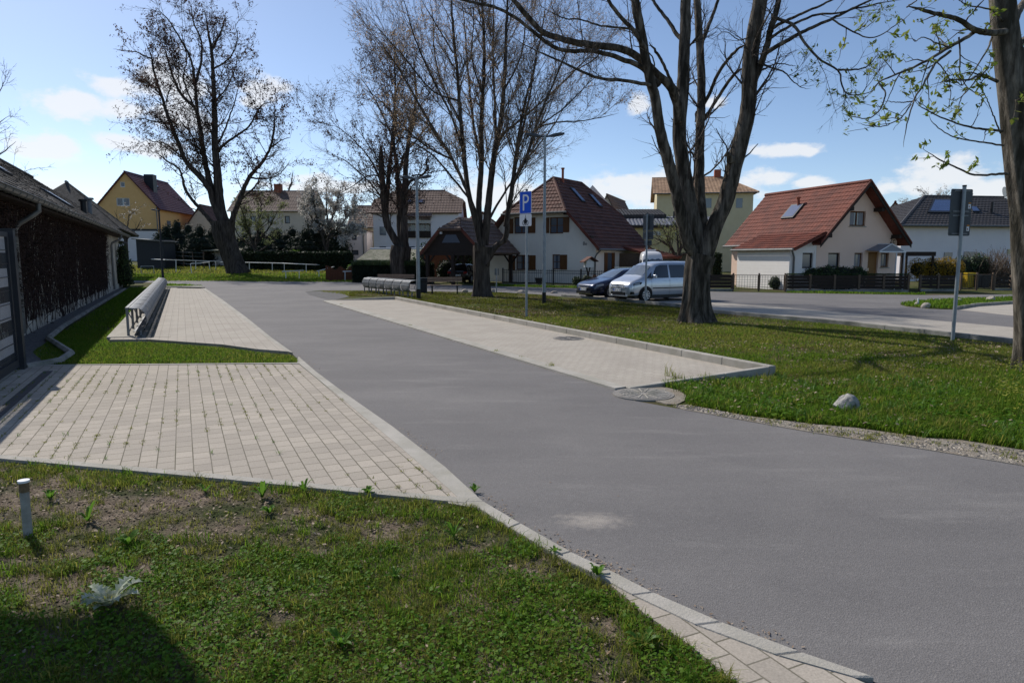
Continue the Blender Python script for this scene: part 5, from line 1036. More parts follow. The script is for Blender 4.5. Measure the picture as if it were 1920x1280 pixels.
# side extension with weatherboards under the drawn down roof
xe = h2.hit(1479, 490)[0]; de = 4.6; zx = h2.hit(1479, 466)[1]; xs = -.15; zs = h2.hit(1535, 440)[1]
m = MB(); er = h2.rect(1504.5, 474, 1524.5, 503); mfront = h2.front([(xe+.12, -.3), (-.006, -.3), (-.006, zx+.46), (xe+.12, zx+.06)], [er], 'siding', y=.006)[0]; m.add(mfront.v, mfront.f)
m.bx(xe+.07, xe+.13, .0, de, -.3, zx+.05); m.bx(xe+.13, -.01, de-.06, de, -.3, zx+.05)
for k in range(12):
    z = .1+k*.17
    if z < zx: m.bx(xe+.11, er[0]-.06, -.010, .004, z, z+.165); m.bx(xe+.055, xe+.069, .02, de, z, z+.165)
    if z < zx+.3: m.bx(er[2]+.06, -.02, -.010, .004, z, z+.165)
h2.add(m, 'extension', 'siding'); h2.window(er, y=.006, nx=1, frame='dwood', sill=None)
m = MB(); zt_ = e2+.12*k2+.14; ek = [(xe-.12, de+.3, zx), (xe-.12, -fo2+.06, zx), (.12, -fo2+.06, zt_), (.12, de+.3, zt_)]; tiled(m, *ek, .31, .2, .02); slab(m, ek); h2.add(m, 'extension_roof', 'rtile')
gutter(h2, (xe-.18, de+.3, zx-.05), (xe-.18, -fo2+.1, zx-.05)); gutter(h2, (-ov2-.05, d2+.4, zl2-.03), (-ov2-.05, de+.35, zl2-.03))
h2.add(MB().tube([(xe-.04, -fo2+.35, zx-.1), (xe+.25, -.08, zx-.45), (xe+.27, -.06, 0)], .05, 8), 'downpipe', 'zinc', smooth=True)
skylight(h2, (-ov2, d2+.4, zl2), (-ov2, -fo2, zl2), RI0, RI1, roof2, .43, .46, .555, .71)
h2.add(MB().tube([(c2-1.0, 3.6, r2-1.0), (c2-1.05, 3.6, r2-.55)], .08, 8).tube([(c2-1.05, 3.6, r2-.55), (c2-1.05, 3.6, r2-.47)], .13, 8), 'vent_pipe', 'copperv', roof2, True)
dm = (dr[0]+dr[2])/2; px0, px1 = h2.hit(1622, 471)[0], h2.hit(1669, 471)[0]; pm = (px0+px1)/2+.0; zp = dr[3]+.05
can = h2.add(MB().add([(px0, -1.0, zp), (px1, -1.0, zp), (px1, -.01, zp+.05), (px0, -.01, zp+.05), (pm, -.9, zp+.36), (pm, -.01, zp+.38)], [(0, 4, 5, 3), (1, 2, 5, 4), (0, 1, 4)]), 'porch_canopy', 'curtain')
h2.add(MB().bx(px0-.03, px1+.03, -1.04, -.98, zp-.07, zp).tube([(px0, -1, zp), (pm, -.92, zp+.38)], .03, 6).tube([(px1, -1, zp), (pm, -.92, zp+.38)], .03, 6).tube([(pm, -.92, zp+.38), (pm, 0, zp+.4)], .03, 6), 'canopy_frame', 'white', can)
h2.add(MB().bx(px1-.06, px1, -1.03, -.97, 0, zp-.07), 'canopy_post', 'white', can); h2.add(MB().bx(dr[2]+.18, dr[2]+.23, -1.03, -.98, 0, zp-.07), 'canopy_post', 'white', can)
r = h2.hit(1673, 452); text_mesh('house_number', '2c', .42, M['dwood'], h2.root, (r[0], -.012, r[1]), (math.pi/2, 0, 0))
# ---------------- long barn with slate roof on the left
zE, zR = 3.24, 6.05; vw = -3.28; u0, u1 = 13.25, 46.5; vR = -7.3; vB = 2*vR-vw
hb_ = House('barn', 'long low plastered barn with slate roof and bracketed gutter', 'barn', tuple(W(u0, vw)[:2]), UANG)
Lb = u1-u0   # local x = along lane (away), local -y ... y axis of frame points to the left of x, i.e. away from the lane
m = MB(); dW = 2*(vw-vR)
m.add([(0, 0, -.3), (Lb, 0, -.3), (Lb, 0, zE+.1), (0, 0, zE+.1)], [(0, 1, 2, 3)]); m.add([(0, 0, -.3), (0, dW, -.3), (0, dW, zE), (0, dW/2, zR-.05), (0, 0, zE)], [(0, 4, 3, 2, 1)]); m.add([(Lb, 0, -.3), (Lb, dW, -.3), (Lb, dW, zE), (Lb, dW/2, zR-.05), (Lb, 0, zE)], [(0, 1, 2, 3, 4)])
m.bx(0, Lb, -.05, -.003, -.2, .28); hb_.add(m, 'wall', 'plast')
kB = (zR-zE)/(dW/2); rf = MB(); ovb = .45; A, B, Cc, Dd = (-.3, -ovb, zE-ovb*kB+.12), (Lb+.4, -ovb, zE-ovb*kB+.12), (Lb+.4, dW/2, zR+.12), (-.3, dW/2, zR+.12)
rngs = np.random.default_rng(5)
def slated(mb, A, B, C, D, row=.2, tw=.26):
    A, B, C, D = (Vector(p) for p in (A, B, C, D)); L = (B-A).length; S = (D-A).length; n = (B-A).cross(D-A).normalized(); nr = int(S/row)
    for i in range(nr):
        nt_ = int((A.lerp(D, i/nr)-B.lerp(C, i/nr)).length/tw)
        for j in range(nt_):
            o = (.5 if i % 2 else 0); a0, a1 = max(0, (j+o-.49+.5)/nt_-.5/nt_), min(1, (j+o+1)/nt_-.5/nt_); h = .012+.022*rngs.random(); dx = (rngs.random()-.5)*.15/nr; t = max(0, i/nr-.15/nr+dx)
            p = [A.lerp(D, t).lerp(B.lerp(C, t), a0), A.lerp(D, t).lerp(B.lerp(C, t), a1), A.lerp(D, (i+1.1)/nr).lerp(B.lerp(C, (i+1.1)/nr), a1), A.lerp(D, (i+1.1)/nr).lerp(B.lerp(C, (i+1.1)/nr), a0)]
            mb.add([p[0]+n*h, p[1]+n*h, p[2]+n*.004, p[3]+n*.004, p[0], p[1]], [(0, 1, 2, 3), (4, 5, 1, 0)])
slated(rf, A, B, Cc, Dd, .26, .36); slab(rf, [A, B, Cc, Dd], .1); slab(rf, [(Lb+.4, dW+ovb, A[2]), (-.3, dW+ovb, A[2]), Dd, Cc], .1)
rb = hb_.add(rf, 'roof', 'slate'); hb_.add(MB().tube([(-.3, dW/2, zR+.14), (Lb+.4, dW/2, zR+.14)], .09, 8), 'ridge', 'slate', rb, True)
hb_.add(MB().bx(-.2, Lb+.3, -ovb+.05, -.003, zE-ovb*kB-.06, zE-ovb*kB-.01), 'soffit', 'dwood')
gz = zE-ovb*kB+.06; m = MB()
for i in range(7):
    t0, t1 = math.pi*i/7, math.pi*(i+1)/7
    pa = [(x, -ovb-.09-.085*math.cos(t)*-1-.0, gz-.085*math.sin(t)) for x in (-.3, Lb+.4) for t in (t0, t1)]
    m.add([pa[0], pa[1], pa[3], pa[2]], [(0, 1, 2, 3)]); m.add([(p[0], p[1], p[2]+.004) for p in (pa[0], pa[2], pa[3], pa[1])], [(0, 1, 2, 3)])
m.tube([(-.3, -ovb-.185, gz+.005), (Lb+.4, -ovb-.185, gz+.005)], .014, 6)
gt = hb_.add(m, 'gutter', 'zinc', smooth=True)
m = MB()
for i in range(int(Lb/.62)):
    x = .1+i*.62; m.tube([(x, -ovb-.09+.092*math.cos(t), gz-.092*math.sin(t)) for t in np.linspace(0, math.pi, 7)], .011, 4)
hb_.add(m, 'gutter_bracket', 'zinc', gt)
for x in (4.8, 27.5): hb_.add(MB().tube([(x, -ovb-.09, gz-.07), (x, -ovb-.09, gz-.24), (x-.05, -ovb-.0, gz-.36), (x-.1, -.12, gz-.52), (x-.12, -.085, gz-.66), (x-.12, -.085, .1)] if x > 9 else [(x, -ovb-.09, gz-.07), (x, -ovb-.09, gz-.24), (x-.02, -ovb+.05, gz-.36), (x-.06, -.17, gz-.52), (x-.08, -.09, gz-.66), (x-.08, -.09, .1)], .055, 10), 'downpipe', 'zinc', smooth=True)
for x0, s0, x1, s1 in ((9.6, .3, 10.6, .56), (15.8, .16, 17.2, .34)): skylight(hb_, A, B, Cc, Dd, rb, x0/Lb, s0, x1/Lb, s1, 'anth', 'solar', lift=.02)
hb_.add(MB().tube([(22.6, .5, zE+.35), (22.6, .5, zE+.95)], .12, 12).tube([(22.6, .5, zE+.95), (22.6, .5, zE+1.03)], .18, 12), 'vent_pipe', 'black', rb, True); hb_.add(MB().tube([(30.0, 1.0, zE+.7), (30.0, 1.0, zE+1.55)], .11, 12).tube([(30.0, 1, zE+1.55), (30.0, 1, zE+1.65)], .22, 12), 'vent_pipe', 'galv', rb, True)
# cross wing with a steep slate slope
m = MB(); apx_ = hb_.hit(125, 342, y=dW/2); ax = apx_[0]; az_ = apx_[1]
T0, T1_, T2_, T3_ = (ax-3.1, dW/2-1.6, az_-2.4), (ax+9.0, -.35, zE+.1), (ax+.3, dW/2, az_), (ax-.3, dW/2, az_)
slated(m, (ax-4.6, .45, zE+.5), (ax+8.4, .0, zE+.32), T2_, T3_, .24, .32); slab(m, [(ax-4.6, .45, zE+.5), (ax+8.4, .0, zE+.32), T2_, T3_], .08); slab(m, [(ax+8.4, 0, zE+.32), (ax+8.4, dW, zE+.32), T2_], .08); slab(m, [(ax-4.6, dW, zE+.4), (ax-4.6, .45, zE+.5), T3_], .08)
cr = hb_.add(m, 'cross_roof', 'slate'); hb_.add(MB().tube([(ax-.35, dW/2, az_+.02), (ax+.35, dW/2, az_+.02)], .1, 8).tube([T2_, (ax+8.4, 0, zE+.36)], .07, 6), 'ridge', 'zinc', cr, True)
# annex at the far end of the barn
m = MB().bx(Lb+.01, Lb+2.5, .3, 4, -.2, 2.55); hb_.add(m, 'annex', 'cwall'); hb_.add(MB().bx(Lb+.0, Lb+4.6, -.2, 4.2, 2.6, 2.7), 'annex_roof', 'slate'); hb_.add(MB().bx(Lb+2.6, Lb+4.4, 1.2, 4, -.2, 2.55), 'shed', 'anth')
c = at(256, 470, 72); o = thing('shed', 'anthracite garden shed below the ochre house, beside the dark conifers', 'shed', (c.x, c.y, .4)); z_ = at(256, 449, 72).z-.4; MB().bx(0, 2.9, 0, 2.4, -.3, z_).build('wall', M['anth'], o); MB().add([(-.3, -.3, z_+.02), (3.2, -.3, z_-.25), (3.2, 2.6, z_-.25), (-.3, 2.6, z_+.02), (-.3, -.3, z_+.12), (3.2, -.3, z_-.15), (3.2, 2.6, z_-.15), (-.3, 2.6, z_+.12)], [(3, 2, 1, 0), (4, 5, 6, 7), (0, 1, 5, 4), (1, 2, 6, 5), (2, 3, 7, 6), (3, 0, 4, 7)]).build('roof', M['zinc'], o)

# ---------------- houses further back (frame given by left front corner, facing the camera)
def simple_gable(name, label, pxl, pxr, Y, ang, pye, pyr, d, wall, rmat, wins=(), ov=.4, hx=None, base=None):
    L = at(pxl, pye, Y); Rr = at(pxr, pye, Y); h = House(name, label, 'house', (L.x, L.y), ang); x1, z1 = h.hit(pxr, pye); w = x1; ze_ = L.z; zr_ = h.hit((pxl+pxr)/2, pyr)[1]
    rects = [h.rect(*r[:4]) for r in wins]; f = h.front([(0, -.3), (w, -.3), (w, ze_), (w/2, zr_), (0, ze_)], rects, wall)[0]; h.merge_wall([f, h.body(w, d, ze_, zr_, ridge='y')], 'wall', wall)
    for r, q in zip(rects, wins): h.window(r, frame=q[4], nx=q[5], curtain=True, fw=.1, sill=None)
    k = (zr_-ze_)/(w/2); zl_ = ze_-ov*k; rf = MB(); r0, r1 = (w/2, -ov*.5, zr_+.1), (w/2, d+ov, zr_+.1); z_ = zl_+.1
    for q in ([(-ov, d+ov, z_), (-ov, -ov*.5, z_), r0, r1], [(w+ov, -ov*.5, z_), (w+ov, d+ov, z_), r1, r0]): tiled(rf, *q, .42, .34); slab(rf, q)
    ro = h.add(rf, 'roof', rmat); h.add(MB().tube([r0, r1], .13, 6), 'ridge', rmat, ro); return h, w, d, ze_, zr_, ro
h1, w1, d1, e1, rr1, ro1 = simple_gable('house', 'ochre yellow gabled house with wine red roof behind the barn', 184, 293, 100, math.radians(6), 384, 323, 15, 'ywall', 'vtile', [(218, 371, 243, 386, 'white', 2), (225, 341, 234, 351, 'white', 1)], .6)
xp, zp1 = h1.hit(240, 433); h1.add(MB().bx(-.05, w1+.05, -.12, -.01, -.3, zp1), 'plinth', 'gwall'); h1.add(MB().bx(-.08, w1+.08, -.16, -.008, zp1+.01, zp1+.3), 'plinth_band', 'anth')
h1.add(MB().bx(w1/2+.9, w1/2+2.2, 4.0, 5.4, rr1-3.2, rr1+.2), 'chimney', 'anth', ro1)
k1 = (rr1-e1)/(w1/2); skylight(h1, (w1+.6, -.3, e1-.6*k1+.1), (w1+.6, d1+.6, e1-.6*k1+.1), (w1/2, d1+.6, rr1+.1), (w1/2, -.3, rr1+.1), ro1, .46, .72, .54, .9)
h1.add(MB().tube([(w1+.05, -.15, e1-.3), (w1+.05, -.15, zp1)], .1, 6), 'downpipe', 'zinc')
for y in (3.5, 7.5, 11): h1.add(MB().bx(w1+.01, w1+.06, y, y+1.4, 5.2, 7.2), 'window', 'glass')
def simple_eaves(name, label, pxl, pxr, Y, ang, pye, pyr, d, wall, rmat, wins=(), hip=(0, 0), ov=.35, tw=.34, row=.42):
    L = at(pxl, pye, Y); h = House(name, label, 'house', (L.x, L.y), ang); w = h.hit(pxr, pye)[0]; ze_ = L.z; zr_ = h.hit((pxl+pxr)/2, pyr, y=d/2)[1]
    h.gable = (not hip[0], not hip[1]); rects = [h.rect(*r[:4]) for r in wins]; f = h.front([(0, -.3), (w, -.3), (w, ze_), (0, ze_)], rects, wall)[0]; h.merge_wall([f, h.body(w, d, ze_, zr_, ridge='x')], 'wall', wall)
    for r, q in zip(rects, wins): h.window(r, frame=q[4], nx=q[5], fw=.09, sill=None)
    k = (zr_-ze_)/(d/2); zl_ = ze_-ov*k+.1; rf = MB(); a_, b_ = hip; r0, r1 = (a_-ov*(a_ == 0), d/2, zr_+.1), (w-b_+ov*(b_ == 0), d/2, zr_+.1)
    F = [(-ov, -ov, zl_), (w+ov, -ov, zl_), r1, r0]; Bk = [(w+ov, d+ov, zl_), (-ov, d+ov, zl_), r0, r1]; Sd = []
    if a_: Sd.append([(-ov, d+ov, zl_), (-ov, -ov, zl_), r0])
    if b_: Sd.append([(w+ov, -ov, zl_), (w+ov, d+ov, zl_), r1])
    tiled(rf, *F, row, tw); slab(rf, F); slab(rf, Bk)
    for q in Sd: tiled(rf, *q, q[-1], row, tw); slab(rf, q)
    ro = h.add(rf, 'roof', rmat); m = MB().tube([r0, r1], .12, 6)
    if a_: m.tube([r0, (-ov, -ov, zl_)], .12, 6)
    if b_: m.tube([r1, (w+ov, -ov, zl_)], .12, 6)
    h.add(m, 'ridge', rmat, ro); gutter(h, (-ov, -ov-.06, zl_-.04), (w+ov, -ov-.06, zl_-.04)); return h, w, d, ze_, zr_, ro, F
hB, wB, dB, eB, rB, roB, FB = simple_eaves('house', 'beige house with long brown tiled roof behind the conifers', 432, 576, 96, 0., 394, 360, 9, 'bwall', 'btile', [(534, 405, 543.5, 419, 'dwood', 1), (470, 405, 480, 419, 'dwood', 1), (502, 405, 512, 419, 'dwood', 1)])
xq = hB.hit(522, 356, y=dB/2)[0]; hB.add(MB().bx(xq-.5, xq+.5, dB/2-.4, dB/2+.4, rB-.5, rB+1.1), 'chimney', 'copperv', roB)
# white lilac house with balcony
hL = House('house', 'pale lilac house with brown tiled roof and a dark balcony under an awning', 'house', tuple(at(701, 470, 80)[:2]), 0.)
wL = hL.hit(860, 440)[0]; eL = hL.hit(830, 397)[1]; dL = 9.; rL = hL.hit(770, 358, y=dL/2)[1]; xb0, xb1 = hL.hit(762, 440)[0], hL.hit(808, 440)[0]; e3 = hL.hit(785, 408)[1]
hL.merge_wall([MB().bx(0, xb0, 0, dL, -.3, eL), MB().bx(xb1, wL, 0, dL, -.3, eL), MB().bx(xb0+.001, xb1-.001, 1.4, dL, -.3, eL-.05), MB().bx(xb0+.001, xb1-.001, .05, 1.39, -.3, hL.hit(785, 446)[1])], 'wall', 'lwall')
kk = (rL-eL)/(dL/2); hp = 1.9; zg_ = rL-1.2; rf = MB(); z0 = eL-.4*kk+.1; r0, r1 = (hp, dL/2, rL), (wL-hp, dL/2, rL)
F = [(-.4, -.4, z0), (wL+.4, -.4, z0), r1, r0]; yg = dL/2-1.2/kk
Fl = [(-.4, -.4, z0), (wL+.4, -.4, z0), (wL+.4, yg, zg_), (-.4, yg, zg_)]; Fu = [(-.4, yg, zg_), (wL+.4, yg, zg_), r1, r0]
for q in (Fl, Fu): tiled(rf, *q, .42, .34); slab(rf, q)
slab(rf, [(wL+.4, dL+.4, z0), (-.4, dL+.4, z0), (-.4, dL-yg, zg_), (wL+.4, dL-yg, zg_)]); slab(rf, [(wL+.4, yg, zg_), (wL+.4, dL-yg, zg_), r1]); slab(rf, [(-.4, dL-yg, zg_), (-.4, yg, zg_), r0])
ez = [(xb0-.2, -.75, z0-.45), (xb1+.2, -.75, z0-.45), (xb1+.2, -.38, z0+.02), (xb0-.2, -.38, z0+.02)]; tiled(rf, *ez, .42, .34); slab(rf, ez)
roL = hL.add(rf, 'roof', 'btile'); hL.merge_wall([MB().extrude([(wL, 0, eL), (wL, dL, eL), (wL, dL-yg, zg_), (wL, yg, zg_)], (-.2, 0, 0))], 'gable', 'lwall'); hL.add(MB().tube([r0, r1], .13, 6), 'ridge', 'btile', roL)
for (x0, y0, x1, y1) in ((764, 372, 774, 382), (785, 372, 796, 382)):
    a = hL.hit(x0, y1, y=2.2); b = hL.hit(x1, y0, y=2.6); ua, ub = (a[0]+.4)/(wL+.8), (b[0]+.4)/(wL+.8); va, vb_ = (a[1]-z0)/(zg_-z0), (b[1]-z0)/(zg_-z0); skylight(hL, *Fl, roL, ua, max(va, .3), ub, min(vb_, .95), 'dwood', 'solar')
zb = hL.hit(785, 433)[1]; za = hL.hit(785, 446)[1]; zw = hL.hit(785, 419)[1]
hL.add(MB().bx(xb0, xb1, -.12, -.02, za, zb), 'balcony_panel', 'dwood'); hL.add(MB().bx(xb0, xb1, -.25, 1.2, zw, zw+.36), 'awning', 'blind'); hL.add(MB().bx(xb0+.3, xb1-.3, 1.32, 1.38, za+.3, zw-.1), 'balcony_window', 'glass')
for x in np.linspace(xb0+.3, xb1-.3, 5): hL.add(MB().bx(x-.06, x+.06, 1.26, 1.31, za+.3, zw-.1), 'window_frame', 'white', hL.root.children[-1] if False else None)
for (x0, y0, x1, y1) in ((764, 462, 778, 480), (790, 462, 803, 480), (712, 425, 724, 441), (712, 462, 724, 478)):
    r = hL.rect(x0, y0, x1, y1, 0); yy = -.02 if x0 < 740 else .03; hL.add(MB().bx(r[0], r[2], yy-.03, yy, r[1], r[3]), 'window', 'glass')
xq = hL.hit(757, 352, y=dL/2)[0]; hL.add(MB().bx(xq-.4, xq+.4, dL/2-.4, dL/2+.4, rL-.4, rL+.7), 'chimney', 'copperv', roL)
# cream house with brown roof and flat annex left of it
hM, wM, dM, eM, rM, roM, FM = simple_eaves('house', 'small cream house with brown roof beside the blossoming tree', 655, 702, 88, 0., 424, 388, 8, 'cwall', 'btile', [(689, 449, 697, 463, 'dwood', 1)])
hN = House('annex_building', 'flat roofed pale grey annex with two small windows behind the moss covered shed', 'building', tuple(at(641, 470, 84)[:2]), 0.); wN = hN.hit(688, 450)[0]; zN = hN.hit(660, 434)[1]
rN = [hN.rect(660, 440.5, 668.5, 450), hN.rect(659, 469, 672, 478)]; fN = hN.front([(0, -.3), (wN, -.3), (wN, zN), (0, zN)], rN, 'gwall')[0]; hN.merge_wall([fN, hN.body(wN, 3.4, zN, None, ridge='x')], 'wall', 'gwall')
for r in rN: hN.window(r, frame='dwood', nx=1, sill=None)
hN.add(MB().bx(-.2, wN+.2, -.25, 3.5, zN+.003, zN+.14), 'roof', 'btile'); hN.add(MB().tube([(wN-.4, -.1, zN), (wN-.4, -.1, 0)], .07, 6), 'downpipe', 'zinc')
# mossy low shed behind the hedge
hS = House('shed', 'low dark shed with a moss stained corrugated roof behind the clipped hedge', 'shed', tuple(at(675, 500, 62)[:2]), 0.); wS = hS.hit(795, 490)[0]; zS0, zS1 = hS.hit(730, 488)[1], hS.hit(730, 467, y=3)[1]
rf = MB(); tiled(rf, (-.3, -.3, zS0), (wS+.3, -.3, zS0), (wS-.2, 3, zS1), (.4, 3, zS1), 1.6, .2, .03, .01); slab(rf, [(-.3, -.3, zS0), (wS+.3, -.3, zS0), (wS-.2, 3, zS1), (.4, 3, zS1)], .05); slab(rf, [(wS+.3, 6.3, zS0), (-.3, 6.3, zS0), (.4, 3, zS1), (wS-.2, 3, zS1)], .05)
hS.add(rf, 'roof', 'cork'); hS.add(MB().tube([(.35, 3, zS1+.04), (wS-.15, 3, zS1+.04)], .09, 6), 'ridge', 'white'); hS.merge_wall([MB().bx(.1, wS-.1, 0, 6, -.2, zS0-.07)], 'wall', 'dwood')
# low shelter on the meadow, left and right of the tall tree
hP = House('shelter', 'low grey roofed shelter on the meadow behind the tall tree', 'shelter', tuple(at(383, 490, 78)[:2]), 0.); wP = hP.hit(508, 475)[0]; zP = hP.hit(450, 469)[1]
hP.add(MB().add([(-.2, -.3, zP), (wP+.2, -.3, zP), (wP+.2, 3, zP+.25), (-.2, 3, zP+.25), (-.2, -.3, zP-.12), (wP+.2, -.3, zP-.12), (wP+.2, 3, zP+.13), (-.2, 3, zP+.13)], [(0, 1, 2, 3), (4, 7, 6, 5), (0, 4, 5, 1), (1, 5, 6, 2), (2, 6, 7, 3), (3, 7, 4, 0)]), 'roof', 'cork')
hP.add(MB().bx(0, wP, 1.2, 1.35, -.2, zP-.1), 'back_wall', 'gwall'); hP.add(MB().bx(0, .15, 0, 1.19, -.2, zP-.13).bx(wP-.15, wP, 0, 1.19, -.2, zP-.13), 'side_wall', 'oldwood')
# olive house with corrugated roofs
hO = House('building', 'olive yellow building with grey corrugated roof and a black roofed upper storey', 'building', tuple(at(1150, 470, 66)[:2]), math.radians(-4)); wO = hO.hit(1345, 440)[0]; zO0, zO1 = hO.hit(1230, 422)[1], hO.hit(1230, 407, y=3.2)[1]; zb0, zb1 = hO.hit(1200, 405, y=3.4)[1], hO.hit(1200, 396, y=4)[1]
rO = [hO.rect(1225, 433, 1239, 441), hO.rect(1266, 433, 1276, 441)]; fO = hO.front([(0, -.3), (wO, -.3), (wO, zO0-.15), (0, zO0-.15)], rO, 'owall')[0]; hO.merge_wall([fO, hO.body(wO, 7, zO0-.15, None, ridge='x')], 'wall', 'owall')
for r in rO: hO.window(r, frame='white', nx=3, nz=2, sill=None, fw=.05)
rf = MB(); q = [(-.3, -.5, zO0-.05), (wO+.3, -.5, zO0-.05), (wO+.3, 3.3, zO1), (-.3, 3.3, zO1)]; tiled(rf, *q, .5, .34, .07, .03); slab(rf, q); hO.add(rf, 'roof', 'gtile'); hO.add(MB().bx(-.3, wO+.3, -.5, -.42, zO0-.28, zO0-.06), 'fascia', 'dwood')
xk = hO.hit(1243, 400, y=3.6)[0]; hO.add(MB().bx(0, xk-.6, 3.4, 8, zO1-1.2, zb0), 'upper_storey', 'anth'); rf = MB(); q = [(-.4, 2.6, zb0+.05), (xk+.2, 2.6, zb0+.05), (xk+.2, 8.2, zb1+.45), (-.4, 8.2, zb1+.45)]; tiled(rf, *q, .5, .3, .05, .03); slab(rf, q, .3); hO.add(rf, 'upper_roof', 'ktile')
hO.add(MB().tube([(xk+.9, 2.4, zO1-.9), (xk+.9, 2.4, zO1+.5)], .09, 6).tube([(0, 2.4, zO1-.06), (xk+.9, 2.4, zO1-.2)], .07, 6), 'pipe', 'black')
# cream house behind the thick tree
hK, wK, dK, eK, rK, roK, FK = simple_eaves('house', 'pale yellow house with ochre hipped roof seen between the stems of the thick tree', 1232, 1413, 84, math.radians(-10), 362, 334, 12, 'cwall', 'otile', [], hip=(0.0, 3.0), ov=.5, tw=.4, row=.5)
xq = hK.hit(1345, 332, y=dK/2)[0]; hK.add(MB().bx(xq-.4, xq+.4, dK/2-.4, dK/2+.4, rK-.4, rK+1.0), 'chimney', 'copperv', roK)
for y in (1.2, 2.6): hK.add(MB().bx(wK+.01, wK+.06, y, y+.55, eK-2.2, eK-.9), 'window', 'glass')
for px in (1290, 1322, 1380): r = hK.rect(px, 372, px+12, 390); hK.add(MB().bx(r[0], r[2], -.04, -.008, r[1], r[3]), 'window', 'glass')
# black roofed white house at the right
hR, wR, dR, eR, rR_, roR, FR = simple_eaves('house', 'lilac white house with black tiled roof, solar panel and satellite dish', 1692, 1960, 50, math.radians(8), 418, 372, 9, 'lwall', 'ktile', [], hip=(5.2, 0), ov=.55, tw=.3, row=.36)
skylight(hR, *FR, roR, .13, .38, .33, .86, 'anth', 'solar', 'solar_panel'); skylight(hR, *FR, roR, .49, .42, .55, .6)
hR.add(MB().tube([(7.6, 2.6, eR+1.75), (7.6, 2.6, eR+2.3)], .1, 8).tube([(7.6, 2.6, eR+2.3), (7.6, 2.6, eR+2.4)], .16, 8), 'vent_pipe', 'galvd', roR, True); hR.add(MB().tube([(8.6, 1.6, eR+.9), (8.6, 1.6, eR+1.7)], .1, 8), 'vent_pipe', 'black', roR, True)
dsh = hR.hit(1884, 360, y=dR/2); hR.add(MB().disc((dsh[0], dR/2, dsh[1]), (.9, -.4, .2), .42, .05, 20).tube([(dsh[0], dR/2, dsh[1]), (dsh[0]+.2, dR/2, rR_)], .03, 6), 'satellite_dish', 'galvd', roR, True)
r = hR.rect(1888, 467, 1896, 476); hR.add(MB().bx(r[0], r[2], -.08, -.01, r[1], r[3]), 'meter_box', 'cwall')
r = hR.rect(1770, 473, 1785, 479); hR.add(MB().bx(r[0], r[2], -.05, -.01, r[1]-.6, r[3]), 'window', 'glass'); r = hR.rect(1807, 472, 1832, 478); hR.add(MB().bx(r[0], r[2], -.05, -.01, r[1]-.8, r[3]), 'window', 'glass')
simple_gable('house', 'red roofed house far behind the right hand houses', 1652, 1702, 78, math.radians(-28), 410, 380, 10, 'gwall', 'rtile', [])
simple_gable('house', 'distant house with a brown gable behind the white house', 1126, 1150, 92, math.radians(-20), 390, 366, 12, 'bwall', 'btile', []); simple_gable('house', 'distant house with a pale gable and red roof beyond the carport', 870, 940, 84, math.radians(12), 425, 400, 9, 'gwall', 'rtile', [])
simple_gable('house', 'brick red gabled house half hidden behind the tall tree', 352, 402, 110, math.radians(5), 420, 385, 10, 'bwall', 'dtile', [])
# pergola between the right hand houses
hG = House('pergola', 'dark flat topped pergola between the beige house and the forsythia', 'pergola', tuple(at(1689, 500, 39)[:2]), math.radians(3)); wG = hG.hit(1755, 476)[0]; zG1, zG0 = hG.hit(1720, 472)[1], hG.hit(1720, 480)[1]
hG.add(MB().bx(0, wG, 0, 2.6, zG0, zG1), 'roof', 'dwood')
for x in (.1, wG-.1):
    for y in (.1, 2.5): hG.add(MB().bx(x-.05, x+.05, y-.05, y+.05, -.1, zG0-.003), 'post', 'dwood')
# board added out of view left of the frame to cast the lower left shadow
bd_ = thing('shadow_board', 'added board on two steel posts out of view, casting the lower left shadow', 'shadow board', (-5.9, 5.9, 0))
MB().bx(-1.9, 1.45, -.03, .03, 3.55, 4.7).build('panel', M['signback'], bd_)
for x in (-1.5, .1): MB().tube([(x, .1, -.3), (x, .1, 4.6)], .05, 10).build('post', M['galvd'], bd_, True)
# ================================================================== street furniture and small things
def fix_w(x, y): return Vector((x, y, 0))
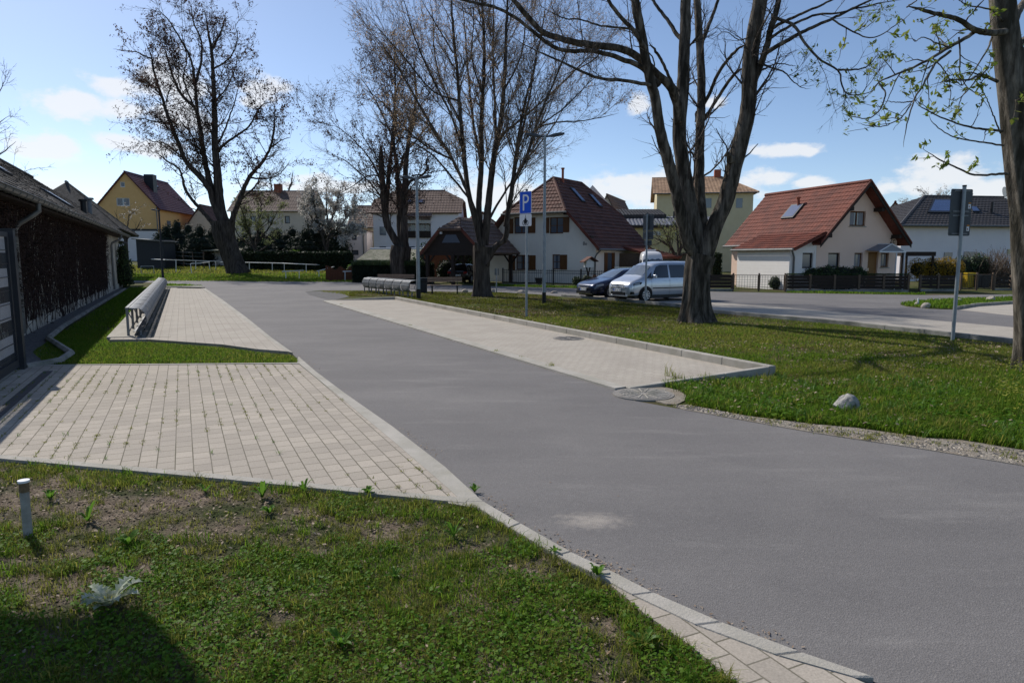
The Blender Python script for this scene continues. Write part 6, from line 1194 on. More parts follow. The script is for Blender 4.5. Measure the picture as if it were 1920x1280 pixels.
# ---------------- curved perforated steel racks
def rack_module(parent, L=1.6, top=.60, r=.17):
    """perforated shell curling over from the back post (x along the row, y towards the paved side)"""
    th = np.linspace(math.radians(100), math.radians(-100), 15); arc = [(.185+.175*math.cos(t)*1.0, .345+.245*math.sin(t)) for t in th]
    arc = [(0, .602), (.06, .605)]+arc+[(.08, .085)]
    nu = 23; xs = np.linspace(.03, L-.03, nu+1); mb = MB(); na = len(arc)
    vs = [(x, y, z) for x in xs for (y, z) in arc]; fs = []
    for i in range(nu):
        for j in range(na-1):
            if i % 3 == 1 and 2 <= j < na-2 and j % 4 != 0: continue
            k = i*na+j; fs.append((k, k+1, k+na+1, k+na))
    mb.add(vs, fs); o = mb.build('shell', M['galv'], parent, True); s = o.modifiers.new('thick', 'SOLIDIFY'); s.thickness = .006
    return o
def make_rack(name, label, P, ang, n, L=1.62, leg=.0, group=None):
    root = thing(name, label, 'bicycle rack', P, ang, group)
    first = None
    for i in range(n):
        m = rack_module(root, L) if first is None else first.copy()
        if first is None: first = m
        else: COL.objects.link(m); m.parent = root
        m.location = (i*L, 0, leg)
    for i in range(n+1):
        x = i*L; mb = MB().bx(x-.03, x+.03, -.025, .025, -.1, .60+leg); o = mb.build('post', M['galv'], root)
        if i % 1 == 0:
            mb = MB().tube([(x, .02, .1+leg), (x, .12, .30+leg), (x, .02, .52+leg)], .012, 6).tube([(x+.02, .02, .58+leg), (x+.02, .2, .59+leg)], .012, 6).bx(x-.025, x+.025, .22, .26, -.1, .12+leg); mb.build('bracket', M['galv'], root)
    MB().bx(-.03, n*L+.03, -.03, .03, .602+leg, .622+leg).build('top_rail', M['galv'], root)
    return root
rk = make_rack('bicycle_rack', 'long curved perforated steel rack on the left bay, in front of the barn', W(16.85, -1.12, .05), UANG, 15)
rk.scale = (1, -1, 1)
a_, b_ = Vector((*G(782, 558), 0)), Vector((*G(692, 547.5), 0)); dl = (b_-a_); n_ = 6
rk2 = make_rack('bicycle_rack', 'short curved perforated steel rack with six shells behind the right bay', (a_.x, a_.y, .08), math.atan2(dl.y, dl.x), 6, dl.length/6, .06)
# ---------------- gate with privacy strips
def make_gate():
    root = thing('gate', 'anthracite mesh gate with white privacy strips in front of the barn', 'gate', W(12.62, -2.36), UANG)
    z0, z1, L = .08, 2.12, 3.4
    MB().bx(-L, 0, -.03, .03, z1-.07, z1).bx(-L, 0, -.03, .03, z0, z0+.12).bx(-.08, 0, -.03, .03, z0+.12, z1-.07).bx(-L, -L+.08, -.03, .03, z0+.12, z1-.07).build('frame', M['anth'], root)
    m = MB()
    for i in range(int((L-.16)/.05)): m.box((-.105-i*.05, 0, (z0+z1)/2), (.022, .003, z1-z0-.2))
    for k in range(10): m.bx(-L+.08, -.08, -.012, -.004, z0+.17+k*.2, z0+.18+k*.2)
    m.build('mesh_panel', M['anth'], root)
    for k in range(4):
        m = MB(); zc = z0+.17+.1+k*.5
        for i in range(int((L-.2)/.05)): x = -.13-i*.05; m.box((x, .0, zc+.1), (.038, .002, .27))
        m.build('privacy_strip', M['whitep'], root)
    return root
make_gate()
gp = thing('gate_post', 'square anthracite post of the mesh gate', 'post', W(12.78, -2.36), UANG); MB().bx(-.08, .08, -.08, .08, -.2, 2.16).build('post', M['anth'], gp); MB().bx(-.09, .09, -.09, .09, 2.163, 2.18).build('cap', M['anth'], gp)
tag(MB().tube([W(12.9, -2.3, .03), W(13.3, -1.9, .05), W(14.2, -1.85, .06), W(15.5, -2.2, .06), W(17, -2.6, .06), W(20, -2.72, .05), W(30, -2.78, .05), W(42, -2.8, .05)], .06, 6).build('edging', M['kerbd']), 'worn curved edging stones along the foot of the barn', 'edging', kind='structure')
sheet('drip_strip', [W(13.3, -3.3), W(45, -3.3), W(45, -2.8), W(20, -2.72), W(17, -2.6), W(14.2, -1.9), W(13.3, -1.95)], .02, M['dgravel'], 'gravelly strip along the foot of the barn', 'gravel')
# channel drain and soldier course of the driveway next to the gate
sheet('channel_drain', [W(12.35, -1.98), W(8.4, -1.98), W(8.4, -1.86), W(12.32, -1.86)], .030, M['grating'], 'narrow channel drain crossing the driveway in front of the gate', 'drain')
# ---------------- pipe bollard
g = G(53, 1008); o = thing('bollard', 'short grey pipe with a rusty collar standing in the lower left lawn', 'pipe', (*g, 0)); MB().tube([(0, 0, -.1), (.002, 0, .30)], .026, 20).build('pipe', M['bollard'], o, True)
MB().tube([(.002, 0, .301), (.003, 0, .362)], .0275, 20).build('collar', M['rusty'], o, True); MB().tube([(.003, 0, .3625), (.003, 0, .376)], .033, 20).build('cap', M['signwhite'], o, True)
# ---------------- signs
def sign_pole(root, h, r=.035, lean=(0, 0)):
    MB().tube([(0, 0, -.3), (lean[0], lean[1], h)], r, 16).build('pole', M['galvd'], root, True); MB().tube([(lean[0], lean[1], h), (lean[0]*1.01, lean[1], h+.03)], r*1.12, 16).build('cap', M['black'], root, True)
def plate(name, w, h, mat, parent, y, z, x=0., r=.03, t=.004):
    pts = []
    for cx_, cz_, a0 in ((w/2-r, h/2-r, 0), (-w/2+r, h/2-r, 90), (-w/2+r, -h/2+r, 180), (w/2-r, -h/2+r, 270)):
        pts += [(x+cx_+r*math.cos(math.radians(a0+a)), y, z+cz_+r*math.sin(math.radians(a0+a))) for a in (0, 30, 60, 90)]
    return MB().extrude(pts, (0, t, 0)).build(name, mat, parent)
def make_psign():
    g = G(987, 594.5); root = thing('parking_sign', 'blue parking sign with a white P and a wheelchair plate on a grey pole', 'road sign', (*g, 0), math.radians(-40))
    Y = g[1]; top = at(985, 357, Y).z; s0 = at(985, 359, Y).z; s1 = at(985, 401, Y).z; s2 = at(985, 424, Y).z; sign_pole(root, top)
    w = .44; zc, hh = (s0+s1)/2, s0-s1; b = plate('sign_plate', w, hh, M['signwhite'], root, -.055, zc); plate('blue_field', w-.03, hh-.03, M['signblue'], b, -.0585, zc, r=.02, t=.003)
    zb = zc-hh*.36; q = .72*hh; x0 = -.095; st = .052; P_ = MB()   # the letter P
    P_.bx(x0, x0+st, -.062, -.059, zb, zb+q); ri, ro = q*.27-st, q*.27; cz = zb+q-ro; n = 14; xo = x0+st+.05
    P_.bx(x0+st, xo, -.062, -.059, cz+ri, cz+ro); P_.bx(x0+st, xo, -.062, -.059, cz-ro, cz-ri)
    for i in range(n):
        a, c = -math.pi/2+math.pi*i/n, -math.pi/2+math.pi*(i+1)/n
        P_.extrude([(xo+ri*math.cos(a), -.062, cz+ri*math.sin(a)), (xo+ro*math.cos(a), -.062, cz+ro*math.sin(a)), (xo+ro*math.cos(c), -.062, cz+ro*math.sin(c)), (xo+ri*math.cos(c), -.062, cz+ri*math.sin(c))], (0, .003, 0))
    P_.build('letter', M['signwhite'], b)
    h2_ = s1-s2-.01; z2 = (s1-.012+s2)/2; b2 = plate('wheelchair_plate', w, h2_, M['signwhite'], root, -.055, z2)
    f = MB(); k = h2_*.5
    def ell(cx_, cz_, rx, rz, w_, n=18):
        for i in range(n):
            a, c = 2*math.pi*i/n, 2*math.pi*(i+1)/n
            f.extrude([(cx_+(rx-w_)*math.cos(a), -.058, cz_+(rz-w_)*math.sin(a)), (cx_+rx*math.cos(a), -.058, cz_+rz*math.sin(a)), (cx_+rx*math.cos(c), -.058, cz_+rz*math.sin(c)), (cx_+(rx-w_)*math.cos(c), -.058, cz_+(rz-w_)*math.sin(c))], (0, .002, 0))
    ell(-.075, z2-.085, .034, .066, .015); ell(.075, z2-.085, .034, .066, .015)          # wheels seen from the front
    f.extrude([(-.03, -.058, z2-.10), (.03, -.058, z2-.10), (.055, -.058, z2-.02), (.03, -.058, z2+.04), (-.03, -.058, z2+.04), (-.055, -.058, z2-.02)], (0, .002, 0))
    f.bx(-.085, .085, -.058, -.056, z2-.025, z2-.010); ell(0, z2+.062, .026, .026, .012); f.bx(-.006, .006, -.058, -.056, z2+.08, z2+.15); f.bx(-.028, -.008, -.058, -.056, z2-.15, z2-.09); f.bx(.008, .028, -.058, -.056, z2-.15, z2-.09)
    f.build('wheelchair_symbol', M['black'], b2); MB().bx(-.16, .16, -.051, -.03, zc+.2, zc+.215).bx(-.16, .16, -.051, -.03, zc-.2, zc-.185).build('clamp', M['galvd'], root)
make_psign()
def back_sign(name, label, base, ang, topz, plates, lean, stickers=True):
    root = thing(name, label, 'road sign', (*base, 0), ang); sign_pole(root, topz, .036, lean); f = lambda z: lean[0]*z/topz
    for (z0, z1, w) in plates:
        zc = (z0+z1)/2; p = plate('sign_plate', w, z1-z0, M['signback'], root, .05, zc, f(zc))
        MB().bx(f(z1)-w*.36, f(z1)+w*.36, .036, .049, z1-.05, z1-.025).bx(f(z0)-w*.36, f(z0)+w*.36, .036, .049, z0+.03, z0+.055).build('clamp', M['galv'], p)
        if stickers:
            MB().bx(f(zc)+w*.33, f(zc)+w*.45, .0465, .049, z0+.1, z0+.19).build('sticker', M['signwhite'], p); MB().bx(f(zc)+w*.34, f(zc)+w*.46, .0465, .049, z0+.2, z0+.225).build('orange_sticker', M['orange'], p); MB().bx(f(zc)+w*.36, f(zc)+w*.40, .0455, .0465, z0+.12, z0+.16).build('sticker_mark', M['copperv'], p)
g3 = G(1786, 639); Y = g3[1]; t3 = at(1808, 350, Y)
back_sign('road_sign', 'leaning grey pole with two dark sign backs near the chestnut', g3, math.radians(12), t3.z, [(at(1800, 400, Y).z, at(1808, 354, Y).z, .53), (at(1800, 442, Y).z, at(1808, 400.6, Y).z, .53)], ((t3.x-g3[0])*.55, 0))
g2_ = G(1210, 569); Y = g2_[1]; t2_ = at(1214, 401, Y)
back_sign('road_sign', 'grey pole with sign backs seen nearly edge on beside the silver car', g2_, math.radians(-62), t2_.z, [(at(1214, 433, Y).z, at(1214, 402, Y).z, .62), (at(1214, 449, Y).z, at(1214, 433.6, Y).z, .62), (at(1214, 460, Y).z, at(1214, 450, Y).z, .45)], (0, 0), False)
g = G(931, 549); o = thing('signpost', 'thin grey post with two small boards beside the vase shaped tree', 'sign post', (*g, 0)); Y = g[1]; zt = at(931, 503, Y).z
MB().tube([(0, 0, -.2), (0, 0, zt)], .03, 8).build('post', M['galvd'], o, True); MB().bx(-.09, -.0, -.06, -.035, zt-.33, zt).bx(.06, .12, -.06, -.035, zt-.33, zt).build('board', M['galv'], o)
# ---------------- lamps
def lamp(name, label, base, top, ang, arm=.75, r=.055, double=True, mat='galvd'):
    z = base[2] if len(base) > 2 else 0; h = top-z; root = thing(name, label, 'street lamp', (base[0], base[1], z), ang)
    MB().tube([(0, 0, -.3), (0, 0, h*.35), (0, 0, h)], [r*1.15, r, r*.7], 14).build('pole', M[mat], root, True); MB().tube([(0, 0, -.02), (0, 0, .42)], r*1.22, 14).build('base_sleeve', M['black'] if double else M['anth'], root, True)
    MB().tube([(0, 0, h-.04), (0, 0, h+.1)], r*.95, 12).build('bracket', M[mat], root, True)
    for s in ((-1, 1) if double else (1,)):
        k = MB(); secs = [(.04, .04, .05), (.16, .06, .06), (.3, .12, .10), (arm*.75, .13, .10), (arm, .08, .05)]; vs = []; fs = []
        for (x, w, t) in secs:
            zz = h+.035+.16*x; vs += [(s*x, -w, zz-t*.4), (s*x, w, zz-t*.4), (s*x, w*.8, zz+t*.6), (s*x, -w*.8, zz+t*.6)]
        for i in range(len(secs)-1):
            for j in range(4): q = (i*4+j, i*4+(j+1) % 4, (i+1)*4+(j+1) % 4, (i+1)*4+j); fs.append(q if s < 0 else q[::-1])
        e = (len(secs)-1)*4; fs += [(0, 1, 2, 3) if s > 0 else (3, 2, 1, 0), (e+3, e+2, e+1, e) if s > 0 else (e, e+1, e+2, e+3)]
        hd = k.add(vs, fs).build('lamp_head', M['signback'], root); bevel(hd, .01, 2)
        MB().add([(s*.32, -.08, h+.035+.16*.32-.022), (s*arm*.74, -.09, h+.035+.16*arm*.74-.022), (s*arm*.74, .09, h+.035+.16*arm*.74-.022), (s*.32, .08, h+.035+.16*.32-.022)], [(0, 1, 2, 3)]).build('lens', M['lens'], hd)
g = G(1020, 569); lamp('street_lamp', 'tall double headed street lamp behind the parking sign', g, at(1020, 259, g[1]).z, math.radians(-4), .72, .062)
g = G(785, 560.5); lamp('street_lamp', 'double headed street lamp at the end of the short steel rack', g, at(779, 337, g[1]).z, math.radians(-10), .62, .075)
g = G(306, 526.5); lamp('street_lamp', 'dark slim street lamp at the end of the long steel rack', g, at(300, 396, g[1]).z, math.radians(170), .6, .075, False, 'anth')
# ---------------- benches and litter bin
def bench(name, label, c, ang, L=1.9):
    root = thing(name, label, 'bench', (*c, 0), ang)
    for z, y in ((.62, .21), (.74, .235)): MB().bx(-L/2, L/2, y-.02, y+.02, z-.05, z+.05).build('back_slat', M['seatwood'], root)
    for y in (-.19, -.06, .07): MB().bx(-L/2, L/2, y-.055, y+.055, .40, .435).build('seat_slat', M['seatwood'], root)
    for x in (-L*.36, L*.36):
        MB().bx(x-.03, x+.03, -.22, -.16, -.1, .40).bx(x-.03, x+.03, .15, .19, -.1, .40).bx(x-.03, x+.03, -.22, .19, .36, .398).tube([(x, .16, .36), (x, .27, .80)], .025, 6).build('leg', M['black'], root)
gb = G(834, 551); bench('bench', 'wooden bench with dark legs facing away, right of the litter bin', gb, math.radians(4), 1.62*G(834, 551)[1]/32)
gb2 = G(741, 541); bench('bench', 'wooden bench half hidden behind the short steel rack', (gb2[0], gb2[1]), math.radians(-5), 2.1)
g = G(794, 549); o = thing('litter_bin', 'dark square litter bin between the lamp post and the bench', 'litter bin', (*g, 0), .1); MB().bx(-.18, .18, -.18, .18, -.05, .70).build('body', M['anth'], o); MB().bx(-.2, .2, -.2, .2, .703, .74).build('lid', M['anth'], o); MB().bx(-.15, .15, -.186, -.183, .5, .62).build('opening', M['black'], o)
# ---------------- manholes
def manhole(label, c, r, z, spokes, conc=True):
    root = thing('manhole_cover', label, 'manhole cover', (*c, z)); MB().tube([(0, 0, -.05), (0, 0, .006)], r*1.12, 40).build('frame', M['iron'], root); MB().tube([(0, 0, -.02), (0, 0, .011)], r, 40).build('lid', M['iron'], root)
    m = MB()
    for i in range(spokes):
        a = 2*math.pi*i/spokes; m.box((math.cos(a)*r*.55, math.sin(a)*r*.55, .014), (r*.72, .016*r/.37, .008), a)
    m.build('spoke', M['kerb' if conc else 'iron'], root); q = MB()
    for k in range(5):
        rr = r*(.35+.13*k)
        for i in range(24):
            if (i % 4) < 3: a = 2*math.pi*(i+.5)/24; q.box((math.cos(a)*rr, math.sin(a)*rr, .012), (.010, rr*.2, .006), a)
    q.build('ring', M['kerb' if conc else 'iron'], root)
manhole('round iron manhole cover with pale spokes in the concrete apron', G(1206, 741), .345, .016, 16); manhole('plain iron manhole cover in the right parking bay', G(1066, 637), .3, .031, 8, False)
# ---------------- stones
def boulder(label, px, py, wpx, hpx, seed, mat='stonel', z=0.):
    c = G(px, py, z); s = wpx/2/(FPX/(c[1]*.9925+.2)); h = hpx/(FPX/(c[1]*.9925+.2)); rng = np.random.default_rng(seed); bm = bmesh.new(); bmesh.ops.create_icosphere(bm, subdivisions=4, radius=1)
    pl = [(Vector(rng.normal(size=3)).normalized(), rng.uniform(.62, .95)) for _ in range(11)]
    for v in bm.verts:
        d = v.co.normalized(); k = min([1.0]+[p[1]/max(d.dot(p[0]), .01) for p in pl]); k *= 1+.03*math.sin(d.x*9+seed)*math.sin(d.y*11)*math.cos(d.z*7); v.co = Vector((d.x*k*s, d.y*k*s*.75, d.z*k*h*.75+h*.25))
    me = bpy.data.meshes.new('boulder'); bm.to_mesh(me); bm.free(); me.materials.append(M[mat]); me.polygons.foreach_set('use_smooth', [True]*len(me.polygons)); o = bpy.data.objects.new('boulder', me); COL.objects.link(o); o.location = (*c, z); autosmooth(o, .5); return tag(o, label, 'boulder')
boulder('grey speckled granite boulder in the grass beside the lane', 1586, 771, 50, 34, 7, 'stone')
for i, (px, py, w, h, lb) in enumerate([(872, 549, 13, 7, 'small pale boulder left of the vase shaped tree'), (924, 549, 9, 8, 'brownish boulder at the foot of the thin signpost'), (977, 549.5, 16, 6, 'flat pale boulder between the parking sign and the thin signpost'), (1040, 550, 14, 5, 'low pale boulder right of the tall street lamp'), (1719, 574, 9, 11, 'upright pale stone at the tip of the grass island'),
        (1737, 578, 20, 11, 'long rough stone on the tip of the grass island'), (1799, 566.5, 14, 7, 'rounded tan stone behind the leaning sign pole'), (1858, 565, 19, 10, 'wedge shaped pale stone on the grass island near the chestnut')]): boulder(lb, px, py, w, h, 20+i)
o = thing('marker_stake', 'short white marker stake on the grass island', 'stake', (*G(1721, 574), 0)); MB().box((0, 0, .12), (.04, .03, .34)).build('stake', M['white'], o)
# ---------------- railings, board fences, gates
def railings(name, label, p, q, h, bars=.135, panel=2.0):
    p, q = Vector((*p, 0)), Vector((*q, 0)); d = q-p; L = d.length; root = thing(name, label, 'fence', p, math.atan2(d.y, d.x)); n = round(L/panel); m = MB()
    for z in (.13, h-.22, h-.08): m.bx(0, L, -.012, .012, z-.015, z+.015)
    m.build('rail', M['black'], root)
    for k in range(n):
        m = MB(); x0 = L*k/n; nb_ = int(L/n/bars)
        for i in range(1, nb_): m.box((x0+L/n*i/nb_, 0, h*.52), (.016, .016, h*.96))
        m.build('bar_panel', M['black'], root)
    for k in range(n+1): MB().bx(L*k/n-.035, L*k/n+.035, -.035, .035, -.1, h+.06).build('post', M['black'], root)
    MB().bx(0, L, -.08, .08, -.2, .08).build('plinth', M['kerbd'], root); return root
pa, pb_ = G(943, 533.3), G(1330, 545.5); railings('railings', 'black metal railings in front of the white house', pa, pb_, 1.0)
def boards(name, label, p, q, h, panels, nb_=4, plinth=.12, ph='oldwood', gap=.012):
    p, q = Vector((*p, 0)), Vector((*q, 0)); d = q-p; L = d.length; root = thing(name, label, 'fence', p, math.atan2(d.y, d.x)); MB().bx(0, L, -.09, .09, -.2, plinth).build('plinth', M['kerbd'], root)
    for k in range(panels):
        m = MB(); x0, x1 = L*k/panels+.05, L*(k+1)/panels-.05
        for i in range(nb_): z = plinth+.04+(h-plinth-.06)*i/nb_; m.bx(x0, x1, -.025+.006*(i % 2), .02, z, z+(h-plinth-.06)/nb_-gap)
        m.build('board_panel', M['dwood'], root)
    for k in range(panels+1): x = L*k/panels; MB().bx(x-.05, x+.05, -.05, .05, -.1, h+.01).build('post', M[ph], root)
    return root
h36 = .86; boards('board_fence', 'dark board fence with mossy top in front of the beige house', G(1473, 546.6), G(1702, 547.6), h36, 5); boards('board_fence', 'short dark board fence right of the thick trunk', G(1322, 545.5), G(1372, 545.5), h36, 1); boards('board_fence', 'dark board fence below the forsythia', G(1724, 546), G(1792, 546), .84, 2)
boards('board_fence', 'open board fence beside the chestnut trunk', G(1863, 544), G(1925, 544), .80, 2, 3, .1, gap=.09)
tag(MB().bx(0, .01, 0, .01, 0, .01).build('pebble', M['stonel']), 'x', 'x') if False else None
def wire_gate(label, p, q, h, leaf=2):
    p, q = Vector((*p, 0)), Vector((*q, 0)); d = q-p; L = d.length; root = thing('wire_gate', label, 'gate', p, math.atan2(d.y, d.x)); m = MB()
    for k in range(leaf):
        x0, x1 = L*k/leaf+.03, L*(k+1)/leaf-.03; f = MB().bx(x0, x0+.035, -.02, .02, .08, h).bx(x1-.035, x1, -.02, .02, .08, h).bx(x0+.035, x1-.035, -.02, .02, h-.035, h).bx(x0+.035, x1-.035, -.02, .02, .08, .115); lf = f.build('gate_leaf', M['oldwood'], root); m = MB()
        for i in range(1, 9): m.box((x0+(x1-x0)*i/9, 0, h*.54), (.012, .012, h*.9))
        for i in range(1, 6): m.box(((x0+x1)/2, .012, .1+(h-.1)*i/6), (x1-x0-.07, .010, .012))
        m.build('wire_mesh', M['black'], lf)
    for k in range(leaf+1): MB().bx(L*k/leaf-.04, L*k/leaf+.04, -.04, .04, -.1, h+.09).build('post', M['oldwood'], root)
wire_gate('two leaved wire mesh gate in front of the white boarded extension', G(1374, 545.6), G(1471, 546.4), .84); wire_gate('wire gate in front of the wheelie bins', G(1800, 544.5), G(1860, 544), .85, 2)
# ---------------- bins behind the gate
def wbin(label, c, w, h, mat, ang=0., ribs=True, lid=None):
    root = thing('wheelie_bin', label, 'bin', (*c, 0), ang); vs = []
    for z, k in ((.06, .84), (h, 1.0)): vs += [(-w/2*k, -w/2*k, z), (w/2*k, -w/2*k, z), (w/2*k, w/2*k, z), (-w/2*k, w/2*k, z)]
    MB().add(vs, [(3, 2, 1, 0), (4, 5, 6, 7), (0, 1, 5, 4), (1, 2, 6, 5), (2, 3, 7, 6), (3, 0, 4, 7)]).build('body', M[mat], root)
    MB().bx(-w*.54, w*.54, -w*.56, w*.54, h+.003, h+.06).bx(-w*.4, w*.4, -w*.62, -w*.561, h-.02, h+.03).build('lid', M[lid or mat], root)
    if ribs:
        m = MB()
        for i in range(5): x = -w*.4+w*.8*i/4; m.add([(x*.86-.012, -w*.42-.012, .1), (x*.86+.012, -w*.42-.012, .1), (x+.012, -w*.5-.010, h-.06), (x-.012, -w*.5-.010, h-.06)], [(0, 1, 2, 3)])
        m.build('rib', M[mat], root)
    for s in (-1, 1): MB().disc((s*w*.4, w*.42, .08), (1, 0, 0), .08, .05, 12).build('wheel', M['tyre'], root)
c = at(1815, 541, 38.5); wbin('yellow wheelie bin behind the wire gate', (c.x, c.y), .56, .82, 'binyel'); c = at(1830, 541, 38.3); wbin('black wheelie bin next to the yellow one', (c.x, c.y), .40, .70, 'binblk', ribs=False); c = at(1843, 541, 38.3); wbin('black wheelie bin nearest the gate post', (c.x, c.y), .46, .74, 'binblk', ribs=False)
# ---------------- bird house on a stake in the front garden
c = at(1102, 533, 43.6); o = thing('bird_feeder', 'bird feeder with a red brown roof on a forked stake behind the railings', 'bird feeder', (c.x, c.y, 0), .3); zf = at(1102, 501, 43.6).z; m = MB()
MB().tube([(0, 0, -.1), (.02, 0, .6), (-.1, 0, zf)], .05, 6).tube([(.02, 0, .6), (.14, 0, zf)], .045, 6).build('stake', M['dwood'], o); MB().bx(-.2, .3, -.2, .2, zf, zf+.38).build('house_box', M['white'], o); m = MB().extrude([(-.42, -.36, zf+.36), (.1, -.36, zf+.68), (.1, -.36, zf+.62), (-.42, -.36, zf+.30)], (0, .72, 0)); m.extrude([(.1, -.36, zf+.68), (.56, -.36, zf+.40), (.56, -.36, zf+.34), (.1, -.36, zf+.62)], (0, .72, 0)); m.build('roof', M['dtile'], o)
c = at(1010, 531, 43.2); o = thing('plant_pot', 'dark plant pot behind the railings under the shuttered windows', 'plant pot', (c.x, c.y, 0)); MB().tube([(0, 0, 0), (0, 0, .42)], [.16, .24], 12).build('pot', M['anth'], o); MB().tube([(0, 0, .42), (0, 0, .46)], .26, 12).build('rim', M['anth'], o)
# ---------------- white pipe rails on the meadow
def rail(label, pts, tops, posts, r=.04):
    """pts: (px, py of top); posts: (px top, py top, px base, py base)"""
    b0 = Gz(posts[0][2], posts[0][3]); root = thing('pipe_rail', label, 'rail', b0); pp = []
    for (x0, y0, x1, y1) in posts:
        b = Gz(x1, y1); t = at(x0, y0, b.y); pp.append((b, t))
    seq = []
    for (px, py) in tops:
        Ys = sorted(pp, key=lambda q: abs((q[1].x/q[1].y)-(px-960)/FPX)); seq.append(at(px, py, Ys[0][0].y))
    MB().tube(seq, r, 6).build('top_pipe', M['railw'], root, world=True)
    for b, t in pp: MB().tube([b-Vector((0, 0, .2)), t], r, 6).build('post', M['railw'], root, world=True)
rail('long white pipe rail crossing the meadow left of the tall tree', None, [(262, 485), (310, 487), (360, 488.5), (412, 490)], [(269, 485, 269, 499), (330, 487, 330, 511), (367, 488.5, 367, 506), (404.5, 489.5, 404.5, 505)])
rail('short crooked white rail in front of the long meadow rail', None, [(358, 494), (378, 493), (393, 491.5)], [(357, 494, 360, 514), (392, 492, 394, 508)]); rail('faint white rail end left of the tall trunk', None, [(413, 491.5), (428, 491.5)], [(424, 491.5, 424, 508)])
rail('white pipe rail from the tall trunk towards the clipped hedge', None, [(460, 492), (530, 493.5), (575, 495.5), (625, 498)], [(467.5, 492, 467.5, 508), (510.5, 493, 510.5, 509), (533, 493.5, 533, 509), (574, 495.5, 574, 511), (615, 497.5, 615, 505)])
rail('low white rail by the street in the middle of the meadow', None, [(529, 509), (550, 508), (569, 507)], [(536, 508.5, 536, 524), (561, 507.5, 561, 523)]); rail('slanting white rail leading up to the picket gate', None, [(594, 508.5), (612, 504), (630, 499)], [(598, 507.5, 598, 520), (629, 499, 629, 506)])
rail('white rail in front of the picket gate', None, [(643, 509), (658, 508.5), (673, 508)], [(647, 509, 647, 527), (668, 508.3, 668, 526)], .045)
def picket():
    a = Gz(612, 527); b = Gz(664, 527); d = b-a; L = d.length; root = thing('picket_gate', 'red brown picket gate between meadow and hedge', 'picket fence', a, math.atan2(d.y, d.x)); n = 16; h = 1.0
    m = MB()
    for i in range(n): x = L*(i+.5)/n; m.extrude([(x-.06, 0, .03), (x+.06, 0, .03), (x+.06, 0, h-.1+.12*math.sin(i)), (x, 0, h+.12*math.sin(i)), (x-.06, 0, h-.1+.12*math.sin(i))], (0, .03, 0))
    m.build('picket_panel', M['redwood'], root); MB().bx(0, L, .032, .07, .25, .33).bx(0, L, .032, .07, .72, .8).build('rail', M['redwood'], root)
    for x in (0, L): MB().bx(x-.06, x+.06, .08, .2, -.2, 1.15).build('post', M['redwood'], root)
picket()
def wire_fence():
    pts = [(307, 497), (326, 499), (345, 501), (363, 502.5), (383, 503)]; b0 = Gz(*pts[0]); root = thing('wire_fence', 'rustic wire fence with wooden stakes in front of the dark conifers', 'fence', b0); tops = []
    for px, py in pts: b = Gz(px, py); t = b+Vector((.05*math.sin(px), 0, 1.75)); MB().tube([b-Vector((0, 0, .2)), t], .06, 5).build('post', M['oldwood'], root, world=True); tops.append(b)
    for k in range(4): MB().tube([p+Vector((0, 0, .4+.42*k)) for p in tops], .012, 4).build('wire', M['galvd'], root, world=True)
wire_fence()
g = Gz(277, 514); o = thing('pipe_barrier', 'small grey square barrier at the corner of the barn', 'barrier', g, .3); MB().box((0, 0, .72), (1.1, .06, .06)).box((-.52, 0, .33), (.06, .06, .75)).box((.52, 0, .33), (.06, .06, .75)).box((0, 0, .05), (1.0, .05, .05)).build('frame', M['galvd'], o)
# ---------------- creeper on the barn wall
def creeper():
    rng = np.random.default_rng(12); root = thing('wall_creeper', 'leafless dark creeper covering the barn wall', 'climbing plant', W(13.5, -3.25)); T, Rr = [], []
    n = 800; k = 12; u = 13.3+24.5*rng.random(n)**1.15; dens = .35+.65*fbm(u, u*.1, .35, 4); keep = rng.random(n) < dens+.25; u = u[keep]; n = len(u); top = zE-.12-rng.random(n)**2*.9; bot = rng.random(n)**2.6*2.2; s = np.linspace(0, 1, k)
    z = bot[:, None]+(top-bot)[:, None]*s; uu = u[:, None]+np.cumsum(rng.normal(0, .055, (n, k)), 1); off = .015+.05*rng.random((n, k))+.09*(s**3)[None]*rng.random((n, 1))
    def topts(uu, off, z): return np.stack([uu*U.x+(vw+off)*V.x, uu*U.y+(vw+off)*V.y, z], -1)
    v1 = tubes_np(topts(uu, off, z), np.full((n, k), .011)*rng.uniform(.5, 1.6, (n, 1)), 3)
    m = 2200; k = 7; s = np.linspace(0, 1, k); u = 13.3+24.5*rng.random(m)**1.15; z0 = zE*(.15+.8*rng.random(m)**.6); uu = u[:, None]+(rng.normal(0, .5, (m, 1)))*s+np.cumsum(rng.normal(0, .03, (m, k)), 1); z = np.minimum(z0[:, None]+rng.normal(0, .35, (m, 1))*s-.15*s**2, zE-.08); z = np.maximum(z, .05)
    v2 = tubes_np(topts(uu, .02+.20*rng.random((m, k)), z), np.full((m, k), .007), 3); v, f = cat([v1, v2]); np_obj('stems', v, f, M['vine'], root)
    m = 26000; u = 13.3+24.5*rng.random(m)**1.15; z = zE*(1-rng.random(m)**1.15); q = fbm(u, z, 1.1, 8)+.35*sstep(2.2, 3.1, z)-.02*sstep(.8, .2, z); kp = rng.random(m) < sstep(.47, .68, q); u = u[kp]; z = np.clip(z[kp], .03, zE-.05); P = topts(u, .02+.24*rng.random(len(u))**1.5*np.clip(.3+z/2.2, 0, 1.2), z)
    v, f = leaves(P, .021, 1.4, rng, .6); np_obj('tendrils', v, f, M['vineleaf'], root)
creeper()
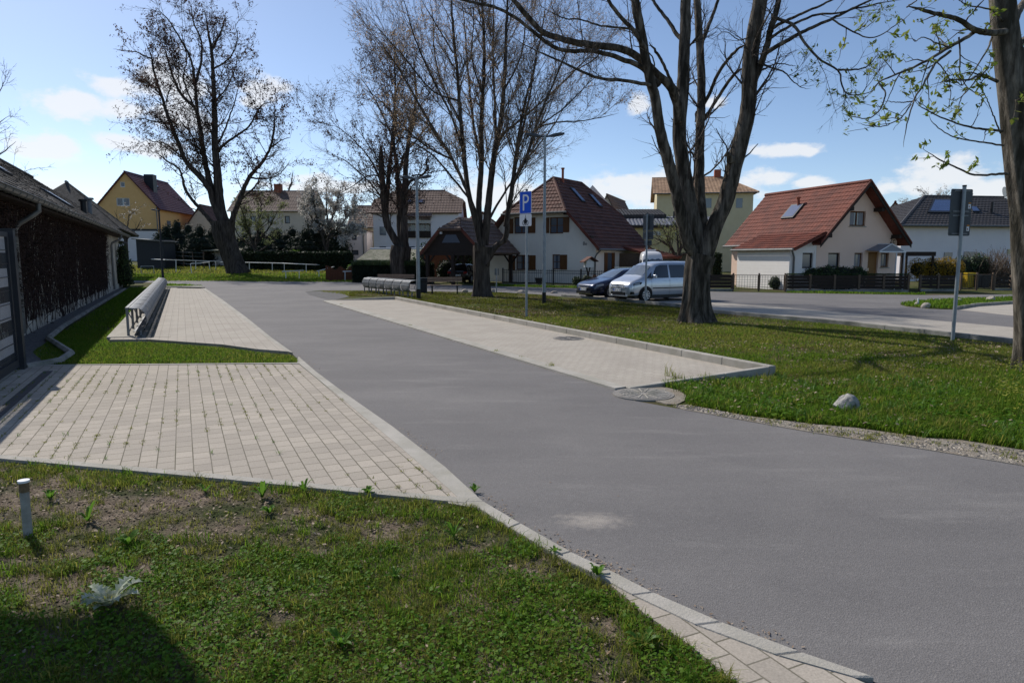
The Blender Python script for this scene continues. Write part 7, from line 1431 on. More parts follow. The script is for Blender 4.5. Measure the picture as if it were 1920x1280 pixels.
# ================================================================== vehicles
def loft_car(secs, n_sub=2):
    """secs: (x, half width, z bottom, z belt, z top, roof half width); returns MB of the closed body and lookup functions"""
    ring = []
    for (x, w, zb, zl, zt, wr) in secs:
        hgt = zt-zl
        half = [(0, zb), (w*.80, zb), (w*.965, zb+.05), (w*1.0, zb+(zl-zb)*.38), (w*1.0, zb+(zl-zb)*.72), (w*.965, zl), (wr+(w*.965-wr)*.12, zl+hgt*.78), (wr*.90, zl+hgt*.94), (wr*.55, zt-.0), (0, zt+.012)]
        ring.append([(x, y, z) for y, z in half]+[(x, -y, z) for y, z in half[-2:0:-1]])
    m = MB(); k = len(ring[0]); vs = [p for r in ring for p in r]; fs = []
    for i in range(len(ring)-1):
        for j in range(k): fs.append((i*k+j, i*k+(j+1) % k, (i+1)*k+(j+1) % k, (i+1)*k+j))
    fs.append(tuple(range(k))[::-1]); fs.append(tuple((len(ring)-1)*k+j for j in range(k)))
    m.add(vs, fs)
    A = np.array([[s[0], s[1], s[2], s[3], s[4], s[5]] for s in secs])
    def par(x): return [np.interp(x, A[:, 0], A[:, i]) for i in range(1, 6)]
    def side(x, z):
        w, zb, zl, zt, wr = par(x); hgt = zt-zl; zz = [zb, zb+.05, zb+(zl-zb)*.38, zb+(zl-zb)*.72, zl, zl+hgt*.78, zl+hgt*.94]; yy = [w*.8, w*.965, w, w, w*.965, wr+(w*.965-wr)*.12, wr*.9]; return float(np.interp(z, zz, yy))
    def top(x, y):
        w, zb, zl, zt, wr = par(x); hgt = zt-zl; return float(np.interp(abs(y), [0, wr*.55, wr*.9, wr+(w*.965-wr)*.12, w*.965], [zt+.012, zt, zl+hgt*.94, zl+hgt*.78, zl]))
    return m, side, top
def side_panel(pts, side, s, off=.008, n=8):
    """polygon (x,z) draped on the body side, subdivided"""
    m = MB(); P = [Vector((x, 0, z)) for x, z in pts]; bm = bmesh.new(); f = bm.faces.new([bm.verts.new(p) for p in P]); bmesh.ops.triangulate(bm, faces=[f]); bmesh.ops.subdivide_edges(bm, edges=bm.edges[:], cuts=3, use_grid_fill=True)
    bm.verts.index_update(); vs = [(v.co.x, s*(side(v.co.x, v.co.z)+off), v.co.z) for v in bm.verts]; fs = []
    for q in bm.faces: fs.append([v.index for v in q.verts])
    bm.free(); m.add(vs, fs); return m
def top_patch(x0, x1, y0a, y0b, y1a, y1b, top, off=.008, nx=6, ny=10):
    m = MB(); vs = []; fs = []
    for i in range(nx+1):
        t = i/nx; x = x0+(x1-x0)*t; ya = y0a+(y1a-y0a)*t; yb = y0b+(y1b-y0b)*t
        for j in range(ny+1): y = ya+(yb-ya)*j/ny; vs.append((x, y, top(x, y)+off))
    for i in range(nx):
        for j in range(ny): k = i*(ny+1)+j; fs.append((k, k+1, k+ny+2, k+ny+1))
    return m.add(vs, fs)
def wheel(parent, x, y, r, w, spokes=9, rim='rim'):
    s = 1 if y > 0 else -1; wl = MB().tube([(x, y-s*w, r), (x, y-s*w*.9, r), (x, y-s*.02, r), (x, y, r)], [r*.9, r, r, r*.93], 28).build('wheel', M['tyre'], parent, True)
    m = MB().disc((x, y+s*.004, r), (0, 1, 0), r*.66, .012, 28); rm = m.build('rim_bed', M['black'], wl); q = MB()
    for i in range(spokes):
        a = 2*math.pi*i/spokes; R = Matrix.Rotation(-a, 3, 'Y'); q.box(Vector((x, y+s*.014, r))+R @ Vector((r*.36, 0, 0)), (r*.56, .016, r*.13), M4=R)
    q.tube([(x+r*.63*math.cos(t), y+s*.012, r+r*.63*math.sin(t)) for t in np.linspace(0, 2*math.pi, 29)], r*.045, 5, False).disc((x, y+s*.016, r), (0, 1, 0), r*.16, .02, 14); q.build('rim', M[rim], wl)
def arch(parent, x, side, s, r, z, mat='black'):
    m = MB(); n = 20; vs = [(x, s*(side(x, z)+.006), z)]
    for i in range(n+1): a = -.35+(math.pi+.7)*i/n; px_, pz = x+r*math.cos(a), z+r*math.sin(a); vs.append((px_, s*(side(px_, max(pz, .25))+.006), max(pz, .2)))
    m.add(vs, [(0, i+1, i+2) for i in range(n)]).build('wheel_arch', M[mat], parent)
def emblem(parent, x, z, r, t=.02):
    m = MB().tube([(x, r*math.cos(a), z+r*math.sin(a)) for a in np.linspace(0, 2*math.pi, 25)], r*.11, 6, False); w = r*.13
    def bar(y0, z0, y1, z1): m.tube([(x, y0*r, z+z0*r), (x, y1*r, z+z1*r)], w*.6, 5)
    bar(-.5, .82, -.02, .12); bar(.5, .82, .02, .12); bar(-.86, .42, -.42, -.8); bar(.86, .42, .42, -.8); bar(-.42, -.8, 0, -.02); bar(.42, -.8, 0, -.02)
    m.build('emblem', M['chrome'], parent)
def num_plate(parent, x, z, w=.52, h=.11, s=1):
    p = MB().bx(x, x+s*.012, -w/2, w/2, z-h/2, z+h/2).build('license_plate', M['signwhite'], parent); MB().bx(x+s*.0125, x+s*.014, -s*w/2, -s*w/2+s*.045, z-h/2+.004, z+h/2-.004).build('plate_band', M['signblue'], p); m = MB()
    for i, k in enumerate((0, 1, 3, 4, 6, 7, 8)): y = -s*(w/2-.075)+s*k*.05; m.bx(x+s*.0125, x+s*.0135, y, y+s*.012, z-.035, z+.035).bx(x+s*.0125, x+s*.0135, y+s*.022, y+s*.034, z-.035, z+(.035 if i % 2 else 0)).bx(x+s*.0125, x+s*.0135, y+s*.012, y+s*.022, z+(.02 if i % 3 else -.01), z+(.032 if i % 3 else .005))
    m.build('plate_marks', M['black'], p)
def van():
    root = thing('parked_car', 'silver passenger van parked on the paved strip left of the thick trunk', 'car', (0, 0, 0))
    S = [(-2.18, .80, .34, 1.0, 1.74, .66), (-2.14, .86, .26, 1.02, 1.80, .69), (-1.2, .895, .24, 1.04, 1.83, .70), (0, .895, .24, 1.05, 1.83, .70), (.55, .895, .24, 1.05, 1.79, .68), (.80, .895, .24, 1.05, 1.69, .67), (1.20, .89, .24, 1.045, 1.36, .70), (1.50, .885, .24, 1.03, 1.115, .74), (1.85, .87, .24, .97, 1.02, .72), (2.08, .83, .24, .86, .90, .68), (2.18, .76, .26, .76, .80, .62), (2.235, .66, .32, .66, .69, .54)]
    m, side, top = loft_car(S); b = m.build('body', M['silverp'], root, True); s = b.modifiers.new('s', 'SUBSURF'); s.levels = s.render_levels = 1
    top_patch(.86, 1.46, -.60, .60, -.70, .70, top, .012).build('windscreen', M['wsglass'], root, True)
    for s in (1, -1):
        side_panel([(-.02, 1.08), (.98, 1.08), (.62, 1.60), (.42, 1.66), (-.02, 1.67)], side, s, .012).build('side_window', M['cglass'], root, True); side_panel([(-.14, 1.08), (-.14, 1.67), (-1.05, 1.67), (-1.05, 1.08)], side, s, .012).build('side_window', M['cglass'], root, True); side_panel([(-1.17, 1.08), (-1.17, 1.66), (-1.95, 1.62), (-1.95, 1.08)], side, s, .012).build('side_window', M['cglass'], root, True)
        side_panel([(1.0, 1.08), (1.26, 1.08), (.92, 1.36)], side, s, .011).build('quarter_window', M['cglass'], root, True)
        side_panel([(.95, .60), (.95, .645), (-1.0, .645), (-1.0, .60)], side, s, .016).build('side_strip', M['black'], root)
        for x0 in (.06, -.22): side_panel([(x0, .93), (x0+.16, .93), (x0+.16, .965), (x0, .965)], side, s, .022).build('door_handle', M['silverp'], root)
        for x0 in (1.0, -.08, -1.1): side_panel([(x0, .34), (x0+.008, .34), (x0+.008, 1.04), (x0, 1.04)], side, s, .011).build('door_gap', M['black'], root)
        mr = MB(); mr.box((.92, s*1.0, 1.15), (.12, .2, .16)); q = mr.build('mirror', M['silverp'], root); bevel(q, .04, 3)
        hl = [(2.03, .74), (1.62, .80), (1.55, .90), (1.72, .92), (2.0, .855)]; side_panel(hl, side, s, .016).build('headlight', M['black'], root, True); side_panel([(2.0, .755), (1.70, .81), (1.68, .885), (1.98, .84)], side, s, .021).build('headlight_lens', M['lens'], root, True)
        for xw in (1.33, -1.36): arch(root, xw, side, s, .39, .33); wheel(root, xw, s*.905, .325, .2)
    # front: grille, bumper intakes, plate
    MB().extrude([(2.15, -.70, .70), (2.245, -.52, .655), (2.25, 0, .65), (2.245, .52, .655), (2.15, .70, .70), (2.11, .69, .82), (2.19, .5, .80), (2.20, 0, .80), (2.19, -.5, .80), (2.11, -.69, .82)], (.018, 0, 0)).build('grille', M['black'], root)
    MB().bx(2.262, 2.272, -.50, .50, .69, .705).bx(2.235, 2.25, -.50, .50, .745, .76).build('grille_bar', M['chrome'], root); emblem(root, 2.275, .735, .085)
    MB().bx(2.20, 2.252, -.5, .5, .32, .45).build('intake', M['black'], root)
    for s in (1, -1): side_panel([(2.16, .36), (1.95, .37), (1.98, .47), (2.14, .48)], side, s, .012).build('fog_intake', M['black'], root)
    MB().bx(2.15, 2.27, -.62, .62, .26, .295).build('bumper_lip', M['silverp'], root); num_plate(root, 2.262, .54)
    MB().bx(-1.6, .3, .56, .60, 1.845, 1.88).build('roof_rail', M['black'], root); MB().bx(-1.6, .3, -.60, -.56, 1.845, 1.88).build('roof_rail', M['black'], root); MB().bx(-2.05, 1.9, -.8, .8, .17, .26).build('underbody', M['black'], root); return root
v = van(); sc = .86; fd = Vector((-.875, -.485, 0)); wl_ = Vector((*G(1210.5, 566.8), 0)); lf = Vector((-fd.y, fd.x, 0)); v.scale = (sc,)*3; v.rotation_euler.z = math.atan2(fd.y, fd.x); p = wl_-fd*1.33*sc-lf*.88*sc; v.location = (p.x, p.y, .012)
def wagon():
    root = thing('parked_car', 'dark blue estate car parked beside the silver van', 'car', (0, 0, 0))
    S = [(-2.36, .70, .42, .84, .90, .60), (-2.30, .82, .30, .90, 1.02, .60), (-2.0, .88, .22, .93, 1.34, .54), (-1.2, .915, .2, .93, 1.44, .56), (-.3, .915, .2, .92, 1.475, .57), (.25, .915, .2, .92, 1.44, .57), (.60, .915, .2, .925, 1.30, .60), (1.0, .91, .2, .93, 1.08, .66), (1.25, .91, .2, .92, .975, .70), (1.7, .895, .2, .87, .90, .72), (2.1, .86, .2, .77, .80, .70), (2.3, .78, .22, .66, .70, .62), (2.38, .66, .28, .56, .60, .52)]
    m, side, top = loft_car(S); b = m.build('body', M['bluep'], root, True); s = b.modifiers.new('s', 'SUBSURF'); s.levels = s.render_levels = 1
    top_patch(.34, 1.16, -.52, .52, -.64, .64, top, .012).build('windscreen', M['wsglass'], root, True)
    for s in (1, -1):
        side_panel([(-.35, .965), (.82, .965), (.42, 1.26), (.12, 1.345), (-.35, 1.38)], side, s, .012).build('side_window', M['cglass'], root, True); side_panel([(-.42, .965), (-.42, 1.38), (-1.4, 1.34), (-1.4, .965)], side, s, .012).build('side_window', M['cglass'], root, True); side_panel([(-1.47, .965), (-1.47, 1.33), (-1.95, 1.25), (-2.05, .965)], side, s, .012).build('side_window', M['cglass'], root, True)
        for x0 in (-.1, -1.1): side_panel([(x0, .80), (x0+.18, .80), (x0+.18, .83), (x0, .83)], side, s, .02).build('door_handle', M['chrome'], root)
        q = MB().box((.72, s*.98, 1.0), (.11, .17, .12)).build('mirror', M['bluep'], root); bevel(q, .035, 3)
        side_panel([(2.26, .58), (1.86, .64), (1.80, .72), (1.95, .745), (2.2, .70)], side, s, .016).build('headlight', M['lens'], root, True)
        side_panel([(2.2, .34), (1.98, .34), (2.0, .42), (2.18, .44)], side, s, .012).build('fog_intake', M['black'], root); side_panel([(1.0, .27), (1.0, .29), (-1.0, .29), (-1.0, .27)], side, s, .014).build('chrome_strip', M['chrome'], root)
        for xw in (1.42, -1.38): arch(root, xw, side, s, .375, .33); wheel(root, xw, s*.92, .33, .2, 10)
    MB().extrude([(2.30, -.66, .57), (2.40, -.4, .53), (2.41, 0, .52), (2.40, .4, .53), (2.30, .66, .57), (2.24, .64, .68), (2.33, .4, .66), (2.34, 0, .66), (2.33, -.4, .66), (2.24, -.64, .68)], (.015, 0, 0)).build('grille', M['black'], root)
    MB().bx(2.40, 2.418, -.42, .42, .555, .57).bx(2.375, 2.39, -.42, .42, .60, .615).bx(2.35, 2.365, -.42, .42, .645, .66).build('grille_bar', M['chrome'], root); MB().bx(2.34, 2.41, -.6, .6, .26, .38).build('intake', M['black'], root); MB().bx(2.36, 2.425, -.62, .62, .235, .255).build('chrome_lip', M['chrome'], root); num_plate(root, 2.415, .455)
    MB().bx(-1.9, .1, .52, .55, 1.475, 1.505).build('roof_rail', M['chrome'], root); MB().bx(-1.9, .1, -.55, -.52, 1.475, 1.505).build('roof_rail', M['chrome'], root); MB().bx(-2.1, 2.1, -.8, .8, .14, .22).build('underbody', M['black'], root); return root
v = wagon(); sc = .86; wl_ = Vector((*G(1144.5, 560.6), 0)); v.scale = (sc,)*3; v.rotation_euler.z = math.atan2(fd.y, fd.x); p = wl_-fd*1.42*sc-lf*.9*sc; v.location = (p.x, p.y, .012)
def motorhome():
    root = thing('camper_van', 'white high roofed camper van parked behind the silver van', 'van', (0, 0, 0))
    S = [(-3.0, .92, .4, 1.3, 2.62, .82), (-2.9, 1.0, .3, 1.3, 2.70, .86), (0, 1.0, .3, 1.3, 2.70, .86), (1.1, 1.0, .3, 1.3, 2.68, .85), (1.45, 1.0, .3, 1.3, 2.45, .84), (1.62, .99, .3, 1.3, 2.12, .84), (2.2, .97, .3, 1.22, 1.36, .84), (2.55, .94, .3, 1.08, 1.16, .80), (2.85, .88, .3, .9, .95, .74), (2.95, .78, .36, .8, .84, .66)]
    m, side, top = loft_car(S); b = m.build('body', M['whitev'], root, True); s = b.modifiers.new('s', 'SUBSURF'); s.levels = s.render_levels = 1
    top_patch(1.62, 2.24, -.78, .78, -.80, .80, top, .014).build('windscreen', M['wsglass'], root, True); MB().bx(-.7, .5, -.4, .4, 2.71, 2.83).build('roof_hatch', M['whitev'], root)
    for s in (1, -1):
        side_panel([(1.0, 1.35), (2.05, 1.35), (1.6, 1.95), (1.0, 2.0)], side, s, .012).build('side_window', M['cglass'], root, True); MB().box((1.95, s*1.14, 1.5), (.1, .2, .36)).build('mirror', M['black'], root); side_panel([(2.86, .86), (2.5, .9), (2.42, 1.06), (2.72, 1.02)], side, s, .016).build('headlight', M['lens'], root, True)
        for xw in (2.0, -1.8): arch(root, xw, side, s, .42, .36); wheel(root, xw, s*1.01, .35, .22)
    MB().bx(2.93, 2.975, -.55, .55, .66, .84).build('grille', M['black'], root); num_plate(root, 2.98, .48); return root
v = motorhome(); c = at(1232, 540, 44.5); v.scale = (.80,)*3; v.rotation_euler.z = math.radians(-96); v.location = (c.x, c.y+2.4, 0)
def dark_car():
    root = thing('parked_car', 'black car standing under the carport, seen from behind', 'car', (0, 0, 0))
    S = [(-2.1, .74, .4, .86, .92, .62), (-2.05, .84, .28, .9, 1.1, .62), (-1.7, .88, .22, .92, 1.42, .58), (-.8, .9, .2, .92, 1.5, .58), (.2, .9, .2, .92, 1.46, .58), (1.0, .9, .2, .92, 1.05, .66), (1.9, .84, .22, .76, .82, .68), (2.1, .7, .3, .6, .65, .55)]
    m, side, top = loft_car(S); b = m.build('body', M['blackc'], root, True); s = b.modifiers.new('s', 'SUBSURF'); s.levels = s.render_levels = 1
    for s in (1, -1):
        side_panel([(-1.7, .96), (.8, .96), (.3, 1.38), (-1.5, 1.36)], side, s, .012).build('side_window', M['cglass'], root, True); MB().bx(-2.13, -2.06, s*.52, s*.80, .74, .9).build('tail_light', M['redl'], root)
        for xw in (1.3, -1.3): arch(root, xw, side, s, .37, .33); wheel(root, xw, s*.905, .32, .2)
    num_plate(root, -2.115, .62, s=-1); top_patch(-2.04, -1.72, -.56, .56, -.5, .5, top, .014).build('rear_window', M['cglass'], root, True); return root
v = dark_car(); c = at(872, 540, 46.2); v.scale = (.88,)*3; v.rotation_euler.z = math.radians(74); v.location = (c.x, c.y+1.6, 0)
# ================================================================== hedges, shrubs, conifers, blossom
def foliage(name, label, cat_, base, blobs, n, size, mat, core=.72, seed=0, trunk=None, asp=.8, group=None, tilt=1.4, corr=.35):
    """blobs: (x, y, z, rx, ry, rz) relative to base; leaf cards spread through the shells, dark core inside"""
    rng = np.random.default_rng(seed); root = thing(name, label, cat_, base, group=group); B = np.array(blobs, float); vol = (B[:, 3]*B[:, 5]); k = rng.choice(len(B), n, p=vol/vol.sum()); d = rng.normal(size=(n, 3)); d /= np.linalg.norm(d, axis=1, keepdims=True); r = (rng.random(n)**.45)
    P = B[k, :3]+d*B[k, 3:]*(r*(1+.28*(fbm(d[:, 0]*2+k, d[:, 2]*2+d[:, 1], 1.6, seed)-.45)))[:, None]; f = fbm(P[:, 0]+P[:, 1]*.5, P[:, 2]+P[:, 1]*.3, 1.3/max(.4, B[:, 3].mean()), seed+1); P = P[rng.random(n) < sstep(.25, .5, f)+corr]; P[:, 2] = np.maximum(P[:, 2], .03)
    P += np.array(base)[None]; v_, f_ = leaves(P, size, tilt, rng, asp); np_obj('foliage', v_, f_, M[mat], root)
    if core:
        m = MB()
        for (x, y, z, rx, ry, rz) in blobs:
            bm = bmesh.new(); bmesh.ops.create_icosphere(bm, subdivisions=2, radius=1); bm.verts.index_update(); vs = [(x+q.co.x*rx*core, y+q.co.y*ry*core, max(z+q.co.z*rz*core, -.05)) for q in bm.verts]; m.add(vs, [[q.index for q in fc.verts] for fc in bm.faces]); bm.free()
        m.build('dark_core', M['core'], root)  # solid near-black filler inside the leaf cards, no twigs modelled
    if trunk:
        MB().tube([(0, 0, -.2), (0, 0, trunk[0])], [trunk[1], trunk[1]*.6], 8).build('trunk', M['bark2'], root)
    return root
def box_hedge(name, label, p, q, h, dpt, n, size, mat, seed, top=None, z=None):
    p, q = Vector(p), Vector(q); d = q-p; d.z = 0; L = d.length; ang = math.atan2(d.y, d.x); rng = np.random.default_rng(seed); root = thing(name, label, 'hedge', p, ang)
    a = 2*L*h+L*dpt; nf = int(n*L*h/a*1.3); X = rng.random(nf)*L; Z = rng.random(nf)*h; P1 = np.column_stack([X, -dpt/2+rng.normal(0, .05, nf)+.08*(vnoise(X, Z, 1.2, seed)-.5), Z]); nt_ = n-nf; X = rng.random(nt_)*L; P2 = np.column_stack([X, (rng.random(nt_)-.5)*dpt, h+.05*rng.normal(size=nt_)+.10*(vnoise(X, X*0, .8, seed)-.5)]); ne = n//5; e = np.column_stack([np.where(rng.random(ne) < .5, 0, L)+rng.normal(0, .04, ne), (rng.random(ne)-.5)*dpt, rng.random(ne)*h])
    v_, f_ = leaves(np.concatenate([P1, P2, e]), size, 1.4, rng, .7); o = np_obj('foliage', v_, f_, M[mat]); o.parent = root
    if top:
        X = rng.random(n//3)*L; v_, f_ = blades(np.column_stack([X, (rng.random(len(X))-.7)*dpt]), top[1], .03, .5, z=np.full(len(X), h-.1), rng=rng); o = np_obj('top_shoots', v_, f_, M[top[0]]); o.parent = root
    MB().bx(.05, L-.05, -dpt/2+.06, dpt/2, -.1, h-.05).build('dark_core', M['core'], root); return root  # solid near-black box behind the leaf cards
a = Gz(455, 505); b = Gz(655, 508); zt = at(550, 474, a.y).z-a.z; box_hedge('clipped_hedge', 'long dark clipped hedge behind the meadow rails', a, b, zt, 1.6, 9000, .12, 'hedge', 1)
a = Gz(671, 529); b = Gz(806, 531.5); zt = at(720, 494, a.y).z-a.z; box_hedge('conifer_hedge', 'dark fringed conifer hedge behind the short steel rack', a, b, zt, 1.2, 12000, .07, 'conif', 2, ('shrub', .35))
a = G(1474, 545.2); b = G(1702, 546.2); tag(np_obj('moss_strip', *blades(np.column_stack([np.interp(t_ := RNG.random(5000), [0, 1], [a[0], b[0]]), np.interp(t_, [0, 1], [a[1], b[1]])+.05*RNG.normal(size=5000)]), .09, .02, .7, z=np.full(5000, .83)), M['shrub']), 'green hedge top showing above the dark board fence', 'hedge', kind='stuff')
# dark conifers behind the meadow
CN = [(312, 428, 16, 0), (332, 420, 18, 0), (352, 425, 18, 0), (374, 428, 18, 0), (400, 432, 18, 0), (460, 440, 20, 1), (486, 436, 22, 1), (515, 434, 22, 1), (545, 432, 22, 1), (571, 436, 20, 1), (594, 382, 24, 2), (618, 418, 22, 1), (634, 432, 14, 1)]
LBL = ['dark conifer nearest the barn corner', 'second dark conifer from the barn corner', 'third dark conifer from the barn corner', 'dark conifer left of the tall trunk', 'dark conifer directly behind the tall trunk', 'dark conifer just right of the tall trunk', 'dark conifer behind the left end of the clipped hedge', 'dark conifer left of the bright round bush', 'dark conifer behind the bright round bush', 'dark conifer right of the bright round bush', 'tallest pointed conifer in front of the blossoming tree', 'rounded dark conifer right of the pointed one', 'last dark conifer before the grey annex']
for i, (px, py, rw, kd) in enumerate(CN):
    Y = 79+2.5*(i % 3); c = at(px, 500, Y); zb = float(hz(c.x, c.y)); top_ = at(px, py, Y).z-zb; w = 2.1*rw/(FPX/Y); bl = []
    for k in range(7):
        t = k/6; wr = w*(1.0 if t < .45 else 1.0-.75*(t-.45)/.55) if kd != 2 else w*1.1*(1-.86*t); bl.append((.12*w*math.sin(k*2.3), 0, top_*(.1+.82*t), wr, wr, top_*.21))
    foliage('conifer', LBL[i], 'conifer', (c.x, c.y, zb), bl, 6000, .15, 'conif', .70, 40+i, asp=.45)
c = Gz(546, 505); zt = at(546, 470, c.y-.5).z-c.z; foliage('round_bush', 'bright green round bush rising above the clipped hedge', 'bush', (c.x, c.y-.3+1.6, c.z), [(0, 0, zt-.5, .85, .8, .62), (0, 0, zt*.4, .6, .6, zt*.4)], 2600, .09, 'lime', .85, 60)
c = Gz(660, 520); zt = at(660, 495, c.y).z-c.z; foliage('round_bush', 'small bright bush at the left end of the conifer hedge', 'bush', (c.x-.1, c.y+.6, c.z), [(0, 0, zt-.45, .45, .5, .5), (0, 0, .5, .35, .35, .6)], 1200, .07, 'lime', .85, 61)
def flowering(name, label, cat_, px, pyb, Y, limbs, seed, leaf, sz, frac, dens=1.0, mat='twig', L=1.6):
    c = at(px, pyb, Y); zb = float(hz(c.x, c.y)); return make_tree(name, label, cat_, (c.x, c.y), Y, ([(px, pyb), (px, pyb-12), (px+1, pyb-25)], [8, 7, 6]), limbs, [dict(dens=1.3*dens, rel=.6, L=L*1.4, ang=(.4, 1.0), up=.15, k=5, t0=.2, rk=.5, rmin=.014), dict(dens=2.6*dens, L=L*.6, ang=(.4, 1.0), up=.1, k=4, t0=.1, rk=.6, rmin=.009), dict(dens=2.4*dens, L=L*.3, ang=(.4, 1.), up=.05, k=3, t0=.1, rk=.7, rmin=.008)], seed, bark='bark2', twig=mat, leaf=dict(mat=leaf, size=sz, frac=frac, lv=2, name='blossom'), zbase=None)
flowering('blossom_tree', 'cherry tree in white blossom between the conifers and the lilac house', 'tree', 612, 500, 76, [([(612, 470), (600, 430), (590, 390), (588, 350)], 5, 2, 0, -1), ([(613, 470), (620, 420), (632, 380), (640, 345)], 5, 2, 0, 1), ([(612, 450), (640, 420), (660, 395), (672, 375)], 4, 1.5, 0, 0), ([(610, 440), (585, 410), (576, 385), (572, 360)], 4, 1.5, 0, 1), ([(616, 430), (612, 390), (612, 350)], 4, 1.5, 0, -1), ([(640, 425), (660, 420), (680, 405)], 3, 1, 0, 1), ([(625, 445), (650, 440), (672, 430)], 3, 1, 0, -1)], 31, 'blossom', .11, 1.7, 1.6)
flowering('blossom_shrub', 'small white blossoming shrub between the barn and the ochre house', 'shrub', 236, 470, 62, [([(236, 455), (225, 425), (215, 395)], 3, 1, 0, 0), ([(236, 455), (240, 420), (243, 390)], 3, 1, 0, 0), ([(236, 450), (255, 430), (265, 412)], 3, 1, 0, 0), ([(236, 450), (225, 440), (212, 420)], 3, 1, 0, 0)], 32, 'blossom', .06, .7, 1.0)
flowering('green_tree', 'pale green budding tree in front of the beige house', 'tree', 478, 500, 74, [([(478, 470), (465, 430), (455, 400), (448, 375)], 5, 1.5, 0, -1), ([(478, 470), (485, 425), (490, 390), (488, 368)], 5, 1.5, 0, 1), ([(479, 460), (505, 425), (520, 395)], 4, 1.5, 0, 0), ([(478, 465), (450, 445), (440, 425)], 4, 1.5, 0, 1), ([(480, 450), (515, 440), (530, 425)], 3, 1, 0, 0), ([(480, 475), (500, 462), (515, 450)], 4, 1.5, -1, -3)], 33, 'pale_green', .09, 1.1, 1.5)
flowering('bare_tree', 'bare fine twigged tree behind the beige house', 'tree', 520, 480, 104, [([(520, 450), (512, 380), (508, 340), (505, 320)], 6, 2, 0, 0), ([(520, 450), (535, 380), (545, 345), (550, 322)], 6, 2, 0, 0), ([(520, 440), (555, 385), (575, 355), (585, 335)], 5, 1.5, 0, 0), ([(520, 430), (490, 380), (480, 345)], 5, 1.5, 0, 0)], 34, 'pale_green', .05, .1, .9)
flowering('blossom_tree', 'pale blossoming tree between the red roof and the black roofed house', 'tree', 1725, 470, 70, [([(1725, 440), (1712, 400), (1705, 378)], 4, 1.5, 0, 0), ([(1725, 440), (1730, 395), (1735, 368)], 4, 1.5, 0, 0), ([(1725, 430), (1755, 385), (1765, 362)], 4, 1.5, 0, 0), ([(1725, 430), (1700, 400), (1692, 385)], 3, 1, 0, 0), ([(1730, 420), (1770, 375), (1785, 358)], 3, 1, 0, 0)], 35, 'blossom', .09, 1.1, 1.2)
flowering('old_apple_tree', 'gnarled budding tree behind the white camper van', 'tree', 1268, 525, 50, [([(1268, 505), (1262, 470), (1245, 455), (1225, 445)], 8, 2.5, 0, -1), ([(1268, 500), (1275, 470), (1290, 450), (1300, 425)], 8, 2.5, 0, 0), ([(1265, 480), (1250, 440), (1235, 420)], 5, 2, 0, 1), ([(1268, 490), (1255, 478), (1230, 470), (1215, 460)], 5, 2, 0, -1), ([(1272, 480), (1270, 440), (1265, 415)], 5, 2, 0, 1), ([(1275, 480), (1300, 470), (1330, 462)], 5, 2, 0, 0)], 36, 'pale_green', .06, 1.0, 1.5, L=1.2)
# shrubs in the gardens
c = at(1563, 528, 36.8); zt = at(1560, 501, 36.8).z
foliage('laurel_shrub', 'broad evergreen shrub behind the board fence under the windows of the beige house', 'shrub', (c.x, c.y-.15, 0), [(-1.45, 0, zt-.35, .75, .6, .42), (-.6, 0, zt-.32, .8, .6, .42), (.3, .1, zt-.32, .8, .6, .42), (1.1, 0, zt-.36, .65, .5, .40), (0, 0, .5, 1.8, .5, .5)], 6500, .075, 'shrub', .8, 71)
c = at(1456, 540, 37); foliage('round_bush', 'small round evergreen bush behind the wire gate', 'bush', (c.x, c.y, 0), [(0, 0, .36, .42, .4, .40)], 1400, .05, 'shrub', .85, 72)
o = thing('rain_barrel', 'slim dark barrel beside the corner of the white boarded extension', 'barrel', (at(1467, 540, 37.3).x, 37.3, 0)); MB().tube([(0, 0, 0), (0, 0, .5), (0, 0, .95)], [.15, .17, .15], 14).build('body', M['anth'], o, True); MB().tube([(0, 0, .953), (0, 0, .985)], .16, 14).build('lid', M['anth'], o)
c = at(1752, 530, 39.5); zt = at(1752, 484, 39.5).z
foliage('forsythia', 'yellow flowering forsythia hedge behind the dark board fence', 'shrub', (c.x, c.y, 0), [(-1.0, 0, zt*.62, .65, .6, zt*.4), (-.2, 0, zt*.64, .7, .6, zt*.42), (.6, 0, zt*.64, .75, .6, zt*.42), (1.15, 0, zt*.6, .5, .5, zt*.4)], 9000, .045, 'forsy', .62, 73)
foliage('dark_shrub', 'dark evergreen shrub right of the forsythia', 'shrub', (at(1815, 530, 40.5).x, 40.5, 0), [(-.4, 0, 1.1, .7, .6, .75), (.5, 0, 1.2, .75, .6, .8), (0, 0, .5, .9, .5, .6)], 4200, .06, 'shrub', .75, 74)
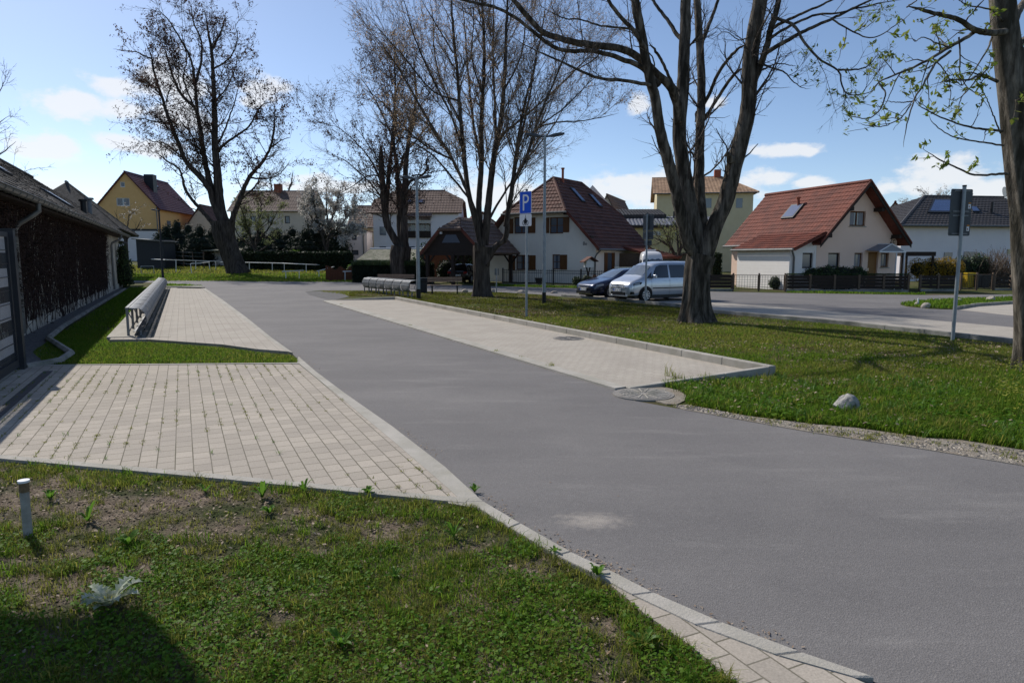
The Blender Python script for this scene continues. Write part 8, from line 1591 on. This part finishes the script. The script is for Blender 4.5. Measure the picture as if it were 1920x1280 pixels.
def bare_hedge():
    rng = np.random.default_rng(75); c = at(1868, 530, 40.5); root = thing('bare_shrub', 'leafless pinkish shrub in front of the black roofed house', 'shrub', (c.x, c.y, 0)); n = 260; k = 6; b = np.column_stack([rng.normal(0, .7, n), rng.normal(0, .3, n), np.zeros(n)]); d = np.column_stack([rng.normal(0, .32, n), rng.normal(0, .3, n), np.ones(n)]); L = rng.uniform(1.0, 2.1, n); s = np.linspace(0, 1, k)
    P = b[:, None]+d[:, None]*(L[:, None, None]*s[None, :, None])+np.cumsum(rng.normal(0, .05, (n, k, 3)), 1); P += np.array([c.x, c.y, 0]); C, R = sprout(P, np.full((n, k), .012), 6, .6, (.3, .9), rng, up=.2, k=4, rmin=.006); v_, f_ = cat([tubes_np(P, np.full((n, k), .012), 3), tubes_np(C, R, 3)]); np_obj('branches', v_, f_, M['twigl'], root); Q = C[:, 1:].reshape(-1, 3); v_, f_ = leaves(Q[rng.random(len(Q)) < .4], .03, 1.3, rng); np_obj('buds', v_, f_, M['rosebud'], root)
bare_hedge()
for (px, py, lb, w) in [(1092, 531, 'low glossy shrub on the verge in front of the railings', .55), (1108, 533, 'low brownish shrub behind the nose of the dark blue car', .4)]:
    c = G(px, 537); foliage('low_shrub', lb, 'shrub', (c[0], c[1], 0), [(-w*.5, 0, .3, w*.7, .35, .32), (w*.4, 0, .34, w*.7, .35, .36)], 1500, .06, 'shrub' if w > .5 else 'dryleaf', .75, int(px))
c = W(44.3, -2.95); foliage('ivy_shrub', 'dark leafy shrub at the far corner of the barn', 'shrub', c, [(0, 0, .9, .5, .5, .9), (-.3, .6, .8, .5, .7, .8), (.1, -.2, 1.9, .3, .3, .7)], 3600, .07, 'shrub', .7, 81)
c = at(838, 531, 47.5); foliage('round_bush', 'dark round bush under the carport', 'bush', (c.x, c.y, 0), [(0, 0, .8, .75, .7, .8)], 1500, .08, 'hedge', .85, 82)
foliage('garden_trees', 'dark garden shrubs behind the open carport', 'shrub', (at(880, 520, 58).x, 58, 0), [(-3, 0, 1.6, 2.0, 1, 1.7), (0, 0, 1.9, 2.2, 1, 2), (3, 0, 1.5, 1.8, 1, 1.6)], 5200, .12, 'shrub', .7, 83)
o = thing('wooden_shed', 'reddish wooden shed glimpsed under the carport', 'shed', (at(822, 525, 54).x, 54, 0)); MB().bx(-1.1, 1.1, 0, 1.5, 0, 2.2).build('wall', M['redwood'], o); MB().bx(-1.3, 1.3, -.2, 1.7, 2.203, 2.3).build('roof', M['ktile'], o)
box_hedge('garden_hedge', 'dark hedge closing the gardens beyond the camper van', (at(1345, 520, 52).x, 52, 0), (at(1170, 520, 60).x, 60, 0), 2.0, 1.0, 4500, .10, 'hedge', 84)
